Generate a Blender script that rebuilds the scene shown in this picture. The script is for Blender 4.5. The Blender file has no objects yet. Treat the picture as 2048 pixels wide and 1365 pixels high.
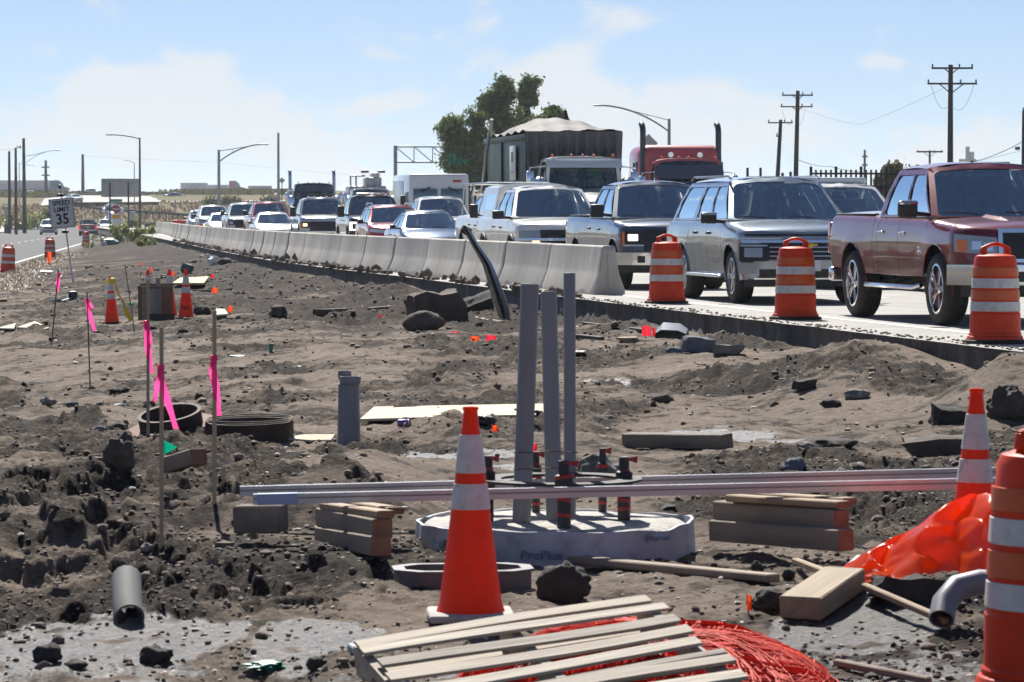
import bpy, bmesh, math, random
import numpy as np
from mathutils import Vector, Matrix, Euler, noise as mnoise

random.seed(11)
rng = np.random.default_rng(11)
sc = bpy.context.scene
COL = sc.collection
R = math.radians

# ------------------------------------------------------------------ camera, sky, sun, exposure
F_PX, W_PX, H_PX, HORIZON = 7000.0, 2048.0, 1365.0, 430.0
CAMZ = 1.33
HAZE = .00013
PITCH = math.atan((H_PX / 2 - HORIZON) / F_PX)
cam_d = bpy.data.cameras.new('camera')
cam_d.sensor_width = 36.0
cam_d.lens = F_PX / W_PX * 36.0
cam_d.clip_start = 0.1
cam_d.clip_end = 60000.0
cam_d.dof.use_dof = True
cam_d.dof.focus_distance = 42.0
cam_d.dof.aperture_fstop = 14.0
cam = bpy.data.objects.new('camera', cam_d)
COL.objects.link(cam)
cam.location = (0, 0, CAMZ)
cam.rotation_euler = (math.pi / 2 - PITCH, 0, 0)
sc.camera = cam

SUN_EL, SUN_AZ = R(46), R(-9)
to_sun = Vector((math.sin(SUN_AZ) * math.cos(SUN_EL), math.cos(SUN_AZ) * math.cos(SUN_EL), math.sin(SUN_EL)))
sun_d = bpy.data.lights.new('sun', 'SUN')
sun_d.energy = 5.0
sun_d.angle = R(0.53)
sun_d.color = (1.0, 0.955, 0.88)
sun = bpy.data.objects.new('sun', sun_d)
COL.objects.link(sun)
sun.rotation_euler = to_sun.to_track_quat('Z', 'Y').to_euler()

sc.view_settings.view_transform = 'Standard'
sc.view_settings.look = 'None'
sc.view_settings.gamma = 1.0
sc.view_settings.exposure = 0.75
sc.cycles.use_denoising = True
sc.cycles.max_bounces = 8
sc.cycles.transparent_max_bounces = 12
sc.cycles.sample_clamp_indirect = 6.0

def build_world():
    w = bpy.data.worlds.new('World')
    sc.world = w
    w.use_nodes = True
    nt = w.node_tree
    nt.nodes.clear()
    N, L = nt.nodes.new, nt.links.new
    out = N('ShaderNodeOutputWorld')
    bg = N('ShaderNodeBackground')
    bg.inputs['Strength'].default_value = 0.057
    sky = N('ShaderNodeTexSky')
    sky.sky_type = 'NISHITA'
    sky.sun_disc = False
    sky.sun_elevation = SUN_EL
    sky.sun_rotation = SUN_AZ
    sky.altitude = 1600
    sky.air_density = 1.0
    sky.dust_density = 0.25
    sky.ozone_density = 3.0
    tc = N('ShaderNodeTexCoord')
    sep = N('ShaderNodeSeparateXYZ')
    L(tc.outputs['Generated'], sep.inputs[0])
    # look the sky up a little above the true direction: the thin high-plains air is bluer at the horizon
    add = N('ShaderNodeMath'); add.operation = 'MULTIPLY_ADD'
    add.inputs[1].default_value = 1.2; add.inputs[2].default_value = 0.03
    L(sep.outputs['Z'], add.inputs[0])
    cmb = N('ShaderNodeCombineXYZ')
    L(sep.outputs['X'], cmb.inputs[0]); L(sep.outputs['Y'], cmb.inputs[1]); L(add.outputs[0], cmb.inputs[2])
    nrm = N('ShaderNodeVectorMath'); nrm.operation = 'NORMALIZE'
    L(cmb.outputs[0], nrm.inputs[0])
    L(nrm.outputs[0], sky.inputs['Vector'])
    # cumulus far off near the horizon, thin veil elsewhere
    mp = N('ShaderNodeMapping'); mp.inputs['Scale'].default_value = (1, 1, 1.9)
    L(tc.outputs['Generated'], mp.inputs[0])
    n1 = N('ShaderNodeTexNoise'); n1.inputs['Scale'].default_value = 26; n1.inputs['Detail'].default_value = 9
    n1.inputs['Roughness'].default_value = 0.56; n1.inputs['Distortion'].default_value = 0.35
    L(mp.outputs[0], n1.inputs['Vector'])
    n2 = N('ShaderNodeTexNoise'); n2.inputs['Scale'].default_value = 6.5; n2.inputs['Detail'].default_value = 3
    L(mp.outputs[0], n2.inputs['Vector'])
    n1m = N('ShaderNodeMath'); n1m.operation = 'MULTIPLY'; n1m.inputs[1].default_value = 1.7
    L(n1.outputs[0], n1m.inputs[0])
    s = N('ShaderNodeMath'); s.operation = 'MULTIPLY_ADD'; s.inputs[1].default_value = 0.55
    L(n2.outputs[0], s.inputs[0]); L(n1m.outputs[0], s.inputs[2])
    # fewer clouds higher up
    fall = N('ShaderNodeMapRange'); fall.inputs['From Min'].default_value = 0.0; fall.inputs['From Max'].default_value = 0.065
    fall.inputs['To Min'].default_value = 0.22; fall.inputs['To Max'].default_value = -0.10
    L(sep.outputs['Z'], fall.inputs['Value'])
    s2 = N('ShaderNodeMath'); s2.operation = 'ADD'
    L(s.outputs[0], s2.inputs[0]); L(fall.outputs[0], s2.inputs[1])
    prev = s2
    # the banks of cloud that stand in this direction of the sky: (pixel x, pixel y, half width, half height, weight)
    for (px, py, rx, ry, wt) in [(330, 215, 260, 95, .22), (1010, 130, 130, 40, .2), (1120, 200, 170, 60, .2), (1300, 230, 130, 90, .2),
                                 (1750, 128, 60, 26, .26), (1950, 250, 150, 70, .14), (90, 100, 50, 22, .12), (760, 190, 160, 60, .14),
                                 (1500, 290, 500, 70, .12), (500, 300, 500, 50, .1)]:
        d = Vector(((px - W_PX / 2) / F_PX, 1.0, (HORIZON - py) / F_PX)).normalized()
        sub = N('ShaderNodeVectorMath'); sub.operation = 'SUBTRACT'; sub.inputs[1].default_value = d
        L(tc.outputs['Generated'], sub.inputs[0])
        mul = N('ShaderNodeVectorMath'); mul.operation = 'MULTIPLY'; mul.inputs[1].default_value = (F_PX / rx, F_PX / rx, F_PX / ry)
        L(sub.outputs[0], mul.inputs[0])
        ln = N('ShaderNodeVectorMath'); ln.operation = 'LENGTH'
        L(mul.outputs[0], ln.inputs[0])
        mr = N('ShaderNodeMapRange'); mr.interpolation_type = 'SMOOTHSTEP'
        mr.inputs['From Min'].default_value = 0.2; mr.inputs['From Max'].default_value = 1.35
        mr.inputs['To Min'].default_value = wt; mr.inputs['To Max'].default_value = 0
        L(ln.outputs['Value'], mr.inputs['Value'])
        a = N('ShaderNodeMath'); a.operation = 'ADD'
        L(prev.outputs[0], a.inputs[0]); L(mr.outputs[0], a.inputs[1])
        prev = a
    mask = N('ShaderNodeMapRange'); mask.interpolation_type = 'SMOOTHSTEP'
    mask.inputs['From Min'].default_value = 1.20; mask.inputs['From Max'].default_value = 1.47
    mask.inputs['To Min'].default_value = 0.0; mask.inputs['To Max'].default_value = 0.78
    L(prev.outputs[0], mask.inputs['Value'])
    mix = N('ShaderNodeMix'); mix.data_type = 'RGBA'
    L(mask.outputs[0], mix.inputs['Factor'])
    tint = N('ShaderNodeMix'); tint.data_type = 'RGBA'; tint.blend_type = 'MULTIPLY'; tint.inputs['Factor'].default_value = 1.
    L(sky.outputs[0], tint.inputs['A']); tint.inputs['B'].default_value = (1.03, .965, 1.0, 1)
    L(tint.outputs['Result'], mix.inputs['A'])
    mix.inputs['B'].default_value = (8.6, 8.75, 8.9, 1)
    L(mix.outputs['Result'], bg.inputs['Color'])
    L(bg.outputs[0], out.inputs[0])
build_world()

# ------------------------------------------------------------------ helpers: rays, materials, meshes, things
_fw = Vector((0, math.cos(PITCH), -math.sin(PITCH)))
_up = Vector((0, math.sin(PITCH), math.cos(PITCH)))
def ray(px, py):
    return _fw * F_PX + Vector((1, 0, 0)) * (px - W_PX / 2) + _up * (H_PX / 2 - py)
def at(px, py, Y):
    d = ray(px, py)
    return Vector((0, 0, CAMZ)) + d * (Y / d.y)
def on(px, py, z):
    d = ray(px, py)
    return Vector((0, 0, CAMZ)) + d * ((z - CAMZ) / d.z)

MATS = {}
def mat(name, col=(.5, .5, .5), rough=.6, metal=0., var=0., vs=4., bump=0., bs=40., coat=0., emit=0., spec=.5, stretch=None, dirt=None, trans=0., dcol=(.2, .17, .14)):
    if name in MATS:
        return MATS[name]
    m = bpy.data.materials.new(name)
    m.use_nodes = True
    nt = m.node_tree
    b = nt.nodes['Principled BSDF']
    b.inputs['Base Color'].default_value = (*col, 1)
    b.inputs['Roughness'].default_value = rough
    b.inputs['Metallic'].default_value = metal
    b.inputs['Specular IOR Level'].default_value = spec
    b.inputs['Coat Weight'].default_value = coat
    b.inputs['Coat Roughness'].default_value = .03
    if trans:
        b.inputs['Transmission Weight'].default_value = trans
    if emit:
        b.inputs['Emission Color'].default_value = (*col, 1)
        b.inputs['Emission Strength'].default_value = emit
    N, L = nt.nodes.new, nt.links.new
    if var or bump or dirt:
        tc = N('ShaderNodeTexCoord'); mp = N('ShaderNodeMapping')
        mp.inputs['Scale'].default_value = stretch or (1, 1, 1)
        L(tc.outputs['Object'], mp.inputs[0])
    last = None
    if var:
        n = N('ShaderNodeTexNoise'); n.inputs['Scale'].default_value = vs; n.inputs['Detail'].default_value = 6
        n.inputs['Roughness'].default_value = .65
        L(mp.outputs[0], n.inputs['Vector'])
        r = N('ShaderNodeValToRGB')
        r.color_ramp.elements[0].position = .3; r.color_ramp.elements[1].position = .7
        r.color_ramp.elements[0].color = (*[c * (1 - var) for c in col], 1)
        r.color_ramp.elements[1].color = (*[min(1, c * (1 + var)) for c in col], 1)
        L(n.outputs[0], r.inputs[0]); last = r.outputs[0]
    if dirt:
        n = N('ShaderNodeTexNoise'); n.inputs['Scale'].default_value = vs * 2.3; n.inputs['Detail'].default_value = 8
        n.inputs['Roughness'].default_value = .7
        L(mp.outputs[0], n.inputs['Vector'])
        mr = N('ShaderNodeMapRange'); mr.inputs['From Min'].default_value = .5; mr.inputs['From Max'].default_value = .75
        mr.inputs['To Max'].default_value = dirt
        L(n.outputs[0], mr.inputs['Value'])
        mx = N('ShaderNodeMix'); mx.data_type = 'RGBA'
        L(mr.outputs[0], mx.inputs['Factor'])
        if last: L(last, mx.inputs['A'])
        else: mx.inputs['A'].default_value = (*col, 1)
        mx.inputs['B'].default_value = (*dcol, 1)
        last = mx.outputs['Result']
    if last: L(last, b.inputs['Base Color'])
    if bump:
        n = N('ShaderNodeTexNoise'); n.inputs['Scale'].default_value = bs; n.inputs['Detail'].default_value = 5
        L(mp.outputs[0], n.inputs['Vector'])
        bp = N('ShaderNodeBump'); bp.inputs['Strength'].default_value = bump; bp.inputs['Distance'].default_value = .02
        L(n.outputs[0], bp.inputs['Height']); L(bp.outputs[0], b.inputs['Normal'])
    MATS[name] = m
    return m

def glass_mat(name, tint, rough=.015, extra=.02):
    m = bpy.data.materials.new(name); m.use_nodes = True
    nt = m.node_tree; nt.nodes.clear(); N, L = nt.nodes.new, nt.links.new
    o = N('ShaderNodeOutputMaterial'); t = N('ShaderNodeBsdfTransparent'); g = N('ShaderNodeBsdfGlossy')
    t.inputs[0].default_value = (*tint, 1); g.inputs['Roughness'].default_value = rough; g.inputs['Color'].default_value = (.82, .97, 1, 1)
    f = N('ShaderNodeFresnel'); f.inputs['IOR'].default_value = 1.6
    ad = N('ShaderNodeMath'); ad.operation = 'ADD'; ad.inputs[1].default_value = extra; ad.use_clamp = True
    L(f.outputs[0], ad.inputs[0])
    mx = N('ShaderNodeMixShader')
    L(ad.outputs[0], mx.inputs[0]); L(t.outputs[0], mx.inputs[1]); L(g.outputs[0], mx.inputs[2]); L(mx.outputs[0], o.inputs[0])
    MATS[name] = m
    return m
GL_WIND = glass_mat('windshield_glass', (.55, .64, .64), extra=.27)
GL_TRUCK = glass_mat('truck_glass', (.38, .42, .44), extra=.03)
GL_SIDE = glass_mat('side_glass', (.3, .35, .36), extra=.16)
GL_DARK = glass_mat('privacy_glass', (.03, .035, .04), extra=.12)

def paint(name, col, metal=.35, rough=.3):
    return mat('paint_' + name, col, rough, metal, coat=1., var=.04, vs=1.5, dirt=.05, dcol=(.25, .23, .2))

BLACK = mat('black_plastic', (.012, .012, .013), .45, var=.3, vs=9)
UNDER = mat('underbody', (.008, .008, .008), .9)
RUBBER = mat('tyre_rubber', (.022, .021, .02), .8, var=.35, vs=7, dirt=.35, dcol=(.09, .08, .07))
CHROME = mat('chrome', (.72, .73, .74), .12, 1., var=.06, vs=3)
STEEL = mat('brushed_alloy', (.5, .51, .52), .28, 1., var=.1, vs=8)
LAMP = mat('lamp_lens', (.62, .64, .66), .08, .25, coat=1.)
LAMP_ON = mat('lit_lamp', (1., .93, .8), .2, emit=3.)
LAMP_WARM = mat('lit_warm_lamp', (1., .62, .25), .2, emit=2.2)
AMBER = mat('amber_lens', (.7, .16, .015), .25, coat=.6)
MARK = mat('marker_lens', (.85, .13, .02), .3, coat=.5)
TAIL = mat('tail_lens', (.75, .02, .02), .25, emit=.7)
SEAT = mat('seat_cloth', (.18, .18, .175), .9, var=.2, vs=9)
WHITE_P = mat('white_plate', (.75, .75, .74), .5)

def inv_x(v): return (-v[0], v[1], v[2])

class MB:
    """collects shapes; build() links them as ONE mesh object"""
    def __init__(s): s.v = []; s.f = []
    def add(s, verts, faces):
        o = len(s.v); s.v += [tuple(p) for p in verts]; s.f += [tuple(o + i for i in f) for f in faces]; return s
    def box(s, c, d, rot=None):
        x, y, z = d[0] / 2, d[1] / 2, d[2] / 2
        vs = [Vector(p) for p in [(-x, -y, -z), (x, -y, -z), (x, y, -z), (-x, y, -z), (-x, -y, z), (x, -y, z), (x, y, z), (-x, y, z)]]
        m = Euler(rot).to_matrix() if rot is not None and not isinstance(rot, Matrix) else rot
        if m is not None: vs = [m @ p for p in vs]
        return s.add([p + Vector(c) for p in vs], [(0, 3, 2, 1), (4, 5, 6, 7), (0, 1, 5, 4), (1, 2, 6, 5), (2, 3, 7, 6), (3, 0, 4, 7)])
    def rbox(s, c, d, b=.02, seg=2, rot=None, taper=None, jit=0.):
        bm = bmesh.new()
        bmesh.ops.create_cube(bm, size=1)
        for v in bm.verts:
            v.co = Vector((v.co.x * d[0], v.co.y * d[1], v.co.z * d[2]))
            if taper and v.co.z > 0: v.co.x *= taper[0]; v.co.y *= taper[1]
            if jit: v.co += Vector((random.uniform(-jit, jit), random.uniform(-jit, jit), random.uniform(-jit, jit)))
        if b: bmesh.ops.bevel(bm, geom=bm.edges[:], offset=b, segments=seg, profile=.5, affect='EDGES')
        m = Euler(rot).to_matrix() if rot is not None and not isinstance(rot, Matrix) else rot
        bm.verts.index_update()
        vs = [((m @ v.co) if m is not None else v.co) + Vector(c) for v in bm.verts]
        fs = [[v.index for v in f.verts] for f in bm.faces]
        bm.free()
        return s.add(vs, fs)
    def tube(s, pts, r, n=8, cap=True):
        pts = [Vector(p) for p in pts]; k = len(pts)
        rs = r if isinstance(r, (list, tuple)) else [r] * k
        vs = []; prev = None
        for i, p in enumerate(pts):
            d = (pts[min(i + 1, k - 1)] - pts[max(i - 1, 0)]).normalized()
            a = prev - d * prev.dot(d) if prev is not None else d.orthogonal()
            if a.length < 1e-6: a = d.orthogonal()
            a.normalize(); b = d.cross(a); prev = a
            vs += [p + (a * math.cos(2 * math.pi * j / n) + b * math.sin(2 * math.pi * j / n)) * rs[i] for j in range(n)]
        fs = [(i * n + j, i * n + (j + 1) % n, (i + 1) * n + (j + 1) % n, (i + 1) * n + j) for i in range(k - 1) for j in range(n)]
        if cap: fs += [tuple(reversed(range(n))), tuple((k - 1) * n + j for j in range(n))]
        return s.add(vs, fs)
    def lathe(s, prof, n=24, c=(0, 0, 0), m=None, cap0=False, cap1=False):
        vs = []
        for (r, z) in prof:
            for j in range(n):
                p = Vector((r * math.cos(2 * math.pi * j / n), r * math.sin(2 * math.pi * j / n), z))
                if m is not None: p = m @ p
                vs.append(p + Vector(c))
        k = len(prof)
        fs = [(i * n + j, i * n + (j + 1) % n, (i + 1) * n + (j + 1) % n, (i + 1) * n + j) for i in range(k - 1) for j in range(n)]
        if cap0: fs.append(tuple(reversed(range(n))))
        if cap1: fs.append(tuple((k - 1) * n + j for j in range(n)))
        return s.add(vs, fs)
    def grid(s, rows):
        m = len(rows[0]); vs = [p for r in rows for p in r]
        return s.add(vs, [(i * m + j, i * m + j + 1, (i + 1) * m + j + 1, (i + 1) * m + j) for i in range(len(rows) - 1) for j in range(m - 1)])
    def sheet(s, rows, th):
        """a grid with thickness th downwards"""
        n, m = len(rows), len(rows[0])
        s.grid(rows); s.grid([[(p[0], p[1], p[2] - th) for p in r] for r in rows])
        edge = [rows[0][j] for j in range(m)] + [rows[i][m - 1] for i in range(1, n)] + [rows[n - 1][j] for j in range(m - 2, -1, -1)] + [rows[i][0] for i in range(n - 2, -1, -1)]
        return s.grid([[tuple(p) for p in edge], [(p[0], p[1], p[2] - th) for p in edge]])
    def prism(s, poly, z0, z1, m=None):
        n = len(poly)
        vs = [Vector((x, y, z0)) for x, y in poly] + [Vector((x, y, z1)) for x, y in poly]
        if m is not None: vs = [m @ p for p in vs]
        return s.add(vs, [tuple(reversed(range(n))), tuple(range(n, 2 * n))] + [(i, (i + 1) % n, n + (i + 1) % n, n + i) for i in range(n)])
    def map(s, fn): s.v = [tuple(fn(Vector(p))) for p in s.v]; return s
    def build(s, name, m, parent=None, loc=None, rot=None, ang=35, smooth=True):
        me = bpy.data.meshes.new(name)
        me.from_pydata(s.v, [], s.f); me.update()
        return link(name, me, m, parent, loc, rot, ang, smooth)

def link(name, me, m, parent=None, loc=None, rot=None, ang=35, smooth=True):
    if smooth and len(me.polygons):
        me.shade_smooth()
        me.set_sharp_from_angle(angle=R(ang))
    if m is not None and not me.materials: me.materials.append(m)
    o = bpy.data.objects.new(name, me); COL.objects.link(o)
    if parent is not None: o.parent = parent
    if loc is not None: o.location = loc
    if rot is not None: o.rotation_euler = rot
    return o

def tag(o, label, cat, group=None, kind=None):
    if label: o['label'] = label
    if cat: o['category'] = cat
    if group: o['group'] = group
    if kind: o['kind'] = kind
    return o
def struct(o): o['kind'] = 'structure'; return o
def thing(name, label, cat, loc=(0, 0, 0), rot=(0, 0, 0), group=None):
    o = bpy.data.objects.new(name, None); COL.objects.link(o)
    o.empty_display_size = .2
    o.location = loc; o.rotation_euler = rot
    return tag(o, label, cat, group)
def copy_tree(o, parent=None, **kw):
    c = o.copy(); COL.objects.link(c)
    if parent is not None: c.parent = parent
    for ch in list(o.children): copy_tree(ch, c)
    return c

TXT = {}
def _prepare_text(body):
    cu = bpy.data.curves.new('txt', 'FONT'); cu.body = body; cu.size = 1.; cu.extrude = .01; cu.align_x = 'CENTER'; cu.align_y = 'CENTER'
    cu.resolution_u = 3; cu.offset = .025
    o = bpy.data.objects.new('txt', cu); COL.objects.link(o)
    dg = bpy.context.evaluated_depsgraph_get(); dg.update()
    me = bpy.data.meshes.new_from_object(o.evaluated_get(dg))
    TXT[body] = ([v.co.copy() for v in me.vertices], [tuple(p.vertices) for p in me.polygons])
    bpy.data.objects.remove(o); bpy.data.curves.remove(cu); bpy.data.meshes.remove(me)
for _t in ('SPEED', 'LIMIT', '35', 'STOP', 'WL', '881', 'ProPlus'): _prepare_text(_t)
def text_mb(body, size, depth=.002, ch=1.0, bold=0.0):
    v, f = TXT[body]
    return MB().add([(p.x * size * ch, p.y * size, p.z / .01 * depth) for p in v], f)

def lump(size, sub=2, seed=0, rough=.35, flat=1., freq=1.6, sharp=0):
    bm = bmesh.new(); bmesh.ops.create_icosphere(bm, subdivisions=sub, radius=1)
    sd = Vector((seed * 7.31, seed * 3.17, seed * 1.73))
    for v in bm.verts:
        n = v.co.normalized()
        d = 1 + rough * (mnoise.noise(n * freq + sd) + .5 * mnoise.noise(n * freq * 2.3 + sd) + .25 * mnoise.noise(n * freq * 5 + sd))
        if sharp: d = min(d, 1 + .25 * math.cos(3 * n.x + seed) * math.cos(2.5 * n.y))
        v.co = Vector((n.x * d * size[0], n.y * d * size[1], n.z * d * size[2]))
    bm.verts.index_update()
    mb = MB().add([v.co.copy() for v in bm.verts], [[v.index for v in f.verts] for f in bm.faces])
    bm.free(); return mb
# ------------------------------------------------------------------ the ground
_T = rng.random((256, 256))
def vnoise(x, y):
    xi = np.floor(x).astype(np.int64); yi = np.floor(y).astype(np.int64)
    fx = x - xi; fy = y - yi
    fx = fx * fx * fx * (fx * (fx * 6 - 15) + 10); fy = fy * fy * fy * (fy * (fy * 6 - 15) + 10)
    a = _T[xi & 255, yi & 255]; b = _T[(xi + 1) & 255, yi & 255]; c = _T[xi & 255, (yi + 1) & 255]; d = _T[(xi + 1) & 255, (yi + 1) & 255]
    return (a * (1 - fx) + b * fx) * (1 - fy) + (c * (1 - fx) + d * fx) * fy - .5
def fbm(x, y, o=4, g=.5, l=2.07):
    s = 0; a = 1.; 
    for i in range(o):
        s = s + a * vnoise(x + 17.3 * i, y - 9.1 * i); x = x * l; y = y * l; a *= g
    return s
def sstep(a, b, x):
    t = np.clip((x - a) / (b - a), 0, 1); return t * t * (3 - 2 * t)

# kerb-side edge of the concrete road (right) and dirt-side edge of the asphalt road (left): plan curves X(Y)
_ery = np.array([-200, 0, 33.9, 41.4, 55.7, 72, 88, 101, 133, 160, 200, 245, 300, 420, 700]); _erx = np.array([47.1, 11.1, 4.96, 3.6, 0.98, -1.75, -4.7, -6.9, -11.4, -14.9, -20.2, -26.2, -34, -51, -90])
_ely = np.array([-200, 0, 60, 117.6, 154.7, 245, 330, 400, 460, 700]); _elx = np.array([22., -2.6, -10., -17.3, -21.4, -29.9, -38.0, -45.5, -52, -80])
def edge_r(y): return (np.interp(y - 4, _ery, _erx) + np.interp(y, _ery, _erx) * 2 + np.interp(y + 4, _ery, _erx)) / 4
def edge_l(y): return (np.interp(y - 6, _ely, _elx) + np.interp(y, _ely, _elx) * 2 + np.interp(y + 6, _ely, _elx)) / 4
ROAD_W = 17.0
LEFT_W = 13.0
ZL = -0.78

_fy = np.array([0, 410, 470, 560, 620, 640, 700, 720, 880, 990, 1200, 2500, 60000]); _fz = np.array([0, 0, .5, 2.3, 3.35, 3.75, 5.35, 5.5, 6.8, 7.9, 9.5, 11., 11.])
PUDDLES = [(915, 893, 120, 12), (1420, 860, 100, 14), (1230, 760, 30, 5), (1600, 872, 90, 6), (1905, 752, 60, 7), (1010, 930, 40, 6),
           (90, 1305, 170, 34), (330, 1290, 150, 22), (600, 1300, 120, 30), (1720, 1290, 170, 30), (1830, 1230, 80, 14), (1180, 760, 20, 4)]
_pud = []
for (px, py, rx, ry) in PUDDLES:
    c = on(px, py, -.42 if py < 1150 else -.5); e = on(px, py - ry, -.42 if py < 1150 else -.5)
    _pud.append((c.x, c.y, rx / F_PX * c.y, max(.12, e.y - c.y)))

def macro(x, y):
    er = edge_r(y); el = edge_l(y)
    z = -.40 + .10 * fbm(x * .16, y * .11, 2) + .05 * fbm(x * .55 + 5, y * .45, 2)
    dR = er - x
    z = z + .10 * sstep(2.6, .2, dR) * (y > 10) + .12 * np.maximum(0, fbm(x * .9, y * .5, 2) + .08) * sstep(3.2, .3, dR)
    # the small spoil heap against the slab and the big one at the right edge
    z = z + .24 * np.exp(-(((x - 3.75) / .75) ** 2 + ((y - 37.5) / 2.2) ** 2)) + .42 * np.exp(-(((x - 4.35) / .55) ** 2 + ((y - 30.2) / 1.1) ** 2))
    z = z + .16 * np.exp(-(((x - 3.2) / .7) ** 2 + ((y - 33.5) / 1.5) ** 2))
    # bank in the left foreground: ground steps down towards the camera in ragged terraces
    lip = 17.7 + 1.1 * fbm(x * 1.3 + 3, y * .25 + 8, 3) + .55 * np.minimum(0, x + .3) * 0
    left = sstep(-.1, -1.0, x)
    z = z + left * (.17 * sstep(-1.3, .35, y - lip) + .10 * np.exp(-((y - lip - .35) / .6) ** 2)) * sstep(27, 22, y)
    z = z + left * .10 * np.exp(-((y - 19.7 - .8 * fbm(x * 1.1, y * .2, 2)) / .7) ** 2) * sstep(-.4, -1.4, x)
    # the low wet ground nearest the camera
    z = z - .12 * sstep(15.6, 13.2, y)
    z = z - .05 * sstep(.5, 2.5, x) * sstep(17, 14, y)
    # footing sits in a shallow excavation
    z = z + .02 * np.exp(-(((x - .22) / 1.0) ** 2 + ((y - 16.9) / .7) ** 2))
    z = z + .11 * np.exp(-(((x - 1.95) / .55) ** 2 + ((y - 15.6) / .45) ** 2))
    # down to the asphalt road on the left
    dl = x - el
    tl = sstep(7, .3, dl) * (y > 30)
    z = z * (1 - tl) + (ZL + .02) * tl
    return z, dR, dl

def height(x, y, lod=0., full=False):
    x = np.asarray(x, float); y = np.asarray(y, float)
    z, dR, dl = macro(x, y)
    med = sstep(-.02, .25, dR) * sstep(0, 1.5, dl)
    dist = sstep(-.12, .22, fbm(x * .42 + 31, y * .30 + 7, 3) + .12 * sstep(2.5, .5, dR) + .12 * sstep(40, 70, y) + .2 * sstep(-.1, -1., x) * sstep(21, 18, y) + .45 * np.exp(-(((x - 4.35) / .8) ** 2 + ((y - 30.5) / 1.8) ** 2)) + .3 * np.exp(-(((x - 3.7) / .8) ** 2 + ((y - 37.5) / 2.5) ** 2)) - .05)
    k1 = sstep(.9, .3, lod); k2 = sstep(.35, .1, lod); k3 = sstep(.16, .05, lod)
    n1 = fbm(x * 1.1, y * 1.0, 3)
    n2 = fbm(x * 3.1 + 3, y * 2.6 + 1, 3)
    n3 = fbm(x * 8.5 + 9, y * 7.5 + 4, 3)
    n4 = fbm(x * 24 + 2, y * 20 + 6, 2)
    clod = np.maximum(0, n2 + .05) ** 1.0
    d = .055 * n1 * k1 + (.02 + .06 * dist) * clod * k2 + (.016 + .034 * dist) * np.maximum(-.2, n3) * k2 + (.011 + .020 * dist) * n4 * k3
    # crusts and cut edges: soft terraces that leave flat lit tops and dark little faces
    tn = fbm(x * 2.0 + 11, y * 1.5 + 3, 4) * 9 + fbm(x * 9, y * 8, 2) * .9; tf = tn - np.floor(tn)
    d = d + (.006 + .030 * dist) * k2 * (np.floor(tn) + sstep(.80, 1., tf) - 0.) / 2.2
    dug = sstep(-.2, -.9, x) * sstep(22, 19, y) * sstep(15.0, 15.9, y)
    un = fbm(x * 1.0 + 21, y * .75 + 13, 4) * 3.6 + n3 * .5; uf = un - np.floor(un)
    d = d * (1 - .25 * dug) + dug * (.085 * (np.floor(un) + .5 + sstep(.70, 1., uf)) - .02)
    # wheel ruts along the median
    rut = np.sin((x + .12 * y + .4 * fbm(x * .2, y * .1, 2)) * 3.4)
    d = d - .036 * np.maximum(0, rut) ** 2 * (1 - .7 * dist) * k1
    far_a = sstep(90, 160, y)
    z = z + d * med * (1 - .45 * far_a)
    for (bx, by, hx, hy, cap) in ((-.95, 17.3, .75, .8, -.30), (1.2, 17.2, .9, .7, -.34), (.2, 13.2, .9, .9, -.44)):      # trodden down where the timber and pallet lie
        z = np.minimum(z, cap + .45 * (np.maximum(np.abs(x - bx) - hx, 0) + np.maximum(np.abs(y - by) - hy, 0)) + .02 * n2)
    wet = np.zeros_like(z)
    for (cx, cy, rx, ry) in _pud:
        q = ((x - cx) / rx) ** 2 + ((y - cy) / ry) ** 2
        q = q * np.maximum(.45, 1 + 1.6 * fbm(x * 3 + cx, y * 1.6 + cy, 3))
        g = sstep(1.3, .7, q)
        z = z - g * (d * med * .6) - g * .012
        wet = np.maximum(wet, g)
    low = sstep(14.75, 14.1, y + .35 * fbm(x * 1.2, y * 1.2, 3)) * (.35 + .65 * sstep(-.15, .2, fbm(x * 2.1 + 8, y * 1.5, 3) + .05))
    wet = np.maximum(wet, .8 * low)
    # under the roads, and beyond them
    inR = sstep(-.02, -.10, dR)
    z = z * (1 - inR) + -.62 * inR
    out = sstep(-ROAD_W + .1, -ROAD_W - .3, dR)
    z = z * (1 - out) + (-.06 + .1 * fbm(x * .1, y * .1, 2)) * out
    inL = sstep(.02, -.1, dl)
    z = z * (1 - inL) + (ZL - .14) * inL
    outl = sstep(-LEFT_W, -LEFT_W - .5, dl)
    z = z * (1 - outl) + (ZL + .06 + .25 * np.maximum(0, fbm(x * .08, y * .05, 3)) + .25 * sstep(-LEFT_W - 2, -LEFT_W - 25, dl)) * outl
    fz = np.interp(y, _fy, _fz)
    z = z + fz + .10 * fbm(x * .02, y * .02, 3) * sstep(430, 520, y)
    grass = np.maximum(np.maximum(sstep(-LEFT_W - .2, -LEFT_W - 1.5, dl), sstep(-ROAD_W - .5, -ROAD_W - 2, dR)), sstep(405, 440, y))
    damp = np.clip(dist * .55 + .55 * sstep(9, 2, dR) * sstep(42, 62, y) + .35 * sstep(.6, 1.8, x) * sstep(26, 19, y) + .25 * sstep(15.5, 14, y), 0, 1.2)
    if full: return z, wet, damp * med, grass
    return z
def gz(x, y): return float(height(np.array([x]), np.array([y]), lod=0.1)[0])
def G(px, py):
    """the point of the ground seen at a pixel"""
    z = -.4
    for _ in range(8):
        p = on(px, py, z); z = .5 * z + .5 * gz(p.x, p.y)
    p = on(px, py, z); return Vector((p.x, p.y, gz(p.x, p.y)))

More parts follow.
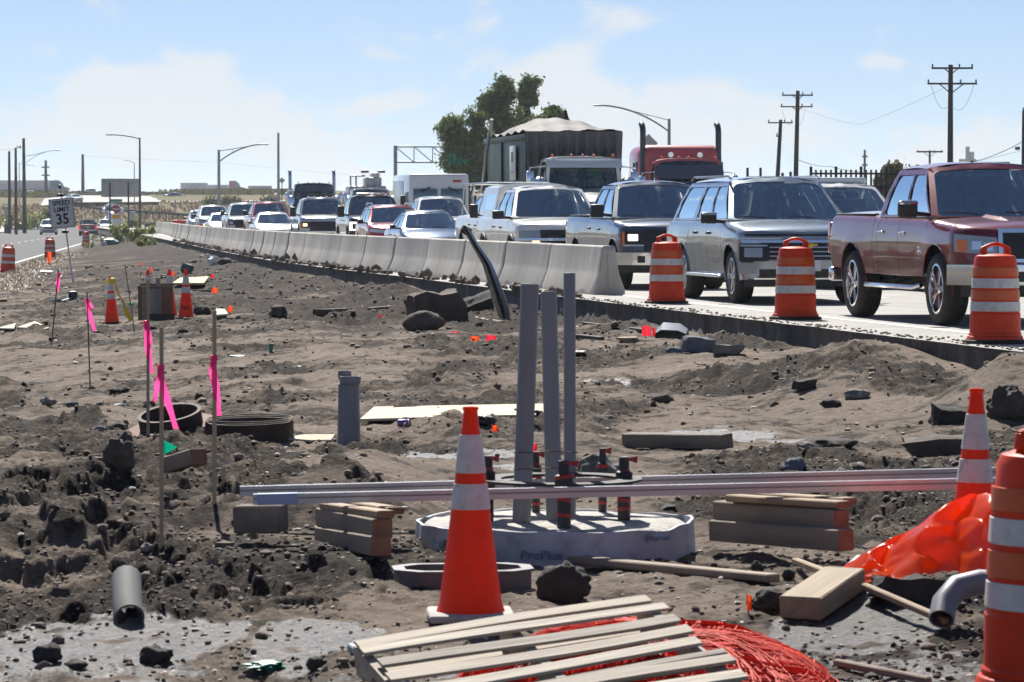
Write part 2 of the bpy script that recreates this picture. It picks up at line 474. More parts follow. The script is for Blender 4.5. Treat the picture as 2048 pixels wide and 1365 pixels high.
def ground_material():
    m = bpy.data.materials.new('dirt'); m.use_nodes = True
    nt = m.node_tree; N, L = nt.nodes.new, nt.links.new
    b = nt.nodes['Principled BSDF']
    geo = N('ShaderNodeNewGeometry')
    def noise(scale, detail=6, rough=.6):
        n = N('ShaderNodeTexNoise'); n.inputs['Scale'].default_value = scale; n.inputs['Detail'].default_value = detail; n.inputs['Roughness'].default_value = rough
        L(geo.outputs['Position'], n.inputs['Vector']); return n
    def attr(a):
        n = N('ShaderNodeAttribute'); n.attribute_name = a; return n
    def mix(f, a, bb):
        x = N('ShaderNodeMix'); x.data_type = 'RGBA'
        for s, v in (('Factor', f), ('A', a), ('B', bb)):
            if isinstance(v, tuple): x.inputs[s].default_value = (*v, 1)
            elif isinstance(v, float): x.inputs[s].default_value = v
            else: L(v, x.inputs[s])
        return x.outputs['Result']
    def rng_(v, a, c, lo=0., hi=1.):
        r = N('ShaderNodeMapRange'); r.inputs['From Min'].default_value = a; r.inputs['From Max'].default_value = c
        r.inputs['To Min'].default_value = lo; r.inputs['To Max'].default_value = hi; L(v, r.inputs['Value']); return r.outputs[0]
    n_big, n_mid, n_fine = noise(.8), noise(4.5), noise(38, 5, .7)
    dry = mix(rng_(n_mid.outputs[0], .35, .65), (.175, .139, .110), (.315, .255, .204))
    dry = mix(rng_(n_fine.outputs[0], .55, .72, 0, .55), dry, (.09, .07, .055))
    damp = mix(rng_(n_fine.outputs[0], .4, .7), (.026, .021, .018), (.092, .074, .060))
    dst = attr('dug')
    ad = N('ShaderNodeMath'); ad.operation = 'MULTIPLY_ADD'; ad.inputs[1].default_value = .62
    L(dst.outputs['Fac'], ad.inputs[0]); L(rng_(n_big.outputs[0], .3, .7, -.1, .5), ad.inputs[2])
    ad2 = N('ShaderNodeMath'); ad2.operation = 'MULTIPLY_ADD'; ad2.inputs[1].default_value = .8
    L(rng_(n_mid.outputs[0], .3, .7, -.5, .5), ad2.inputs[0]); L(ad.outputs[0], ad2.inputs[2])
    col = mix(rng_(ad2.outputs[0], .17, .50), dry, damp)
    # pale chips
    n_chip = noise(60, 2, .5)
    col = mix(rng_(n_chip.outputs[0], .70, .74, 0, .7), col, (.42, .38, .34))
    wet = attr('wet')
    mud = mix(rng_(n_fine.outputs[0], .4, .65), (.026, .022, .019), (.08, .068, .059))
    wn = N('ShaderNodeMath'); wn.operation = 'MULTIPLY_ADD'; wn.inputs[1].default_value = 1.0
    L(rng_(n_mid.outputs[0], .35, .65, -.5, .5), wn.inputs[0]); L(wet.outputs['Fac'], wn.inputs[2])
    wf = rng_(wn.outputs[0], .45, .95)
    col = mix(wf, col, mud)
    gr = attr('grass')
    n_g1, n_g2 = noise(.05), noise(1.1)
    gcol = mix(rng_(n_g1.outputs[0], .42, .62), (.165, .115, .065), (.095, .11, .035))
    gcol = mix(rng_(n_g2.outputs[0], .45, .7, 0, .6), gcol, (.20, .15, .09))
    col = mix(gr.outputs['Fac'], col, gcol)
    L(col, b.inputs['Base Color'])
    rf = mix(wf, (.92, .92, .92), (.38, .38, .38))
    L(rf, b.inputs['Roughness'])
    L(rng_(wf, 0, 1, .12, .5), b.inputs['Specular IOR Level'])
    n_b1, n_b2 = noise(55, 6, .7), noise(12, 6, .7)
    s = N('ShaderNodeMath'); s.operation = 'MULTIPLY_ADD'; s.inputs[1].default_value = 2.2
    L(n_b2.outputs[0], s.inputs[0]); L(n_b1.outputs[0], s.inputs[2])
    bp = N('ShaderNodeBump'); bp.inputs['Distance'].default_value = .02
    L(rng_(wf, 0, 1, 1.0, .75), bp.inputs['Strength'])
    L(s.outputs[0], bp.inputs['Height']); L(bp.outputs[0], b.inputs['Normal'])
    return m
DIRT = ground_material()

def build_ground():
    ui = np.linspace(-.17, .17, 540)
    uo = .17 * np.exp(np.linspace(0, math.log(2.6 / .17), 26))[1:]
    u = np.concatenate([-uo[::-1], ui, uo])
    Y = np.concatenate([np.linspace(5, 11, 16)[:-1], np.linspace(11 ** -.5, 300 ** -.5, 1380) ** -2., np.exp(np.linspace(math.log(300), math.log(6000), 100))[1:]])
    dY = np.gradient(Y)
    U, YY = np.meshgrid(u, Y); X = U * YY
    LOD = np.maximum(dY[:, None] * .35, YY * .00063) + np.where(np.abs(U) > .175, 2., 0.)
    LOD = np.where(YY < 11, LOD * 0 + .5, LOD)
    z, wet, dug, grass = height(X.ravel(), YY.ravel(), LOD.ravel(), True)
    nr, nc = X.shape
    co = np.stack([X.ravel(), YY.ravel(), z], 1).astype(np.float32)
    idx = np.arange(nr * nc).reshape(nr, nc)
    q = np.stack([idx[:-1, :-1], idx[:-1, 1:], idx[1:, 1:], idx[1:, :-1]], -1).reshape(-1, 4)
    me = bpy.data.meshes.new('ground')
    me.vertices.add(len(co)); me.vertices.foreach_set('co', co.ravel())
    me.loops.add(q.size); me.loops.foreach_set('vertex_index', q.ravel().astype(np.int32))
    me.polygons.add(len(q)); me.polygons.foreach_set('loop_start', np.arange(0, q.size, 4, dtype=np.int32))
    me.update(calc_edges=True)
    for nme, val in (('wet', wet), ('dug', dug), ('grass', grass)):
        a = me.attributes.new(nme, 'FLOAT', 'POINT'); a.data.foreach_set('value', np.asarray(val, np.float32))
    me.shade_smooth()
    struct(link('ground', me, DIRT, smooth=False))
    # ground behind the viewer, so that bright things have something to reflect
    mb = MB().grid([[(-400, -400, -.62), (400, -400, -.62)], [(-400, 5.02, -.62), (400, 5.02, -.62)]])
    o = struct(mb.build('road_verge', mat('verge_soil', (.2, .17, .14), .95, var=.3, vs=.4), smooth=False))
build_ground()

# clods and gravel lying on the dirt: nobody could count them
def build_clods():
    bm = bmesh.new(); bmesh.ops.create_icosphere(bm, subdivisions=1, radius=1)
    base = np.array([v.co[:] for v in bm.verts]); bf = np.array([[v.index for v in f.verts] for f in bm.faces]); bm.free()
    t_ = (1 + 5 ** .5) / 2
    base0 = np.array([(-1, t_, 0), (1, t_, 0), (-1, -t_, 0), (1, -t_, 0), (0, -1, t_), (0, 1, t_), (0, -1, -t_), (0, 1, -t_), (t_, 0, -1), (t_, 0, 1), (-t_, 0, -1), (-t_, 0, 1)]) / 1.9
    bf0 = np.array([(0, 11, 5), (0, 5, 1), (0, 1, 7), (0, 7, 10), (0, 10, 11), (1, 5, 9), (5, 11, 4), (11, 10, 2), (10, 7, 6), (7, 1, 8), (3, 9, 4), (3, 4, 2), (3, 2, 6), (3, 6, 8), (3, 8, 9), (4, 9, 5), (2, 4, 11), (6, 2, 10), (8, 6, 7), (9, 8, 1)])
    def scatter(n, seed, size_fn, keep_fn, ylo, yhi, name, m, flat=(.55, .9), umax=.16, base=base, bf=bf):
        r = np.random.default_rng(seed)
        yy = (r.uniform(yhi ** -.5, ylo ** -.5, n)) ** -2.; xx = r.uniform(-umax, umax, n) * yy
        z, wet, dug, grass = height(xx, yy, np.full(n, .1), True)
        dR = edge_r(yy) - xx; dl = xx - edge_l(yy)
        k = (dR > .05) & (dl > .3) & (r.random(n) < keep_fn(xx, yy, dug, wet, dR))
        xx, yy, z = xx[k], yy[k], z[k]; n = len(xx)
        s = size_fn(r, n, yy)
        V = np.repeat(base[None], n, 0) * (1 + r.uniform(-.32, .32, (n, len(base), 1)))
        sc3 = np.stack([s * r.uniform(.8, 1.4, n), s * r.uniform(.8, 1.3, n), s * r.uniform(*flat, n)], 1)
        V = V * sc3[:, None, :]
        a = r.uniform(0, 2 * np.pi, n); ca, sa = np.cos(a)[:, None], np.sin(a)[:, None]
        x2 = V[:, :, 0] * ca - V[:, :, 1] * sa; y2 = V[:, :, 0] * sa + V[:, :, 1] * ca
        V = np.stack([x2 + xx[:, None], y2 + yy[:, None], V[:, :, 2] + (z + s * .28)[:, None]], -1).reshape(-1, 3)
        Fc = (bf[None] + (np.arange(n) * len(base))[:, None, None]).reshape(-1, 3)
        me = bpy.data.meshes.new(name)
        me.vertices.add(len(V)); me.vertices.foreach_set('co', V.astype(np.float32).ravel())
        me.loops.add(Fc.size); me.loops.foreach_set('vertex_index', Fc.ravel().astype(np.int32))
        me.polygons.add(len(Fc)); me.polygons.foreach_set('loop_start', np.arange(0, Fc.size, 3, dtype=np.int32))
        me.update(calc_edges=True)
        return link(name, me, m, smooth=True, ang=50)
    clod = mat('clod_soil', (.15, .118, .094), .95, var=.55, vs=1.2, bump=.8, bs=35)
    pale = mat('pale_gravel', (.40, .36, .32), .85, var=.5, vs=2.)
    dark = mat('dark_clod', (.032, .026, .023), .85, var=.5, vs=2., bump=.6, bs=30)
    o = scatter(21000, 3, lambda r, n, y: .0055 * (1 + y / 24) * (1 + .9 * r.pareto(3.0, n).clip(0, 3)), lambda x, y, d, w, e: (.05 + .8 * d + .3 * (e < 2)) * (.35 + sstep(-.2, .2, fbm(x * .7 + 4, y * .5, 2))) * (1 - .6 * w), 11.5, 130, 'soil_clods', clod)
    tag(o, 'loose grey brown clods of soil strewn over the dug median', 'soil', kind='stuff')
    o = scatter(6500, 4, lambda r, n, y: .0055 * (1 + y / 26) * (1 + 1.0 * r.pareto(3.0, n).clip(0, 3.5)), lambda x, y, d, w, e: (.03 + .6 * d) * sstep(-.05, .25, fbm(x * .9, y * .6, 2)) * 1.6, 11.5, 130, 'dark_soil_clods', dark)
    tag(o, 'dark damp clods of soil scattered across the dirt', 'soil', kind='stuff')
    o = scatter(34000, 6, lambda r, n, y: .0042 * (1 + y / 20) * (1 + .8 * r.pareto(3.0, n).clip(0, 2)), lambda x, y, d, w, e: (.06 + .75 * d) * (.3 + sstep(-.2, .2, fbm(x * 1.1 + 9, y * .7, 2))) * (1 - .6 * w), 11.5, 110, 'soil_crumbs', mat('crumb_soil', (.105, .083, .067), .95, var=.6, vs=3.), base=base0, bf=bf0)
    tag(o, 'fine dark crumbs of soil strewn all over the dirt', 'soil', kind='stuff')
    o = scatter(7000, 5, lambda r, n, y: .0035 * (1 + y / 20) * (1 + 1.0 * r.pareto(3, n).clip(0, 2)), lambda x, y, d, w, e: .5 + .0 * d, 11.5, 100, 'gravel', pale, flat=(.3, .6))
    tag(o, 'small pale gravel and chips on the dirt', 'gravel', kind='stuff')
    # crumbs of soil heaped along the foot of the barrier wall on top of the slab edge
    r = np.random.default_rng(8)
    mbv = MB()
    for i in range(520):
        y = r.uniform(56, 175); 
        if r.random() < sstep(90, 175, y) * .5: continue
        x = float(edge_r(np.array([y]))[0]) + r.uniform(.02, .34)
        s = r.uniform(.03, .08) * (1 + .7 * (r.random() < .15))
        v = base * (1 + r.uniform(-.35, .35, (len(base), 1))) * s * np.array([1.1, 1.3, r.uniform(.5, 1.9)])
        mbv.add((v + np.array([x, y, s * .35])).tolist(), bf.tolist())
    for i in range(420):     # crumbs kicked up onto the open edge of the slab
        y = r.uniform(32.5, 58); x = float(edge_r(np.array([y]))[0]) + abs(r.normal(0, .16)) + .03
        s = r.uniform(.006, .022); v = base * (1 + r.uniform(-.35, .35, (len(base), 1))) * s * np.array([1.2, 1.2, .7])
        mbv.add((v + np.array([x, y, s * .4])).tolist(), bf.tolist())
    o = mbv.build('barrier_foot_soil', clod, ang=50)
    tag(o, 'dark crumbled soil piled along the foot of the barriers', 'soil', kind='stuff')
build_clods()

# ------------------------------------------------------------------ roads
def conc_mat(name, col, streak=True, var=.22, crack=.0):
    m = mat(name, col, .85, var=var * 1.6, vs=.9, bump=.25, bs=60, dirt=.35, dcol=tuple(c * .45 for c in col), stretch=(1, 1, .25) if streak else None)
    return m
CONC_ROAD = conc_mat('road_concrete', (.30, .29, .27), False, .15)
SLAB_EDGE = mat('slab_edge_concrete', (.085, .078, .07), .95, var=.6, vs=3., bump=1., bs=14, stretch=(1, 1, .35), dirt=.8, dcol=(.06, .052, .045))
ASPH = mat('asphalt', (.115, .116, .118), .9, spec=.2, var=.22, vs=.35, bump=.3, bs=80)
PAINTW = mat('road_paint', (.74, .73, .69), .6, var=.15, vs=2., dirt=.5, dcol=(.35, .34, .32))

def strip(ys, xa, xb, z):
    return MB().grid([[(xa(y), y, z), (xb(y), y, z)] for y in ys])
def fe(y): return float(edge_r(np.array([float(y)]))[0])
def fl(y): return float(edge_l(np.array([float(y)]))[0])
ys = [-200, -100, -40, 0] + list(np.arange(6, 130, 2.0)) + list(np.arange(130, 425, 5.0))
def broke(y): return .05 * mnoise.noise(Vector((y * .9, 3.3, 0))) + .018 * mnoise.noise(Vector((y * 4.3, 9.3, 0)))
yr = sorted(set(ys + list(np.arange(30, 60, .12))))
o = MB().grid([[(fe(y) + broke(y), y, 0), (fe(y) + .25, y, 0), (fe(y) + 4, y, 0), (fe(y) + ROAD_W, y, 0)] for y in yr]).build('road', CONC_ROAD, smooth=False); struct(o)
rows = []
for y in yr:
    b = fe(y) + broke(y)
    j = lambda k: .04 * mnoise.noise(Vector((y * 1.1, k * 1.9, 1.))) + .018 * mnoise.noise(Vector((y * 4.1, k * 2.9, 4.)))
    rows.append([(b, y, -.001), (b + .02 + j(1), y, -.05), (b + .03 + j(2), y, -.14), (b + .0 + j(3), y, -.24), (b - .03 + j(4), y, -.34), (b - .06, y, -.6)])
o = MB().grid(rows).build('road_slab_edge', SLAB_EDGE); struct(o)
def dash(ya, yb, off, w, name, cond=None):
    mb = strip([y for y in np.arange(ya, yb, 1.5)], lambda y: fe(y) + off, lambda y: fe(y) + off + w, .004)
    return struct(mb.build(name, PAINTW, smooth=False))
dash(8, 260, 1.12, .13, 'road_edge_line')
k = 0
for lane in (5.0, 8.7):
    for y0 in np.arange(20, 200, 12.0):
        dash(y0, y0 + 3.2, lane, .11, 'lane_dash')
# left asphalt road
yl = [-200, -60, 0] + list(np.arange(20, 470, 6.0))
def rise(y): return float(np.interp(y, _fy, _fz))
o = MB().grid([[(fl(y) - LEFT_W, y, ZL + rise(y)), (fl(y), y, ZL + rise(y))] for y in yl]).build('asphalt_road', ASPH, smooth=False); struct(o)
o = MB().grid([[(fl(y) - LEFT_W - .35, y, ZL + .13 + rise(y)), (fl(y) - LEFT_W + .02, y, ZL + .13 + rise(y)), (fl(y) - LEFT_W + .02, y, ZL - .02 + rise(y))] for y in yl]).build('kerb', conc_mat('kerb_concrete', (.42, .4, .37), False), smooth=False); struct(o)
o = MB().grid([[(fl(y) - LEFT_W - 2.2, y, ZL + .14 + rise(y)), (fl(y) - LEFT_W - .35, y, ZL + .14 + rise(y))] for y in yl]).build('pavement', MATS['kerb_concrete'], smooth=False); struct(o)
o = MB().grid([[(fl(y) - .6, y, ZL + .004 + rise(y)), (fl(y) - .48, y, ZL + .004 + rise(y))] for y in yl if y > 0]).build('asphalt_edge_line', PAINTW, smooth=False); struct(o)
for y0 in np.arange(60, 400, 12.0):
    struct(MB().grid([[(fl(y) - 5.6, y, ZL + .004), (fl(y) - 5.47, y, ZL + .004)] for y in np.arange(y0, y0 + 3.5, 1.6)]).build('asphalt_lane_dash', PAINTW, smooth=False))
# banked slip road and the highway far off on the left
def far_pt(px, py, Y): return at(px, py, Y)
rows = []
for px in range(-200, 1300, 25):
    t = (px - 150) / 400
    top = 391 + 2.5 * t if px > 150 else 391 + (150 - px) * .10
    rows.append([far_pt(px, top + 14 - 4.5 * max(0, min(1.2, t)), 640), far_pt(px, top, 700)])
o = MB().grid(rows).build('slip_road', mat('slip_concrete', (.30, .29, .27), .8, var=.08, vs=.05), smooth=False); struct(o)
rows = [[far_pt(px, 388.0, 880), far_pt(px, 385.2, 990), far_pt(px, 386.2, 1000)] for px in range(-400, 1500, 100)]
o = MB().grid(rows).build('highway', mat('highway_concrete', (.36, .35, .33), .8), smooth=False); struct(o)

# low wooded rise off to the left of the view; the polished car sides mirror it
rows = []
for y in np.arange(-260, 430, 6.0):
    h = 5.5 + 3.5 * mnoise.noise(Vector((y * .02, 1, 0))) + 2.2 * mnoise.noise(Vector((y * .11, 4, 0)))
    rows.append([(-112 - 14 * mnoise.noise(Vector((y * .03, 7, 0))), y, -.8), (-122, y, h * .7 - .8), (-130, y, h - .8), (-190, y, -1.)])
struct(MB().grid(rows).build('hills', mat('wooded_rise', (.06, .06, .032), .95, var=.6, vs=.12), smooth=False))
# ------------------------------------------------------------------ road vehicles (local frame: x forward, y left, z up, origin on the ground under the front axle)
def sinterp(pts, x):
    xs = [p[0] for p in pts]; zs = [p[1] for p in pts]
    if xs[0] > xs[-1]: xs, zs = xs[::-1], zs[::-1]
    return float(sum(w * np.interp(x + d, xs, zs) for d, w in ((-.08, .2), (-.04, .2), (0, .2), (.04, .2), (.08, .2))))

def rounded_unit(k=4, rr=.16, ns=4, ra=1.0):
    """inner rounded-rect points in the unit square and the matching points on its outline"""
    inn, outp = [], []
    rx, ry = rr, min(.45, rr * ra)
    cs = [(1 - rx, 1 - ry, 0), (rx, 1 - ry, 90), (rx, ry, 180), (1 - rx, ry, 270)]
    for ci, (cx, cy, a0) in enumerate(cs):
        for i in range(k + 1):
            a = R(a0 + 90 * i / k); c, s = math.cos(a), math.sin(a)
            inn.append((cx + rx * c, cy + ry * s))
            m = max(abs(c), abs(s)); ox, oy = c / m, s / m
            ex = 1 if cx > .5 else 0; ey = 1 if cy > .5 else 0
            bx = cx + (ex - cx) * (abs(ox) if abs(ox) < 1 else 1); by = cy + (ey - cy) * (abs(oy) if abs(oy) < 1 else 1)
            outp.append((bx, by))
        nx = cs[(ci + 1) % 4]; a1 = R(nx[2])
        p0, q0 = inn[-1], outp[-1]
        p1 = (nx[0] + rx * math.cos(a1), nx[1] + ry * math.sin(a1))
        q1 = {0: (nx[0], 1.), 1: (0., nx[1]), 2: (nx[0], 0.), 3: (1., nx[1])}[ci]
        for i in range(1, ns):
            t = i / ns
            inn.append((p0[0] + (p1[0] - p0[0]) * t, p0[1] + (p1[1] - p0[1]) * t)); outp.append((q0[0] + (q1[0] - q0[0]) * t, q0[1] + (q1[1] - q0[1]) * t))
    return inn, outp

def cell(frame, glass, fn, ins, rr=.14, ra=1., depth=None):
    """fn(s,t) maps the unit square to the surface; frame strip round a window, window pane set in it"""
    l, r, b, t = ins
    inn, outp = rounded_unit(rr=rr, ra=ra)
    I = [(l + (1 - l - r) * p[0], b + (1 - b - t) * p[1]) for p in inn]
    n = len(I)
    frame.add([fn(*p) for p in outp] + [fn(*p) for p in I], [(i, (i + 1) % n, n + (i + 1) % n, n + i) for i in range(n)])
    c = (sum(p[0] for p in I) / n, sum(p[1] for p in I) / n)
    def sh(p, k): return (c[0] + (p[0] - c[0]) * k, c[1] + (p[1] - c[1]) * k)
    rings = [1.0, .75, .5, .25]
    vs = []
    for k in rings: vs += [Vector(fn(*sh(p, k))) for p in I]
    vs.append(Vector(fn(*c)))
    if depth: vs = [v - Vector(depth) for v in vs]
    fs = []
    for q in range(len(rings) - 1): fs += [(q * n + i, q * n + (i + 1) % n, (q + 1) * n + (i + 1) % n, (q + 1) * n + i) for i in range(n)]
    q = len(rings) - 1
    fs += [(q * n + i, q * n + (i + 1) % n, len(vs) - 1) for i in range(n)]
    glass.add(vs, fs)
    return I

def greenhouse(root, g, pm, zb, bm_trim=BLACK, prefix='cab_'):
    """cabin above the belt line: pillars and roof as one part, each pane its own part"""
    xA, xB, xC, xD, zr, hb, ht = (g[k] for k in ('xA', 'xB', 'xC', 'xD', 'zr', 'hb', 'ht'))
    bA, bB = g.get('bow', (.16, .10)); bR = g.get('bowr', .04); crown = g.get('crown', .075); zte = zr - crown
    rearlean = g.get('rear_inset', 0)
    rz = lambda u: zte + crown * (1 - abs(u) ** 3.6)
    hbr = g.get('hbr', hb); htr = g.get('htr', ht)
    def hB(x): return hb + (hbr - hb) * max(0, min(1, (xA - x) / (xA - xD)))
    def hT(x): return ht + (htr - ht) * max(0, min(1, (xB - x) / (xB - xC)))
    def wind(s, t):
        u = 2 * s - 1
        return Vector((xA + (xB - xA) * t - (bA + (bB - bA) * t) * u * u, u * (hb + (ht - hb) * t), zb + (rz(u) - zb) * t + .0))
    def rear(s, t):
        u = 2 * s - 1
        return Vector((xD + (xC - xD) * t + (bR) * u * u * (1 - .0), u * (hbr + (htr - hbr) * t), zb + (rz(u) - zb) * t))
    fr = MB(); wg = MB(); rg = MB()
    Hh = zr - zb
    cell(fr, wg, wind, (.045, .045, .02, .07 / Hh), rr=.06, ra=1.2, depth=(.012, 0, 0))
    cell(fr, rg, rear, (.09, .09, .04 / Hh if g.get('rear_low') is None else g['rear_low'], .09 / Hh), rr=.1, ra=1.4, depth=(-.012, 0, 0))
    x0b, x0t, x1b, x1t = xA - bA, xB - bB, xD + bR, xC + bR
    wins = g['side']           # list of (fraction of bottom edge end, fraction of top edge end, kind) front to back
    for sy in (-1, 1):
        pb, pt = 0., 0.
        for (fb, ft, kind) in wins:
            b0, b1 = x0b + (x1b - x0b) * pb, x0b + (x1b - x0b) * fb
            t0, t1 = x0t + (x1t - x0t) * pt, x0t + (x1t - x0t) * ft
            def sidef(s, t, b0=b0, b1=b1, t0=t0, t1=t1):
                x = (b0 + (b1 - b0) * s) * (1 - t) + (t0 + (t1 - t0) * s) * t
                tt = t
                y = hB(x) + (hT(x) - hB(x)) * tt + .035 * 4 * tt * (1 - tt) * (Hh / .7)
                return Vector((x, sy * y, zb + (zte - zb) * tt))
            wlen = abs(b1 - b0 + t1 - t0) / 2
            if kind == 'solid':
                fr.grid([[sidef(s / 4, t / 4) for s in range(5)] for t in range(5)])
            else:
                gm = MB()
                cell(fr, gm, sidef, (.035 / wlen + .01, .035 / wlen + .01, .035 / Hh, .075 / Hh), rr=.1, ra=1.1, depth=(0, sy * .012, 0))
                gm.build('side_window', GL_SIDE if kind == 'clear' else GL_DARK, root)
            if kind != 'solid' and fb < .99:
                q_ = .055 / max(.2, wlen)
                pl_ = [sidef(1 - q_ * .8, .05), sidef(1 + q_ * .5, .05), sidef(1 + q_ * .5, .5), sidef(1 + q_ * .5, .9), sidef(1 - q_ * .8, .9), sidef(1 - q_ * .8, .5)]
                if g.get('pillars', True): MB().add([p + Vector((0, sy * .004, 0)) for p in pl_], [(0, 1, 2, 5), (5, 2, 3, 4)]).build('pillar_trim', bm_trim, root)
            pb, pt = fb, ft
    nx, ny = 9, 12
    rows = []
    for i in range(nx + 1):
        t = i / nx; r = []
        for j in range(ny + 1):
            u = -1 + 2 * j / ny
            xs = xB - bB * u * u; xe = xC + bR * u * u
            x = xs + (xe - xs) * t
            r.append((x, u * (hT(x)), rz(u) + g.get('arch', .02) * 4 * t * (1 - t)))
        rows.append(r)
    fr.grid(rows)
    bmw = bmesh.new()
    o = fr.build('cabin', pm, root, ang=40)
    me = o.data; bmw.from_mesh(me); bmesh.ops.remove_doubles(bmw, verts=bmw.verts, dist=.004); bmw.to_mesh(me); bmw.free()
    me.shade_smooth(); me.set_sharp_from_angle(angle=R(38))
    w = wg.build('windshield', g.get('wind', GL_WIND), root, ang=60)
    rg.build('rear_window', GL_DARK, root, ang=60)
    # wipers
    wp = MB()
    for a, b_ in ((.30, .08), (.70, .48)):
        p0, p1 = wind(a, .02) + Vector((.03, 0, .02)), wind(b_, .06) + Vector((.03, 0, .02))
        wp.tube([p0, (p0 + p1) / 2 + Vector((.01, 0, .01)), p1], .009, 5)
    wp.build('wiper', BLACK, root)
    # seats, dash and mirror behind the glass
    it = MB()
    xm = (xB + xC) / 2 if not g.get('xseat') else g['xseat']
    it.rbox(((xA + xD) / 2 - .15, 0, zb - .22), (abs(xA - xD) - .5, 2 * hb - .2, .3), .03)
    it.rbox((xA - .38, 0, zb - .03), (.4, 2 * hb - .25, .12), .04)
    for sy in (-1, 1):
        for xs in ([g.get('xseat', xA - 1.25)] + ([g['xseat2']] if g.get('xseat2') else [])):
            it.rbox((xs, sy * .39, zb + .07), (.16, .48, .62), .07, 2, (0, .16, 0))
            it.rbox((xs - .07, sy * .39, zb + .44), (.1, .26, .17), .04, 2, (0, .1, 0))
    p = wind(.5, .86) + Vector((-.07, 0, 0)); it.rbox(p, (.05, .24, .08), .02)
    it.build('seats', SEAT, root)
    return wind

def wheel(root, x, y, r, w, side, rimm, spokes=6, rr=.62, cover=None):
    M_ = Matrix.Rotation(-side * math.pi / 2, 3, 'X')     # local z of the lathe -> outward
    t = thing_part('wheel', root, (x, y, r))
    prof = [(r * rr, -w / 2), (r * .86, -w / 2 - .004), (r * .97, -w * .4), (r, -w * .22), (r, w * .22), (r * .97, w * .4), (r * .86, w / 2 + .004), (r * rr * 1.04, w / 2), (r * rr, w * .36)]
    MB().lathe(prof, 32, m=M_).build('tyre', RUBBER, t, ang=50)
    q = r * rr
    rim = MB().lathe([(q * 1.02, w * .47), (q * .93, w * .49), (q * .9, w * .3), (q * .86, -w * .1), (0.001, -w * .12)], 28, m=M_)
    for k in range(spokes):
        a = 2 * math.pi * k / spokes
        for da in (-.13, .13):
            mm = M_ @ Matrix.Rotation(a + da, 3, 'Z')
            rim.rbox(mm @ Vector((q * .5, 0, w * .33)), (q * .88, q * .13, w * .16), .006, 1, mm)
    rim.lathe([(.001, w * .45), (q * .2, w * .44), (q * .26, w * .36), (q * .26, w * .1)], 14, m=M_)
    rim.build('rim', rimm, t, ang=35)
    return t
def thing_part(name, parent, loc=(0, 0, 0), rot=(0, 0, 0)):
    o = bpy.data.objects.new(name, None); COL.objects.link(o); o.parent = parent; o.location = loc; o.rotation_euler = rot
    o.empty_display_size = .1
    return o

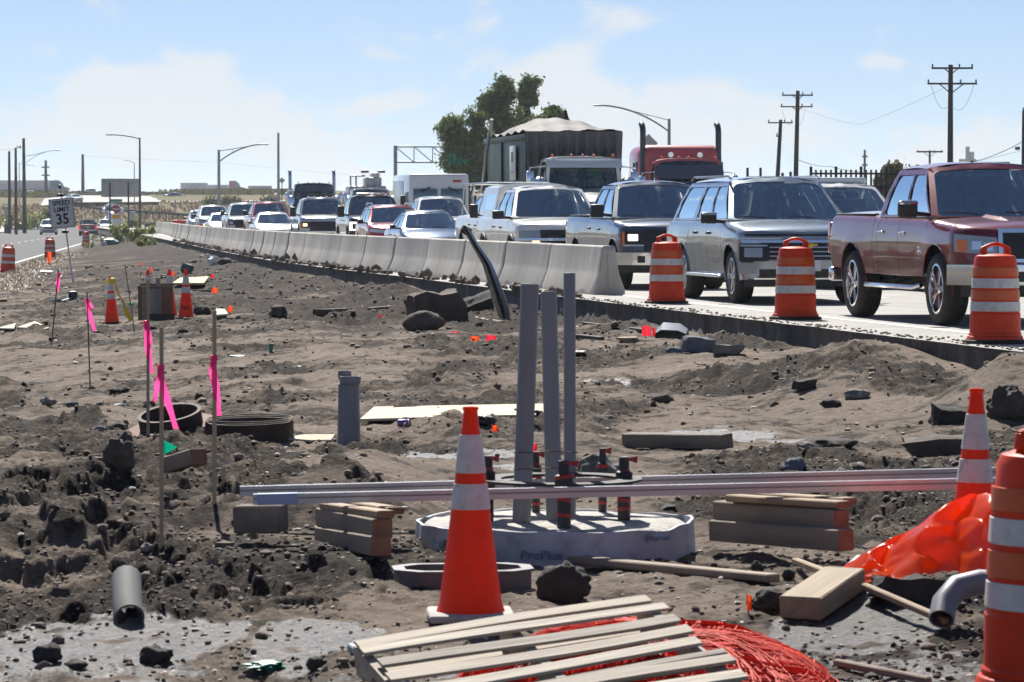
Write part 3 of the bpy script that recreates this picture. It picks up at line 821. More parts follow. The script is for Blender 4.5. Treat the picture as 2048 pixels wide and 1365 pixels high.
def vehicle(name, label, cat, sp, pm, pos, heading, group='vehicles queuing in the road works'):
    """heading: direction (dx, dy) in which the vehicle faces"""
    root = thing(name, label, cat, pos, (0, 0, math.atan2(heading[1], heading[0])), group)
    S = dict(of=.92, orr=1.15, wb=3.65, W=2.02, sill=.42, r=.40, tw=.28, arch=.50, nd=.42, nn=3.2, rake=.12, sh=.12, crown=.04, seams=[], tuck=.12, tumble=.085)
    S.update(sp)
    of, wb, hw, r = S['of'], S['wb'], S['W'] / 2, S['r']
    xf, xr = of, -wb - S['orr']
    nd, nn = S['nd'], S['nn']; rd, rn = S.get('rd', .22), S.get('rn', 3.4)
    top = S['top']
    def hwx(x):
        if x > xf - nd:
            t = min(.992, (x - (xf - nd)) / nd); return hw * (1 - t ** nn) ** (1 / nn)
        if x < xr + rd:
            t = min(.992, ((xr + rd) - x) / rd); return hw * (1 - t ** rn) ** (1 / rn)
        return hw
    def plan(y):
        q = min(.999, abs(y) / hw); return xf - nd * (1 - (1 - q ** nn) ** (1 / nn))
    def bulge(y): return S.get('fb', .05) * (1 - (abs(y) / hw) ** 2)
    def deform(p):
        # lean the nose back with height, soften under the bumper
        if p[0] > xf - nd - .3:
            k = sstep(xf - nd - .3, xf, p[0])
            dz = p[2] - .62
            return Vector((p[0] - k * S['rake'] * (max(0, dz) ** 1.5) * 1.2 - k * .10 * max(0, -dz) ** 1.0 + 0, p[1], p[2]))
        return Vector(p)
    xs = set(np.round(np.linspace(xr + rd, xf - nd, 34), 4))
    for t in (0, .2, .4, .55, .7, .8, .88, .94, .975, .992): xs.add(round(xf - nd + nd * t, 4)); xs.add(round(xr + rd - rd * t, 4))
    for xw in (0, -wb):
        for a in np.linspace(0, math.pi, 15): xs.add(round(xw + S['arch'] * math.cos(a), 4))
    seams = S['seams']
    for s_ in seams: xs.add(round(s_ - .006, 4)); xs.add(round(s_ + .006, 4))
    xs = sorted(xs)
    # drop near duplicates that are not seam edges
    keep = [xs[0]]
    sset = {round(s_ + d, 4) for s_ in seams for d in (-.006, .006)}
    for x in xs[1:]:
        if x - keep[-1] < .009 and x not in sset: continue
        keep.append(x)
    xs = keep
    SF = [0, .07, .18, .32, .46, .6, .74, .87, 1.]
    def zbot(x):
        z = S['sill']
        if x > S['arch'] * .9: z = S.get('fsill', S['sill'] - .06)
        if x < -wb - S['arch'] * .9: z = S['sill'] + .06
        for xw in (0, -wb):
            if abs(x - xw) < S['arch']: z = max(z, r + math.sqrt(S['arch'] ** 2 - (x - xw) ** 2) * .98)
        return z
    def ring(x):
        zb_, zt = zbot(x), sinterp(top, x)
        h = hwx(x); sh = S['sh']
        flare = .022 * (math.exp(-(x / .55) ** 2) + math.exp(-((x + wb) / .55) ** 2)) * S.get('flare', 1) * (h / hw)
        zw = S.get('waist', 1.0)
        def yy(z):
            lo = max(0, (zw - z) / zw); hi = max(0, (z - zw) / .45)
            return h + flare * max(0, 1 - abs(z - .75) / .55) - S['tuck'] * lo ** 1.6 - S['tumble'] * hi ** 1.5 + .008 * math.exp(-((z - S.get('crease', .98)) / .03) ** 2)
        zl = [zb_ + (zt - sh - zb_) * f for f in SF]
        half = [(yy(z), z) for z in zl]
        yS = half[-1][0]
        fw = min(sh * 1.2, yS * .5)
        for a in (22, 45, 68, 90): half.append((yS - fw * (1 - math.cos(R(a))), zt - sh + sh * math.sin(R(a))))
        yi = yS - fw
        for t in (.75, .5, .25, 0): half.append((yi * t, zt + S['crown'] * (1 - t * t) * (h / hw)))
        return half
    rings = [ring(x) for x in xs]
    nh = len(rings[0])
    full = [[deform((x, -p[0], p[1])) for p in rg_] + [deform((x, p[0], p[1])) for p in reversed(rg_[:-1])] for x, rg_ in zip(xs, rings)]
    nr = len(full[0])
    body = MB(); body.add([p for f in full for p in f], [])
    nside = len(SF) + 3
    doors = S.get('doors', [])
    dm = {}
    def in_seam(i): return any(abs(xs[i] - (s_ - .006)) < 1e-3 and abs(xs[i + 1] - (s_ + .006)) < 1e-3 for s_ in seams)
    for i in range(len(xs) - 1):
        xm = (xs[i] + xs[i + 1]) / 2; gap = in_seam(i)
        for j in range(nr - 1):
            jj = j if j < nh else nr - 2 - j
            side_face = jj < nside - 2
            q = (i * nr + j, i * nr + j + 1, (i + 1) * nr + j + 1, (i + 1) * nr + j)
            if side_face and gap: continue
            d = None
            if side_face:
                for k, (a, b) in enumerate(doors):
                    if a < xm < b: d = (k, j < nh)
            if d is None: body.f.append(q)
            else: dm.setdefault(d, []).append([full[i][j], full[i][j + 1], full[i + 1][j + 1], full[i + 1][j]])
    for end in (0, -1):       # front and rear caps
        rg_, x = rings[end], xs[end]
        rows = []
        for (y, z) in rg_:
            row = []
            for t in np.linspace(-1, 1, 9):
                b_ = (.0 + S.get('fb', .04) * (1 - t * t) * (hwx(x) / hw)) if end == -1 else -.03 * (1 - t * t)
                row.append(deform((x + b_, y * t, z)))
            rows.append(row)
        body.grid(rows)
    body.build('body', pm, root, ang=32)
    handle_m = S.get('handle', BLACK)
    for (k, right), quads in dm.items():
        mb = MB(); key = {}
        for q in quads:
            ids = []
            for p in q:
                kk = (round(p[0], 4), round(p[1], 4), round(p[2], 4))
                if kk not in key: key[kk] = len(mb.v); mb.v.append(tuple(p))
                ids.append(key[kk])
            mb.f.append(tuple(ids))
        d = mb.build('door', pm, root, ang=32)
        a, b = doors[k]
        zt = sinterp(top, a + .2)
        hx = a + .16; sy = -1 if right else 1
        yv = hw - .005 - S['tumble'] * max(0, (zt - .2 - S.get('waist', 1.0)) / .45) ** 1.5
        MB().rbox((hx, sy * (yv + .012), zt - .2), (.19, .045, .042), .012, 2).build('handle', handle_m, d)
    # underbody and wheel wells
    ub = MB()
    zt_ = S['sill'] + .08
    ub.box(((xf + xr) / 2, 0, S['sill'] - .02), (xf - xr - .35, S['W'] - .62, .24))
    def slab_(xa, xb, w_):
        tp = min(sinterp(top, xa), sinterp(top, xb), sinterp(top, (xa + xb) / 2)) - .13
        b0 = S['sill'] + .02
        if tp > b0 + .05: ub.box(((xa + xb) / 2, 0, (b0 + tp) / 2), (xb - xa, w_, tp - b0))
    slab_(-.35, xf - nd, S['W'] - .75); slab_(xr + .3, -.35, S['W'] - .75)
    for xa, xb in ((S['arch'] + .02 - wb, -S['arch'] - .02), (xr + .12, -wb - S['arch'] - .02), (S['arch'] + .02, xf - .35)):
        slab_(xa, xb, S['W'] - .24 - (0.28 if xa > 0 else 0))
    ub.build('underbody', UNDER, root, smooth=False)
    rimm = S.get('rim', STEEL)
    for xw in (0, -wb):
        for sy in (-1, 1):
            wheel(root, xw, sy * (hw - S['tw'] / 2 - .03 + S.get('wout', 0)), r, S['tw'], sy, rimm, S.get('spokes', 6), S.get('rr', .62))
    # wheel-arch lips
    for xw in (0, -wb):
        for sy in (-1, 1):
            pts = []
            for a in np.linspace(R(-8), R(188), 15):
                x = xw + (S['arch'] + .0) * math.cos(a); z = r + math.sin(a) * S['arch'] * .98
                pts.append(Vector((x, sy * (hwx(x) + .012 * (1 if z > .5 else .3) - S['tuck'] * max(0, (S.get('waist', 1.0) - z) / S.get('waist', 1.0)) ** 1.6), z)))
            MB().tube(pts, .010 if not S.get('archm') else .04, 6).build('wheel_arch_trim', S.get('archm', pm), root, ang=60)
    # patches on the nose: (name, y0, y1, z0, z1, off, thickness, material, mirror)
    def patch(y0, y1, z0, z1, off, th, n=10, nz=3, skew=0.):
        rows_f, rows_b = [], []
        for iz in range(nz + 1):
            z = z0 + (z1 - z0) * iz / nz; rf, rb = [], []
            for iy in range(n + 1):
                y = y0 + (y1 - y0) * iy / n
                zz = z + skew * (abs(y) - min(abs(y0), abs(y1)))
                x = plan(y) + bulge(y) * 0 + off
                # push outwards along the plan normal near the corner
                e = .01; dx = (plan(y + e) - plan(y - e)) / (2 * e); nrm = Vector((1, -dx, 0)).normalized()
                base = Vector((plan(y), y, zz))
                rf.append(deform(base + nrm * (off + th))); rb.append(deform(base + nrm * off))
            rows_f.append(rf); rows_b.append(rb)
        mb = MB().grid(rows_f)
        edge = lambda rs: rs[0] + [r_[-1] for r_ in rs[1:]] + rs[-1][-2::-1] + [r_[0] for r_ in rs[-2:0:-1]] + [rs[0][0]]
        mb.grid([edge(rows_f), edge(rows_b)])
        return mb
    for it in S.get('nose', []):
        nm, y0, y1, z0, z1, off, th, mm = it[:8]
        sk = it[9] if len(it) > 9 else 0
        patch(y0, y1, z0, z1, off, th, skew=sk).build(nm, mm, root, ang=30)
        if len(it) > 8 and it[8]: patch(-y0, -y1, z0, z1, off, th, skew=sk).build(nm, mm, root, ang=30)
    S['_deform'] = deform; S['_plan'] = plan
    # rear lamps
    for sy in (-1, 1):
        zt = sinterp(top, xr + .2)
        MB().rbox((xr + .06, sy * (hw - .10), zt - .32), (.16, .16, .42), .03).build('tail_light', S.get('tail', mat('red_lens', (.35, .01, .01), .2, coat=1.)), root)
    if S.get('plate_rear'): MB().rbox((xr - .03, 0, .85), (.02, .32, .16), .005).build('licence_plate', WHITE_P, root)
    MB().rbox((xr - .02, 0, .55), (.16, S['W'] - .1, .2), .04).build('rear_bumper', S.get('rbump', CHROME), root)
    if S.get('g'):
        zb_ = S['belt']
        root_w = greenhouse(root, S['g'], S.get('roof_paint', pm), zb_)
    # mirrors
    mx, mz, mw, mh = S.get('mirror', (-.62, 1.3, .22, .17))
    for sy in (-1, 1):
        mb = MB()
        mb.rbox((mx, sy * (hw + .06 + mw / 2), mz), (.11, mw, mh), .03, 2)
        mo = mb.build('mirror', S.get('mirror_m', BLACK), root)
        MB().tube([(mx - .02, sy * (hw - .12), mz - mh * .35), (mx, sy * (hw + .1), mz - mh * .25)], .03, 6).build('mirror_arm', BLACK, mo)
        if S.get('mirror_cap'):
            MB().rbox((mx + .012, sy * (hw + .06 + mw / 2), mz + mh * .38), (.115, mw + .008, mh * .3), .03, 2).build('mirror_cap', S['mirror_cap'], mo)
    return root, S

def wheel_only(x): pass

# pickups ---------------------------------------------------------------------------------------------------------
def pickup_spec(**kw):
    sp = dict(of=.95, orr=1.18, wb=3.66, W=2.02, sill=.5, fsill=.52, r=.41, arch=.51, nd=.46, nn=3.0, rake=.10, belt=1.27,
              top=[(1.0, 1.07), (.9, 1.13), (.6, 1.18), (-.55, 1.245), (-.75, 1.262), (-2.75, 1.285), (-2.85, 1.30), (-4.9, 1.32)],
              seams=[-.52, -1.58, -2.52, -2.74], doors=[(-1.574, -.526), (-2.514, -1.586)],
              g=dict(xA=-.30, xB=-1.16, xC=-2.50, xD=-2.73, zr=1.94, hb=.93, ht=.71, side=[(.46, .36, 'clear'), (.93, .9, 'dark'), (1., 1., 'solid')], xseat=-1.75, xseat2=-2.5, bowr=.05),
              mirror=(-.58, 1.34, .22, .22))
    sp.update(kw); return sp

def bed_rails(root, S, z, x0=-2.78, cover=True):
    hw = S['W'] / 2
    mb = MB()
    for sy in (-1, 1): mb.rbox(((x0 - S['wb'] - S['orr']) / 2 + .0, sy * (hw - .13), z), (abs(x0 + S['wb'] + S['orr']) - .2, .07, .03), .008)
    mb.build('bed_rail_cap', BLACK, root)
# ------------------------------------------------------------------ the queue on the concrete road
def head(Y):
    d = Vector((fe(Y - 3) - fe(Y + 3), -6.0)); d.normalize(); return d
def veh_at(px_front_mid, Y): return Vector(((px_front_mid - W_PX / 2) / F_PX * Y, Y, 0))
DARKG = mat('dark_grille', (.015, .015, .017), .35, .3)
MAROON = paint('maroon', (.15, .004, .014), .2, .28)
SILVER_B = paint('silver_blue', (.30, .35, .39), .6, .26)
BLUEGREY = paint('blue_grey', (.035, .06, .115), .2, .3)
WHITE = paint('white', (.72, .72, .71), 0., .35)
RED = paint('red', (.34, .018, .025), .3, .3)
NAVY = paint('dark_blue', (.016, .022, .035), .4, .3)
SILVER = paint('silver', (.48, .5, .52), .55, .3)
BLUE = paint('steel_blue', (.07, .11, .19), .5, .25)
GREYP = paint('grey', (.16, .17, .18), .5, .3)
BURG = paint('burgundy', (.12, .012, .02), .4, .3)
REDTRUCK = paint('faded_red', (.55, .10, .09), .0, .45)
BLACKP = paint('black', (.012, .013, .016), .3, .25)
PALE = paint('pale_green_white', (.6, .64, .64), .2, .3)

# 1 maroon pickup, nearest, cut by the picture's right edge
sp = pickup_spec(wb=3.57, of=.97, orr=1.2, r=.44, arch=.55, sill=.58, fsill=.6, tw=.3, W=2.03, handle=CHROME, rim=CHROME, spokes=5, rr=.68, wout=.03, belt=1.30,
    top=[(1.0, 1.10), (.9, 1.17), (.6, 1.22), (-.55, 1.285), (-.75, 1.295), (-2.6, 1.315), (-2.75, 1.33), (-4.9, 1.35)], seams=[-.5, -1.55, -2.45, -2.66], doors=[(-1.544, -.506), (-2.444, -1.556)],
    g=dict(xA=-.28, xB=-1.14, xC=-2.43, xD=-2.65, zr=1.97, hb=.93, ht=.72, side=[(.46, .36, 'clear'), (.93, .9, 'dark'), (1., 1., 'solid')], xseat=-1.72, xseat2=-2.42, bowr=.05),
    mirror=(-.55, 1.40, .24, .2), mirror_cap=CHROME, tuck=.12,
    nose=[('grille', -.50, .50, .80, 1.13, .004, .02, DARKG), ('grille_surround', -.54, .54, 1.12, 1.17, .008, .035, CHROME), ('grille_surround', -.54, -.49, .80, 1.13, .008, .035, CHROME, True),
          ('grille_surround', -.54, .54, .77, .81, .008, .035, CHROME), ('grille_bar', -.50, .50, .90, .915, .012, .02, BLACK), ('grille_bar', -.5, .5, .98, .995, .012, .02, BLACK), ('grille_bar', -.5, .5, 1.055, 1.07, .012, .02, BLACK),
          ('grille_cross', -.03, .03, .8, 1.13, .014, .03, CHROME), ('headlight', -.985, -.55, .85, 1.06, .004, .022, mat('dim_lamp', (.3, .31, .32), .1, .4, coat=1.), True, .10), ('headlight_reflector', -.70, -.60, .90, 1.0, .024, .012, CHROME, True), ('headlight_reflector', -.83, -.73, .92, 1.02, .024, .012, CHROME, True),
          ('turn_signal', -.965, -.88, .89, 1.03, .024, .01, AMBER, True, .08), ('bumper', -1.0, 1.0, .50, .74, .03, .07, CHROME), ('bumper_intake', -.45, .45, .54, .66, .095, .012, BLACK),
          ('fog_light', -.80, -.68, .56, .66, .095, .015, LAMP, True), ('air_dam', -.93, .93, .36, .50, -.01, .05, BLACK)])
root, S = vehicle('pickup_truck', 'maroon crew cab pickup with chrome wheels behind the rightmost road drum', 'pickup', sp, MAROON, (6.09, 42.3, 0), (.19, -1))
bed_rails(root, S, 1.335)
for sy in (-1, 1):
    mb = MB(); mb.tube([(-.62, sy * 1.0, .47), (-.72, sy * 1.06, .44), (-2.75, sy * 1.06, .44), (-2.88, sy * 1.0, .47)], .034, 8)
    for x in (-1.0, -1.8, -2.5): mb.tube([(x, sy * 1.05, .44), (x, sy * .7, .56)], .02, 5)
    mb.build('running_board', CHROME, root)
    MB().rbox((-1.55, sy * .975, .60), (2.1, .02, .05), .008).build('rocker_trim', CHROME, root)
    o = MB().rbox((-.62, sy * 1.012, .93), (.20, .012, .03), .004); o.rbox((-.64, sy * 1.014, .875), (.13, .012, .05), .004); o.build('badge', CHROME, root)
    MB().rbox((-4.55, sy * 1.008, 1.05), (.06, .02, .035), .006).build('side_marker', MARK, root)
MB().rbox((-1.72, 0, 1.995), (.16, .05, .05), .02, 2, None, (.5, .5)).build('roof_antenna', BLACK, root)
for sy in (-.26, .26):       # raised ribs pressed into the bonnet
    MB().add([(.75, sy - .05, 1.215), (.75, sy + .05, 1.215), (-.35, sy + .09, 1.30), (-.35, sy - .09, 1.30), (.2, sy, 1.305), (-.35, sy, 1.335), (.7, sy, 1.23)],
             [(0, 1, 6), (0, 6, 4, 3), (6, 1, 2, 4), (3, 4, 5), (4, 2, 5)]).build('bonnet_rib', MAROON, root)

# 2 silver-blue large SUV
def suv_spec(**kw):
    sp = dict(of=.92, orr=1.25, wb=3.4, W=2.03, sill=.42, fsill=.36, r=.41, arch=.49, nd=.46, nn=3.0, rake=.14, belt=1.25, tuck=.12,
        top=[(1.0, 1.02), (.86, 1.10), (.5, 1.15), (-.5, 1.235), (-.75, 1.25), (-4.4, 1.26)], seams=[-.55, -1.6, -2.55], doors=[(-1.594, -.556), (-2.544, -1.606)],
        g=dict(xA=-.28, xB=-1.22, xC=-4.15, xD=-4.5, zr=1.91, hb=.93, ht=.71, side=[(.30, .20, 'clear'), (.56, .505, 'dark'), (.60, .545, 'solid'), (.955, .955, 'dark'), (1., 1., 'solid')], xseat=-1.75, xseat2=-2.7, bowr=.08, htr=.69),
        mirror=(-.6, 1.28, .24, .17))
    sp.update(kw); return sp
sp = suv_spec(handle=BLACK, rim=STEEL, spokes=6, rr=.66, mirror_cap=SILVER_B,
    nose=[('hood_lip_trim', -.93, .93, 1.015, 1.045, .004, .012, DARKG), ('daytime_light', -.97, -.42, .965, .99, .006, .02, LAMP, True),
          ('grille', -.72, .72, .66, .94, .006, .02, DARKG), ('grille_upper_bar', -.95, .95, .915, .955, .014, .025, CHROME),
          ('grille_bar', -.6, .6, .84, .855, .02, .02, STEEL), ('grille_bar', -.6, .6, .775, .79, .02, .02, STEEL), ('grille_bar', -.6, .6, .71, .725, .02, .02, STEEL),
          ('headlight_housing', -.99, -.62, .62, .90, .004, .02, DARKG, True), ('headlight', -.93, -.70, .70, .84, .022, .012, mat('dim_lamp', (.3, .31, .32), .1, .4, coat=1.), True), ('headlight_trim', -.97, -.63, .86, .885, .024, .012, STEEL, True),
          ('bumper', -.99, .99, .45, .64, .006, .03, SILVER_B), ('lower_intake', -.74, .74, .36, .52, .03, .02, BLACK), ('skid_trim', -.8, .8, .37, .392, .045, .02, CHROME), ('air_dam', -.93, .93, .26, .36, -.01, .04, BLACK)])
pos = (4.27, 52.9, 0)
root, S = vehicle('large_suv', 'silver blue long sport utility vehicle behind the middle road drum', 'suv', sp, SILVER_B, pos, (.165, -1))
d = S['_deform']
p = d((S['_plan'](0) + .06, 0, .885)); gold = mat('gold_emblem', (.55, .36, .08), .3, .8)
MB().rbox(p, (.03, .22, .035), .004).rbox(p + Vector((0, 0, 0)), (.034, .08, .075), .004).build('emblem', gold, root)
pl = MB().rbox(d((S['_plan'](0) + .075, .0, .575)), (.015, .31, .16), .004).build('licence_plate', WHITE_P, root)
t = text_mb('881', .1, .002, bold=.003); q = d((S['_plan'](0) + .086, 0, .565))
t.map(lambda v: (q.x + v.z, q.y + v.x, q.z + v.y)).build('plate_number', mat('plate_ink', (.03, .05, .12), .6), pl, smooth=False)
for sy in (-1, 1):
    MB().rbox((-1.7, sy * .98, .40), (2.3, .16, .05), .02).build('running_board', STEEL, root)
    MB().tube([(-1.25, sy * .70, 1.885), (-1.4, sy * .71, 1.925), (-3.9, sy * .69, 1.93), (-4.15, sy * .68, 1.885)], .018, 6).build('roof_rail', SILVER_B, root)
    MB().rbox((-.72, sy * 1.008, .86), (.2, .01, .022), .003).build('badge', CHROME, root)
    MB().rbox((.62, sy * .985, .75), (.04, .03, .13), .008).build('side_marker', MARK, root)
MB().rbox((-3.9, 0, 1.94), (.2, .05, .07), .02, 2, None, (.4, .5)).build('roof_antenna', BLACK, root)

# 3 blue-grey pickup
ford_nose = lambda b, lit: [('grille', -.62, .62, .68, 1.06, .006, .022, DARKG), ('grille_bar', -.6, .6, .93, .97, .02, .02, BLACK), ('grille_bar', -.6, .6, .80, .84, .02, .02, BLACK),
          ('headlight_housing', -.97, -.60, .77, 1.04, .004, .02, BLACK, True), ('headlight', -.87, -.72, .87, .98, .022, .014, lit, True), ('headlight_surround', -.95, -.62, .775, .80, .022, .016, LAMP, True), ('headlight_surround', -.955, -.925, .78, 1.03, .022, .016, AMBER, True),
          ('bumper', -1.0, 1.0, .44, .66, .02, .07, b), ('tow_opening', -.35, .35, .46, .6, .085, .012, BLACK), ('fog_light', -.72, -.6, .48, .6, .088, .012, BLACK, True), ('air_dam', -.95, .95, .30, .44, -.01, .05, BLACK)]
sp = pickup_spec(nose=ford_nose(CHROME, LAMP_ON), mirror=(-.55, 1.40, .24, .24), handle=BLUEGREY, rim=BLACK, wb=3.68)
root, S = vehicle('pickup_truck', 'blue grey crew cab pickup with lit headlight beside the barrier end', 'pickup', sp, BLUEGREY, (2.80, 63.0, 0), (.165, -1))
bed_rails(root, S, 1.315)
for sy in (-1, 1): MB().rbox((-.55, sy * 1.19, 1.30), (.01, .1, .02), .003).build('mirror_signal', MARK, root)

# 4 white older pickup with a canopy over its bed
chev = [('grille', -.55, .55, .86, 1.02, .006, .02, DARKG), ('grille_bar', -.95, .95, .80, .85, .01, .035, CHROME), ('headlight', -.95, -.56, .86, 1.0, .004, .022, mat('dim_lamp', (.3, .31, .32), .1, .4, coat=1.), True),
        ('turn_signal', -.95, -.72, .68, .79, .006, .02, AMBER, True), ('running_light', -.71, -.58, .68, .79, .006, .024, LAMP_WARM, True), ('lower_grille', -.55, .55, .66, .79, .006, .02, DARKG),
        ('bumper', -.99, .99, .42, .63, .02, .07, CHROME), ('air_dam', -.9, .9, .28, .42, -.01, .04, BLACK)]
sp = pickup_spec(nose=chev, archm=BLACK, mirror=(-.6, 1.33, .24, .18), handle=BLACK)
root, S = vehicle('pickup_truck', 'white pickup with a white bed canopy, warm front light glowing', 'pickup', sp, WHITE, (.98, 72.8, 0), (.165, -1))
cp = dict(xA=-2.82, xB=-2.9, xC=-4.6, xD=-4.78, zr=1.99, hb=.9, ht=.78, side=[(.12, .1, 'solid'), (.86, .84, 'clear'), (1, 1, 'solid')], bow=(.03, .03), bowr=.03, crown=.08)
fr = MB(); zb0, zte = 1.32, 1.92
for sy in (-1, 1):
    gm = MB()
    def cf(s, t, sy=sy): return Vector((-2.86 - 1.9 * s - .0 * t, sy * (.92 - .12 * t), zb0 + (zte - zb0) * t))
    cell(fr, gm, cf, (.12, .14, .2, .22), rr=.08, depth=(0, sy * .01, 0))
    gm.build('canopy_window', GL_SIDE, root)
fr.grid([[(-2.86 - 1.9 * i / 6, u * .80, zte + .10 * (1 - abs(u) ** 3)) for u in np.linspace(-1, 1, 11)] for i in range(7)])
fr.grid([[(-2.86, u * .92 * (1 - t) + u * .8 * t, zb0 + (zte - zb0) * t + t * .10 * (1 - abs(u) ** 3)) for u in np.linspace(-1, 1, 11)] for t in (0, .5, 1)])
fr.build('bed_canopy', WHITE, root)

# 5 white pickup behind it with a rack, mostly hidden
sp = pickup_spec(nose=ford_nose(CHROME, LAMP), mirror=(-.55, 1.42, .2, .34))
root, S = vehicle('pickup_truck', 'white work pickup with ladder rack hidden behind the white canopy pickup', 'pickup', sp, WHITE, (.30, 86.5, 0), (.17, -1))
mb = MB()
for sy in (-1, 1):
    for x in (-2.85, -4.5): mb.tube([(x, sy * .85, 1.3), (x, sy * .8, 2.12)], .025, 6)
    mb.tube([(-.9, sy * .8, 2.12), (-4.6, sy * .8, 2.12)], .025, 6)
for x in (-1., -2.85, -4.5): mb.tube([(x, -.8, 2.12), (x, .8, 2.12)], .025, 6)
mb.build('ladder_rack', STEEL, root)

# sedans
def sedan_spec(**kw):
    sp = dict(of=.86, orr=.98, wb=2.85, W=1.86, sill=.26, fsill=.22, r=.34, arch=.38, tw=.22, nd=.62, nn=2.5, rake=.22, belt=.94, waist=.68, tuck=.10, tumble=.07, crown=.05, sh=.1, crease=.76,
        top=[(.9, .62), (.75, .70), (.3, .82), (-.5, .93), (-.8, .95), (-2.9, .98), (-3.4, .97), (-3.9, .92)], seams=[-.5, -1.5, -2.4], doors=[(-1.494, -.506), (-2.394, -1.506)],
        g=dict(xA=-.25, xB=-1.25, xC=-2.3, xD=-3.35, zr=1.44, hb=.84, ht=.60, side=[(.44, .42, 'clear'), (.8, .86, 'dark'), (1., 1., 'solid')], xseat=-1.6, xseat2=-2.3, bow=(.22, .14), bowr=.14, crown=.05, rear_low=.05),
        mirror=(-.55, 1.0, .17, .12), handle=BLACK, rbump=BLACK,
        nose=[('headlight', -.86, -.42, .60, .67, .003, .014, LAMP, True, .1), ('grille', -.35, .35, .46, .56, .003, .014, DARKG), ('lower_intake', -.55, .55, .26, .38, .003, .016, BLACK)])
    sp.update(kw); return sp
root, S = vehicle('sedan', 'steel blue glass roofed sedan low behind the concrete barriers', 'car', sedan_spec(mirror_m=BLACK), BLUE, (-2.15, 96.5, 0), (.16, -1))
MB().grid([[(-1.2 - 1.15 * i / 5, u * .56, 1.447 + .05 * (1 - abs(u) ** 3) * 0 + .02 * (1 - u * u) - .0) for u in np.linspace(-1, 1, 7)] for i in range(6)])

# red crossover
def cross_spec(**kw):
    sp = suv_spec(of=.88, orr=.95, wb=2.72, W=1.87, r=.36, arch=.42, tw=.23, sill=.34, fsill=.28, belt=1.06, waist=.82, nd=.55, nn=2.6, rake=.2,
        top=[(.95, .84), (.8, .92), (.4, 1.0), (-.4, 1.06), (-.7, 1.07), (-3.7, 1.12)], seams=[-.45, -1.42, -2.3], doors=[(-1.414, -.456), (-2.294, -1.426)],
        g=dict(xA=-.25, xB=-1.15, xC=-3.1, xD=-3.5, zr=1.64, hb=.86, ht=.66, side=[(.38, .30, 'clear'), (.68, .66, 'dark'), (.93, .93, 'dark'), (1., 1., 'solid')], xseat=-1.5, xseat2=-2.4, bowr=.1, bow=(.2, .12)),
        mirror=(-.5, 1.12, .2, .14), handle=BLACK,
        nose=[('headlight', -.88, -.45, .76, .86, .003, .016, LAMP, True, .08), ('grille', -.42, .42, .62, .82, .003, .016, DARKG), ('bumper_intake', -.6, .6, .34, .48, .003, .018, BLACK), ('fog_light', -.8, -.68, .42, .52, .003, .018, LAMP, True)])
    sp.update(kw); return sp
root, S = vehicle('crossover_car', 'red crossover car with silver roof rails behind the barriers', 'car', cross_spec(), RED, (-3.62, 109.8, 0), (.15, -1))
for sy in (-1, 1): MB().tube([(-1.2, sy * .62, 1.62), (-1.35, sy * .63, 1.69), (-2.9, sy * .62, 1.70), (-3.1, sy * .61, 1.63)], .022, 6).build('roof_rail', STEEL, root)

# white pickup in the far lane behind the blue sedan
sp = pickup_spec(nose=chev, mirror=(-.6, 1.36, .22, .2))
vehicle('pickup_truck', 'white pickup in front of the white step van', 'pickup', sp, WHITE, (-2.25, 117., 0), (.14, -1))
# dark heavy pickup with bright C-shaped lamp
cl = [('grille', -.6, .6, .72, 1.1, .006, .022, DARKG), ('lamp_bracket', -.96, -.60, 1.02, 1.07, .01, .03, LAMP_ON, True), ('lamp_bracket', -.96, -.91, .78, 1.02, .01, .03, LAMP_ON, True), ('lamp_bracket', -.96, -.60, .78, .82, .01, .03, LAMP_ON, True),
      ('headlight', -.88, -.64, .84, 1.0, .006, .02, DARKG, True), ('bumper', -1.0, 1.0, .46, .68, .02, .07, BLACK), ('air_dam', -.95, .95, .32, .46, -.01, .05, BLACK)]
sp = pickup_spec(nose=cl, mirror=(-.55, 1.45, .24, .4), r=.44, arch=.54, sill=.58, top=[(1.0, 1.14), (.9, 1.2), (.6, 1.25), (-.55, 1.31), (-2.75, 1.35), (-4.9, 1.38)], belt=1.33,
    g=dict(xA=-.42, xB=-1.1, xC=-2.5, xD=-2.7, zr=2.03, hb=.93, ht=.76, side=[(.46, .36, 'clear'), (.93, .9, 'dark'), (1., 1., 'solid')], xseat=-1.75, xseat2=-2.5, bowr=.05))
root, S = vehicle('pickup_truck', 'dark blue heavy pickup with bright bracket shaped lamps and roof lights', 'pickup', sp, NAVY, (-4.85, 124.5, 0), (.14, -1))
for y in (-.5, -.25, 0, .25, .5): MB().rbox((-1.2, y, 2.05), (.1, .1, .05), .02).build('roof_marker', MARK if abs(y) < .4 else AMBER, root)
MB().rbox((-1.5, 0, 2.08), (.18, 1.1, .07), .02).build('light_bar', STEEL, root)
# silver heavy pickup with warm lamps
sp = dict(sp); sp['nose'] = ford_nose(CHROME, LAMP_WARM)
root, S = vehicle('pickup_truck', 'silver heavy pickup with warm glowing stacked headlights', 'pickup', sp, SILVER, (-7.65, 142., 0), (.14, -1))
for y in (-.5, -.25, 0, .25, .5): MB().rbox((-1.2, y, 2.05), (.1, .09, .05), .02).build('roof_marker', MARK, root)
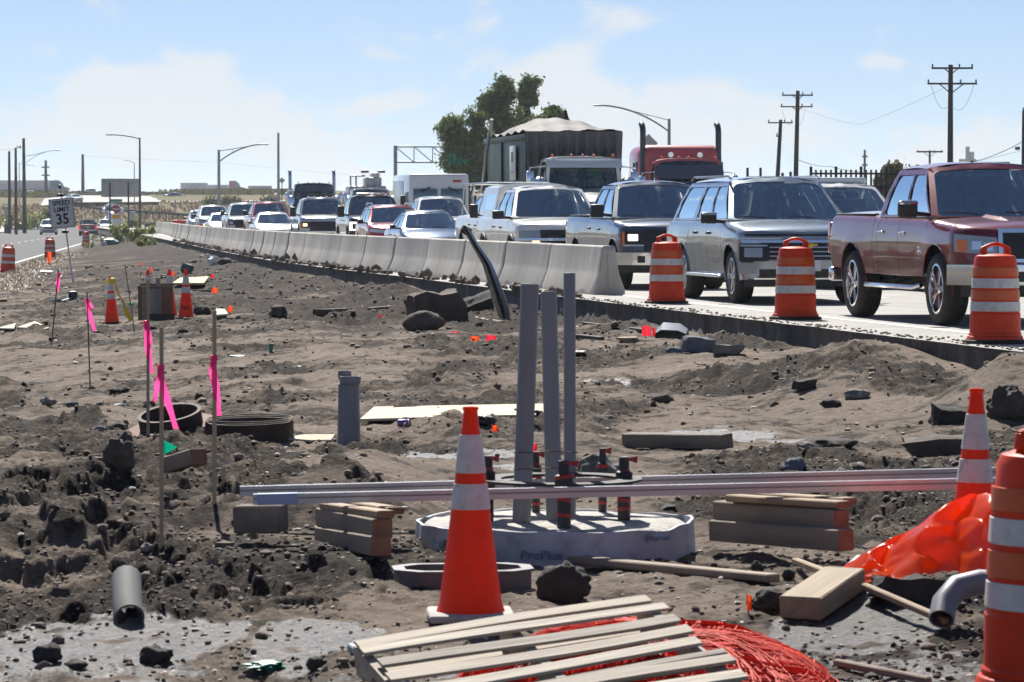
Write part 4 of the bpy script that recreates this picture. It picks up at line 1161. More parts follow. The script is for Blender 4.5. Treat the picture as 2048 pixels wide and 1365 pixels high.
# red pickup, small silver car before it, silver pickup behind it
sp = pickup_spec(nose=ford_nose(CHROME, LAMP), mirror=(-.55, 1.42, .24, .24))
vehicle('pickup_truck', 'red pickup far along the barrier', 'pickup', sp, RED, (-11.35, 165., 0), (.14, -1))
sp = pickup_spec(nose=ford_nose(CHROME, LAMP), mirror=(-.55, 1.42, .24, .22))
vehicle('pickup_truck', 'silver grey pickup just behind the red pickup', 'pickup', sp, SILVER, (-13.5, 178., 0), (.14, -1))
vehicle('sedan', 'small pale silver car in front of the red pickup', 'car', sedan_spec(W=1.8), PALE, (-10.25, 151.5, 0), (.14, -1))
sp = suv_spec()
vehicle('sport_utility_vehicle', 'white sport utility vehicle at the far head of the barrier', 'suv', suv_spec(wb=2.95, nose=chev), PALE, (-18.0, 212., 0), (.14, -1))
vehicle('sedan', 'silver car beside the far white sport utility vehicle', 'car', sedan_spec(W=1.82), SILVER, (-16.2, 197., 0), (.14, -1))
vehicle('crossover_car', 'pale blue car furthest back in the queue', 'car', cross_spec(), SILVER_B, (-19.6, 222., 0), (.14, -1))
# white SUV with roof box in the second lane, behind the silver SUV
root, S = vehicle('sport_utility_vehicle', 'white sport utility vehicle half hidden behind the silver blue one', 'suv', suv_spec(wb=3.1, nose=chev, mirror_cap=WHITE), WHITE, (6.25, 63.5, 0), (.165, -1))
MB().rbox((-2.6, 0, 1.965), (2.0, 1.25, .12), .05, 3).build('roof_hump', WHITE, root)

# ------------------------------------------------------------------ trucks
def stack_pipe(x, y, z0, z1, r=.085, turn=(-.16, 0)):
    return MB().tube([(x, y, z0), (x, y, z1 - .28), (x + turn[0] * .15, y, z1 - .14), (x + turn[0] * .6, y + turn[1] * .6, z1 - .04), (x + turn[0] * 1.3, y + turn[1] * 1.3, z1)], r, 12)
def marker_row(root, x, z, ys, m=MARK):
    for y in ys:
        MB().lathe([(.045, 0), (.045, .03), (.03, .07), (.001, .08)], 10, (x, y, z)).build('marker_light', m, root)
def tractor(label, pm, pos, heading, name='semi_truck', zr=2.9, sleeper=None, visor=True, stacks=True, stack_z=4.0, hood_z=2.0, hoodw=1.5, group='trucks queuing in the road works', cat='truck', trailer_len=0):
    root = thing(name, label, cat, pos, (0, 0, math.atan2(heading[1], heading[0])), group)
    # bonnet, wings, grille, bumper
    rows = []
    for i, x in enumerate(np.linspace(.95, -1.15, 9)):
        w = np.interp(x, [-1.15, .6, .95], [hoodw / 2 + .12, hoodw / 2 - .08, hoodw / 2 - .14]); zt = np.interp(x, [-1.15, .7, .95], [hood_z, hood_z - .22, hood_z - .34])
        rows.append([(x, -w, .7), (x, -w, zt - .18), (x, -w + .06, zt - .06), (x, -w + .2, zt), (x, 0, zt + .03), (x, w - .2, zt), (x, w - .06, zt - .06), (x, w, zt - .18), (x, w, .7)])
    MB().grid(rows).grid([rows[0], [(1.0, p[1] * .9, p[2]) for p in rows[0]]]).build('bonnet', pm, root)
    for sy in (-1, 1):
        f = MB()
        pts = [(math.cos(a) * .62, .52 + math.sin(a) * .62) for a in np.linspace(R(5), R(175), 12)]
        f.grid([[(x, sy * (hoodw / 2 - .1), z + .05) for x, z in pts], [(x, sy * 1.15, z) for x, z in pts], [(x, sy * 1.22, z - .12) for x, z in pts]])
        f.build('wing', pm, root)
        MB().rbox((.55, sy * .98, 1.0), (.16, .3, .22), .05).build('headlight', LAMP, root)
        wheel(root, 0, sy * 1.03, .52, .3, sy, CHROME, 5, .56)
    MB().rbox((.99, 0, 1.18), (.06, hoodw - .38, 1.0), .03).build('grille', CHROME, root)
    g = MB()
    for k in range(9): g.rbox((1.03, -.42 + k * .105, 1.18), (.02, .03, .92), .004)
    g.build('grille_slats', STEEL, root)
    MB().rbox((1.12, 0, .52), (.16, 2.4, .4), .05).build('bumper', CHROME, root)
    # cab
    cz = 1.0
    MB().rbox((-1.75, 0, (cz + hood_z + .02) / 2), (1.3, 2.1, hood_z - cz + .04), .05).build('cab_body', pm, root)
    greenhouse(root, dict(xA=-1.08, xB=-1.22, xC=-2.32, xD=-2.38, zr=zr, hb=1.03, ht=.97, side=[(.62, .62, 'clear'), (1., 1., 'solid')], bow=(.14, .12), bowr=.02, crown=.07, xseat=-1.95, wind=GL_TRUCK), pm, hood_z)
    if visor:
        vz = MB()
        vz.grid([[(-1.20 - .10 * abs(u) ** 2 + .06, u * 1.0, zr - (.06 if visor is True else .2)), (-1.02 - .12 * abs(u) ** 2, u * 1.02, zr - (.16 if visor is True else .3)), (-.92 - .12 * abs(u) ** 2, u * 1.03, zr - (.30 if visor is True else visor))] for u in np.linspace(-1, 1, 11)])
        vz.build('sun_visor', pm if visor is True else mat('dark_visor', (.10, .11, .14), .35, .3, coat=1.), root)
    marker_row(root, -1.34, zr - .01, (-.82, -.3, 0, .3, .82))
    if sleeper:
        h, L_, w = sleeper
        MB().rbox((-2.38 - L_ / 2, 0, (h + 1.0) / 2), (L_, w, h - 1.0), .34, 5).build('sleeper', pm, root)
        for sy in (-.45, .45):     # air horns on the roof
            MB().tube([(-2.3, sy, zr + .12), (-1.8, sy, zr + .12)], [.04, .085], 10).build('air_horn', CHROME, root)
        for sy in (-1, 1): MB().rbox((-2.9, sy * w / 2, h - .75), (.45, .03, .5), .06).build('sleeper_window', GL_DARK, root)
    if stacks:
        for sy in (-1, 1): stack_pipe(-2.5, sy * 1.17, 1.0, stack_z, .09, (-.2, -.0)).build('exhaust_stack', STEEL if stack_z < 3.9 else mat('grey_stack', (.09, .1, .11), .35, .6), root)
    for sy in (-1, 1):
        MB().lathe([(.20, 0), (.21, .05), (.21, .75), (.19, .82), (.10, .88), (.001, .9)], 16, (-1.15, sy * 1.2, 1.45)).build('air_cleaner', CHROME, root)
        mo = MB().rbox((-1.35, sy * 1.42, 2.25), (.12, .2, .5), .03).build('mirror', CHROME, root)
        MB().tube([(-1.4, sy * 1.0, 2.62), (-1.35, sy * 1.42, 2.58), (-1.35, sy * 1.42, 1.95), (-1.4, sy * 1.0, 1.85)], .018, 6).build('mirror_bracket', CHROME, mo)
    fr = MB().box((-4.2, 0, .95), (6., .9, .25)); fr.build('chassis_frame', UNDER, root, smooth=False)
    for x in (-4.6, -5.95):
        for sy in (-1, 1): wheel(root, x, sy * .95, .52, .55, sy, STEEL, 5, .56)
    return root

# white tipper truck, driver in a green vest, green body with grey tarpaulin
root = tractor('white tipper truck with dark green body and grey tarpaulin', WHITE, (2.10, 92.0, 0), (.165, -1), name='tipper_truck', zr=2.88, visor=True, stacks=False)
TR = root
gb = mat('green_body', (.022, .055, .045), .45, .2, var=.35, vs=1.2, dirt=.4, dcol=(.2, .2, .18))
b = MB()
b.rbox((-6.3, 0, 2.35), (7.2, 2.5, 2.3), .03)
b.build('tipper_body', gb, root)
for x in (-9.8, -6.9, -2.8):
    for sy in (-1, 1): MB().rbox((x, sy * 1.28, 2.35), (.1, .07, 2.24), .015).build('body_rib', gb, root)
for sy in (-1, 1): MB().rbox((-6.3, sy * 1.29, 3.44), (7.24, .1, .14), .02).build('top_rail', gb, root)
TARP = mat('grey_tarp', (.125, .12, .118), .75, var=.3, vs=2.5, bump=.4, bs=9)
rows = []
for i in range(33):
    x = -2.62 - 6.9 * i / 32; t = i / 32; row = []
    for j in range(21):
        u = -1 + 2 * j / 20
        z = 3.58 + (.42 * math.exp(-((t - .45) / .3) ** 2)) * (1 - abs(u) ** 2.2) + .035 * math.sin(x * 5 + u * 2) + .02 * math.sin(u * 14 + x)
        row.append((x, u * 1.33, z))
    rows.append(row)
MB().grid(rows).build('tarpaulin', TARP, root, ang=80)
rows = []
for k in range(8):
    t = k / 7
    rows.append([(-2.58 + .05 * t + .11 * math.sin(u * 30 + .6 * math.sin(u * 9)) * (.35 + t), u * (1.34 - .03 * t), 3.58 - 1.05 * t) for u in np.linspace(-1, 1, 90)])
MB().grid(rows).build('tarpaulin_front_flap', TARP, root, ang=80)
pl = MB().rbox((-4.7, -1.335, 2.75), (.95, .02, .95), .01).build('placard', WHITE_P, root)
MB().rbox((-4.7, -1.348, 2.92), (.16, .012, .28), .02).build('placard_mark', mat('olive_print', (.16, .19, .1), .7), pl)
MB().rbox((-4.7, -1.348, 2.5), (.4, .012, .05), .005).build('placard_line', mat('grey_print', (.4, .42, .44), .7), pl)
MB().tube([(-9.9, -1.42, 1.7), (-8.6, -1.42, 3.3), (-8.2, -1.36, 4.05)], .05, 8).build('tarp_arm', STEEL, root)
MB().tube([(-9.4, 1.2, 3.5), (-8.9, .9, 4.3), (-8.3, .8, 3.6)], .05, 6).build('roll_bow', UNDER, root)

# red long-nose tractor
root = tractor('faded red long nosed tractor with tall grey exhaust stacks', REDTRUCK, (5.52, 104.0, 0), (.16, -1), zr=3.02, sleeper=(3.45, 1.9, 2.62), visor=.62, stack_z=4.08, hood_z=2.1)
# road sign seen over its roof
# black tractor further back
root = tractor('black tractor with twin stacks behind the silver heavy pickup', BLACKP, (-10.3, 184., 0), (.14, -1), zr=3.0, stack_z=3.66, visor=.45)

# white step van
def step_van(pos, heading):
    root = thing('step_van', 'white square fronted step van with twin dark windscreen panes', 'van', pos, (0, 0, math.atan2(heading[1], heading[0])), 'trucks queuing in the road works')
    MB().rbox((-2.7, 0, 1.75), (6.4, 2.36, 2.4), .12, 3).build('van_body', WHITE, root)
    MB().rbox((.75, 0, 1.05), (.9, 2.1, .9), .18, 3).build('bonnet', WHITE, root)
    MB().rbox((1.2, 0, .95), (.06, 1.2, .4), .02).build('grille', DARKG, root)
    MB().rbox((1.22, 0, .5), (.14, 2.2, .22), .04).build('bumper', BLACK, root)
    for sy in (-1, 1):
        MB().rbox((.51, sy * .55, 1.98), (.03, .98, .78), .06, 3).build('windshield_pane', GL_DARK, root)
        MB().tube([(.56, sy * .35, 2.42), (.56, sy * .75, 2.25)], .03, 6).build('wiper', BLACK, root)
        MB().rbox((1.2, sy * .85, 1.0), (.06, .24, .2), .03).build('headlight', LAMP, root)
        MB().rbox((.3, sy * 1.42, 1.9), (.1, .2, .4), .03).build('mirror', BLACK, root)
        MB().rbox((-.3, sy * 1.185, 1.9), (.8, .02, .7), .06).build('side_window', GL_SIDE, root)
        for x in (0, -3.9): wheel(root, x, sy * 1.0, .4, .26, sy, STEEL, 5, .6)
        MB().rbox((-3.6, sy * 1.19, 1.9), (3.8, .02, 1.6), .02).build('side_panel', STEEL, root)
    MB().rbox((.512, .72, 2.66), (.014, .34, .09), .004).build('red_lettering', mat('red_print', (.5, .03, .04), .5), root)
    return root
step_van((-2.95, 139.0, 0), (.14, -1))

# truck carrying a drilling rig / crane
root = tractor('work truck carrying pale crane gear behind the dark heavy pickup', SILVER, (-7.45, 188., 0), (.14, -1), name='crane_truck', zr=2.75, stacks=False, visor=False)
cr = mat('pale_machine', (.5, .5, .48), .5, .3, var=.3, vs=3, dirt=.5)
MB().rbox((-4.2, 0, 2.5), (2.4, 2.0, .8), .05).build('machine_deck', cr, root)
MB().rbox((-4.0, .35, 3.1), (1.4, .9, .55), .08).build('operator_cab', cr, root)
MB().rbox((-4.2, .5, 3.5), (2.2, .35, .25), .05).build('crane_boom', cr, root)
for y in (-.1, .8): MB().rbox((-3.6, y, 3.68), (.5, .4, .12), .03).build('winch_drum', BLACK, root)
for y in (-.9, -.6): MB().tube([(-3.4, y, 2.8), (-3.4, y, 3.45)], .05, 6).build('hand_rail', cr, root)
MB().tube([(-3.4, -.95, 3.45), (-3.4, -.1, 3.45)], .05, 6).build('hand_rail', cr, root)

# dark stake-sided trailer far right and U-shaped rack
WOODD = mat('dark_timber', (.028, .026, .026), .8, var=.3, vs=4)
def stake_trailer():
    Y = 128.
    p0, p1 = at(1622, 366, Y), at(1775, 366, Y)
    root = thing('stake_trailer', 'dark stake sided trailer seen over the white sport utility vehicle', 'trailer', (p0.x, Y, 0))
    w = p1.x - p0.x + 1.6
    zt, z0 = at(0, 341, Y).z, at(0, 372, Y).z
    MB().box((w / 2, 1.1, .95), (w, 2.3, .3)).build('deck', WOODD, root, smooth=False)
    for x in (1.0, w - 1.0):
        for y in (.1, 2.0): wheel(root, x, y, .4, .25, -1, STEEL, 5)
    for z in (zt - .12, z0 - .05, z0 - .55, 1.3): MB().rbox((w / 2, 0, z), (w, .05, .12 if z < zt - .2 else .07), .01).build('side_rail', WOODD, root)
    n = 24
    for k in range(n + 1):
        x = w * k / n
        tall = k % 5 == 0
        MB().rbox((x, .04, (1.1 + zt + (.14 if tall else .02)) / 2), (.10 if tall else .07, .06, zt - 1.1 + (.14 if tall else .02)), .01).build('stake', WOODD, root)
    mb = MB()
    for x in np.arange(.3, w, 1.2): mb.box((x, 2.2, (1.1 + zt) / 2), (.1, .05, zt - 1.1))
    return root
stake_trailer()
p = at(1495, 356, 118.)
t = thing('headache_rack', 'dark upright rack behind the roof of the silver blue vehicle', 'rack', (p.x, 118., 0))
w = 35 / F_PX * 118
for dx, top_ in ((0, 336), (26 / F_PX * 118, 336), (70 / F_PX * 118, 346), (86 / F_PX * 118, 344)): MB().box((dx, 0, (at(0, top_, 118.).z) / 2), (.08, .08, at(0, top_, 118.).z)).build('upright', WOODD, t, smooth=False)
MB().box((90 / F_PX * 118 / 2, 0, at(0, 355, 118.).z), (90 / F_PX * 118, .07, .07)).build('cross_bar', WOODD, t, smooth=False)
# ------------------------------------------------------------------ concrete barriers
BARR = [conc_mat('barrier_concrete_%d' % i, c, True, .2) for i, c in enumerate([(.47, .445, .40), (.42, .405, .38), (.505, .475, .42), (.39, .375, .35)])]
def barrier_mesh(L_=5.0):
    prof = [(.275, 0), (.275, .075), (.18, .33), (.16, .42), (.105, .79), (.085, .81)]
    half = prof; ring = [(-y, z) for y, z in half] + [(y, z) for y, z in reversed(half)]
    mb = MB()
    xs = [-L_ / 2 + .0, -L_ / 2 + .05] + list(np.linspace(-L_ / 2 + .3, L_ / 2 - .3, 7)) + [L_ / 2 - .05, L_ / 2 - .0]
    rows = []
    for k, x in enumerate(xs):
        s = .93 if k in (0, len(xs) - 1) else 1.
        rows.append([(x, y * s, z * (s if z > .4 else 1)) for y, z in ring])
    mb.grid(rows)
    n = len(ring); mb.add(rows[0], [tuple(range(n))]); mb.add(rows[-1], [tuple(reversed(range(n)))])
    # key slots in the end faces and lifting slots at the foot
    for sx in (-1, 1): mb.rbox((sx * (L_ / 2 - .004), 0, .45), (.03, .07, .6), .01)
    for x in (-1.4, 1.4): mb.box((x, 0, .045), (.35, .552, .07))
    me = bpy.data.meshes.new('concrete_barrier'); me.from_pydata(mb.v, [], mb.f); me.update()
    me.shade_smooth(); me.set_sharp_from_angle(angle=R(28))
    return me
def barrier_line():
    by = [58.2, 72.8, 88.8, 110, 133, 158, 200, 243, 262]; bx = [1.62, -.93, -3.95, -7.35, -10.6, -13.9, -19.0, -23.9, -26.8]
    yy = np.arange(58.2, 262, .25); xx = np.interp(yy, by, bx); ker = np.ones(41) / 41
    xx = np.convolve(np.pad(xx, 20, mode='reflect', reflect_type='odd'), ker, 'valid')
    s = np.concatenate([[0], np.cumsum(np.hypot(np.diff(xx), np.diff(yy)))])
    me = barrier_mesh(4.70)
    meshes = []
    for m in BARR:
        c = me.copy(); c.materials.append(m); meshes.append(c)
    words = ['nearest', 'second', 'third', 'fourth', 'fifth', 'sixth', 'seventh', 'eighth', 'ninth', 'tenth', 'eleventh', 'twelfth', 'thirteenth', 'fourteenth', 'fifteenth', 'sixteenth', 'seventeenth', 'eighteenth', 'nineteenth', 'twentieth']
    for i in range(42):
        a, b = i * 4.76, i * 4.76 + 4.70
        if b > s[-1]: break
        p = Vector((np.interp(a, s, xx), np.interp(a, s, yy), 0)); q = Vector((np.interp(b, s, xx), np.interp(b, s, yy), 0))
        d = q - p
        o = bpy.data.objects.new('concrete_barrier', meshes[(i * 7 + i // 3) % 4]); COL.objects.link(o)
        o.location = (p + q) / 2 + Vector((random.uniform(-.02, .02), 0, .002)); o.rotation_euler = (0, 0, math.atan2(d.y, d.x) + random.uniform(-.006, .006))
        if i < 20: lab = ('nearest concrete barrier, its end face showing by the blue grey pickup' if i == 0 else '%s concrete barrier counted from the open near end' % words[i])
        else: lab = 'concrete barrier %s places beyond the twentieth, in the far half of the row' % ['one', 'two', 'three', 'four', 'five', 'six', 'seven', 'eight', 'nine', 'ten', 'eleven', 'twelve', 'thirteen', 'fourteen', 'fifteen', 'sixteen', 'seventeen', 'eighteen', 'nineteen', 'twenty', 'twenty one', 'twenty two', 'twenty three'][i - 20]
        tag(o, lab, 'barrier', 'concrete barriers along the road')
barrier_line()

# ------------------------------------------------------------------ drums and cones
ORANGE = mat('orange_plastic', (.62, .045, .012), .42, var=.12, vs=3, dirt=.3, dcol=(.3, .09, .05), bump=.08, bs=12)
def glow_plastic(name, c, tr, rough=.42):
    m = mat(name, c, rough, var=.12, vs=4, dirt=.55, dcol=tuple(q * .5 for q in c), bump=.06, bs=14, spec=.3); nt = m.node_tree; b = nt.nodes['Principled BSDF']
    tl = nt.nodes.new('ShaderNodeBsdfTranslucent'); tl.inputs[0].default_value = (*c, 1); mx = nt.nodes.new('ShaderNodeMixShader'); mx.inputs[0].default_value = tr
    nt.links.new(b.outputs[0], mx.inputs[1]); nt.links.new(tl.outputs[0], mx.inputs[2]); nt.links.new(mx.outputs[0], nt.nodes['Material Output'].inputs[0]); return m
ORANGE_RED = glow_plastic('orange_drum', (.74, .062, .014), .22)
REFL_W = mat('white_reflective', (.62, .61, .58), .4, var=.12, vs=6, dirt=.75, dcol=(.26, .24, .22))
REFL_O = mat('amber_reflective', (.62, .10, .012), .35, var=.12, vs=6, dirt=.35, dcol=(.3, .07, .02))
BASE_R = mat('base_rubber', (.02, .02, .02), .9, var=.3, vs=5)
CONE_BASE = mat('cone_base_grey', (.42, .40, .37), .85, var=.25, vs=6, dirt=.5)
def drum_proto():
    root = thing('traffic_drum', 'orange drum', 'drum')
    # a stack of slightly tapering steps; bands sit in them
    r0, r1 = .262, .215
    z0, z1 = .06, .93
    def rad(z): return r0 + (r1 - r0) * (z - z0) / (z1 - z0)
    prof = [(.292, .03), (.296, .05), (.285, .075), (.268, .085)]
    for zs in (.085, .29, .40, .51, .63, .74):
        prof += [(rad(zs) + .012, zs), (rad(zs) + .012, zs + .018), (rad(zs) + .003, zs + .03)]
    prof += [(rad(.80), .80), (rad(.87), .87), (rad(.9) - .015, .905), (.14, .925), (.001, .93)]
    prof.sort(key=lambda p: p[1])
    MB().lathe(prof, 40).build('drum_body', ORANGE_RED, root, ang=28)
    for (a, b, m) in ((.335, .435, REFL_W), (.452, .552, REFL_O), (.575, .675, REFL_W), (.70, .79, REFL_O)):
        MB().lathe([(rad(a) + .010, a), (rad(a) + .014, a + .004), (rad(b) + .014, b - .004), (rad(b) + .010, b)], 40).build('reflective_band', m, root, ang=40)
    h = MB()
    h.tube([(-.15, 0, .93), (-.14, 0, .985), (-.10, 0, 1.0), (-.05, 0, 1.022), (0, 0, 1.03), (.05, 0, 1.022), (.10, 0, 1.0), (.14, 0, .985), (.15, 0, .93)], .02, 8)
    h.rbox((-.125, 0, .955), (.07, .05, .07), .012); h.rbox((.125, 0, .955), (.07, .05, .07), .012)
    h.map(lambda p: (p.x, p.y * 1.0, p.z)); h.build('handle', ORANGE_RED, root)
    MB().lathe([(.30, 0), (.335, .004), (.335, .03), (.29, .045)], 32, cap0=True).build('rubber_base', BASE_R, root)
    return root
dp = drum_proto(); _first = [True]
def drum(label, loc, rz=0, group='orange drums', tilt=(0, 0), s=1.0):
    o = dp if _first[0] else copy_tree(dp); _first[0] = False
    o.location = loc; o.rotation_euler = (tilt[0], tilt[1], rz); o.scale = (s, s, s)
    return tag(o, label, 'drum', group)
p = on(1990, 687, .0); drum('orange drum on the slab in front of the maroon pickup', p, .1)
p = on(1591, 639, .0); drum('orange drum on the slab before the silver blue vehicle', p, -.2)
p = on(1333, 607, .0); drum('orange drum beside the open end of the concrete barriers', p, .25)
p = Vector((2.02, 13.0, gz(2.02, 13.0) + .0)); drum('large orange drum cut by the right edge in the foreground', (2.03, 13.05, -.47), .3)
p = on(15, 545, ZL); drum('orange drum cut by the left edge beside the asphalt', (p.x, p.y, gz(p.x, p.y)), .0, s=1.02, tilt=(.02, .06))
p = on(100, 520, ZL); drum('orange drum on the asphalt edge left of the speed limit sign post', (p.x, p.y, max(ZL, gz(p.x, p.y))), 0)
p = on(172, 491, ZL); drum('farthest orange drum, before the burgundy car', (p.x, p.y, max(ZL, gz(p.x, p.y))), 0)

CONE_O = glow_plastic('cone_orange', (.88, .055, .003), .28)
def cone_proto():
    root = thing('traffic_cone', 'orange cone', 'cone')
    H = .91
    def rad(z): return .140 + (.030 - .140) * ((z - .035) / (H - .035)) ** .96
    prof = [(.150, .03), (.143, .05)] + [(rad(z), z) for z in np.linspace(.07, .80, 10)] + [(.038, .82), (.030, H - .01), (.024, H), (.018, H - .005), (.015, H - .06)]
    MB().lathe(prof, 32).build('cone_body', CONE_O, root, ang=30)
    MB().lathe([(.033, H - .012), (.036, H - .006), (.032, H + .003), (.022, H + .003)], 20).build('cone_rim', CONE_O, root)
    for a, b in ((.63, .795), (.475, .585)):
        MB().lathe([(rad(a) + .001, a), (rad(a) + .0035, a + .002), (rad(b) + .0035, b - .002), (rad(b) + .001, b)], 32).build('reflective_collar', REFL_W, root)
    MB().rbox((0, 0, .018), (.37, .37, .036), .015, 2).build('cone_base', CONE_BASE, root)
    return root
cp_ = cone_proto(); _cf = [True]
def cone(label, loc, rz=0, base=None, tilt=(0, 0), s=1.0):
    o = cp_ if _cf[0] else copy_tree(cp_); _cf[0] = False
    o.location = loc; o.rotation_euler = (*tilt, rz); o.scale = (s, s, s)
    tag(o, label, 'cone', 'orange traffic cones')
    if base is not None:
        for c in o.children:
            if c.name.startswith('cone_base'):
                c.data = c.data.copy(); c.data.materials.clear(); c.data.materials.append(base)
    return o
NEARC = (-.178, 14.98, -.405); cone('nearest orange cone standing behind the wooden pallet', NEARC, .06)
p = at(1946, 1130, 16.35); cone('orange cone behind the orange plastic sheet at right', (p.x, p.y, -.395), .2, tilt=(0, .015))
def cone_px(label, px, py, **k):
    g = G(px, py); return cone(label, g, base=BASE_R, **k)
cyr = cone_px('orange cone wrapped in yellow tape, left of the timber box', 224, 648, tilt=(0, -.03), s=.95)
cone_px('orange cone peeping over the timber box at its left', 296, 626, s=.92)
cone_px('orange cone touching the right of the timber box', 339, 632, s=.95)
wl = cone_px('orange cone lettered WL right of the timber box', 372, 638, s=.97)
t = text_mb('WL', .12, .002, 1.0, .006)
def on_cone(v):
    z = .20 + v.y; r_ = .14 - .11 * (z / .88) + .006; a = v.x / r_
    return (math.sin(a) * r_, -math.cos(a) * r_, z)
t.map(on_cone).build('lettering', mat('black_ink', (.015, .015, .015), .7), wl, smooth=False)

# yellow tape hanging from the taped cone
YEL = mat('yellow_tape', (.75, .55, .03), .5, var=.1, vs=5)
c0 = cyr.location
t = thing('yellow_tape', 'yellow warning tape hanging from the cone beside the timber box', 'tape', tuple(c0))
rows = []
for i in range(15):
    s_ = i / 14; w = .03 + .16 * max(0, s_ - .35) ** 1.3
    x = .05 + .33 * s_ ** 1.2; z = .80 - .78 * s_
    rows.append([(x - w / 2 + .015 * math.sin(i), -.06 - .04 * math.sin(i * .8), z), (x, -.08 - .03 * math.cos(i * 1.3), z + .01), (x + w / 2, -.05 + .04 * math.sin(i * 1.1), z)])
MB().sheet(rows, .003).build('tape_tail', YEL, t, ang=80)
MB().lathe([(.055, .73), (.075, .75), (.082, .79), (.07, .83), (.05, .84)], 12).build('tape_wrap', YEL, t)
mb = MB(); mb.tube([(-.06, -.04, .80), (-.14, -.05, .76), (-.17, -.05, .72)], .012, 5); mb.build('tape_end', YEL, t)

# ------------------------------------------------------------------ poles, lamps, wires
GALV = mat('galvanised', (.33, .36, .38), .45, .5, var=.15, vs=2)
POLE_D = mat('dark_pole', (.055, .07, .075), .6, .2, var=.2, vs=1)
WOODP = mat('creosote_pole', (.045, .036, .03), .85, var=.35, vs=2, stretch=(1, 1, .1))
WOODB = mat('brown_pole', (.15, .07, .045), .85, var=.3, vs=2, stretch=(1, 1, .1))
def arm_lamp(label, base_px, Y, top_py, tip_px, tip_py, r=.1, base_z=None, truss=True, m=GALV):
    b = at(base_px, 430, Y); zt = at(0, top_py, Y).z; tip = at(tip_px, tip_py, Y)
    z0 = gz(b.x, Y) - .05 if base_z is None else base_z
    root = thing('street_light', label, 'street light', (b.x, Y, z0), group='street lights')
    h = zt - z0; dx = tip.x - b.x; zt2 = tip.z - z0
    MB().tube([(0, 0, 0), (0, 0, h)], [r * 1.25, r * .8], 10).build('pole', m, root)
    MB().lathe([(r * 2.2, 0), (r * 2.2, .06), (r * 1.5, .1)], 12).build('base_plate', m, root)
    pts = []
    for i in range(12):
        s_ = i / 11; pts.append((dx * s_, 0, (h - .9 if truss else h - .1) + (zt2 - (h - .9 if truss else h - .1)) * (1 - (1 - s_) ** 2.1)))
    MB().tube(pts, .045 * (r / .1), 6).build('arm', m, root)
    if truss:
        q = pts[7]
        MB().tube([(0, 0, h - .1), (dx * .35, 0, h - .1 + (q[2] - h + .1) * .55), q], .03, 5).build('arm_brace', m, root)
        MB().tube([(dx * .3, 0, pts[3][2]), (dx * .3, 0, h - .1 + (q[2] - h + .1) * .48)], .02, 5).build('arm_strut', m, root)
    sx = 1 if dx > 0 else -1
    MB().rbox((dx - sx * .2, 0, zt2 - .01), (.75, .3, .12), .05, 2).build('lamp_head', m, root)
    return root
arm_lamp('tall curved street light left of the queue, arm over the asphalt', 280, 350, 276, 215, 270, .11, truss=False, m=POLE_D)
arm_lamp('street light with arm reaching right above the far queue', 438, 260, 300, 532, 289, .12)
arm_lamp('street light behind the red tractor, long arm to the left', 1338, 245, 238, 1192, 211, .13)
arm_lamp('distant street light with arm reaching right from the dark pole', 50, 405, 312, 118, 301, .06)
arm_lamp('small faint street light behind the big sign panel', 269, 620, 326, 250, 321, .09, truss=False)
arm_lamp('distant street light low at the far left', 39, 640, 325, 75, 332, .08, truss=False)

def plain_pole(label, px, Y, top_py, r, m, base_py=None, arms=(), name='utility_pole', lean_px=0, ins=True, drops=()):
    b = at(px, 430, Y); zt = at(0, top_py, Y).z
    z0 = gz(b.x, Y) - .1
    root = thing(name, label, 'pole', (b.x, Y, z0), group='utility poles')
    h = zt - z0; lx = lean_px / F_PX * Y
    MB().tube([(0, 0, 0), (lx, 0, h)], [r * 1.2, r * .8], 10).build('pole', m, root)
    k = Y / F_PX
    for (py, xl, xr, th, brace) in arms:
        z = at(0, py, Y).z - z0
        cx = lx * z / h
        a = MB().rbox((cx + (xl + xr) / 2 * k, -r, z), ((xr - xl) * k, .1, th), .01).build('crossarm', m, root)
        if brace:
            bb = MB()
            for s_ in (xl, xr): bb.tube([(cx + s_ * k * brace[0], -r, z), (cx, -r, z - brace[1] * k)], .035, 5)
            bb.build('arm_brace', m, root)
        for s_ in (xl + 2, xr - 2, (xl + xr) / 2 + (xr - xl) * .17):
            MB().tube([(cx + s_ * k, -r, z), (cx + s_ * k, -r, z + .18), (cx + s_ * k, -r, z + .24)], [.03, .055, .03], 6).build('insulator', POLE_D, a)
    for (x0, y0, x1, y1, sag) in drops:
        pts = []
        for i in range(9):
            t_ = i / 8; pts.append(((x0 + (x1 - x0) * t_) * k, -r, at(0, y0 + (y1 - y0) * t_ + sag * 4 * t_ * (1 - t_), Y).z - z0))
        MB().tube(pts, .012, 4).build('jumper_wire', POLE_D, root)
    return root
plain_pole('tallest utility pole with two crossarms behind the maroon pickup', 1900, 200, 130, .17, WOODP, arms=[(137, -39, 44, .11, (.35, 12)), (168, -47, 52, .11, (.5, 20))], drops=[(-40, 170, -5, 212, 22), (46, 170, 6, 216, 22)])
plain_pole('utility pole with two crossarms behind the silver blue vehicle', 1589, 260, 182, .18, WOODP, lean_px=6, arms=[(191, -32, 30, .11, (.35, 9)), (214, -34, 30, .1, (.35, 8))], drops=[(-26, 220, -8, 250, 10), (20, 220, 4, 247, 14)])
plain_pole('leaning utility pole with one crossarm beside the two armed pole', 1549, 270, 240, .17, WOODP, lean_px=12, arms=[(246, -26, 24, .1, None), (273, -8, 4, .1, None)])
plain_pole('distant short utility pole with one braced crossarm', 1859, 420, 301, .16, WOODP, arms=[(304, -27, 26, .2, (.5, 11))])
plain_pole('thin distant bare pole above the stake trailer', 1729, 520, 300, .2, POLE_D, arms=[(314, -6, 6, .15, None), (331, -6, 6, .15, None)])
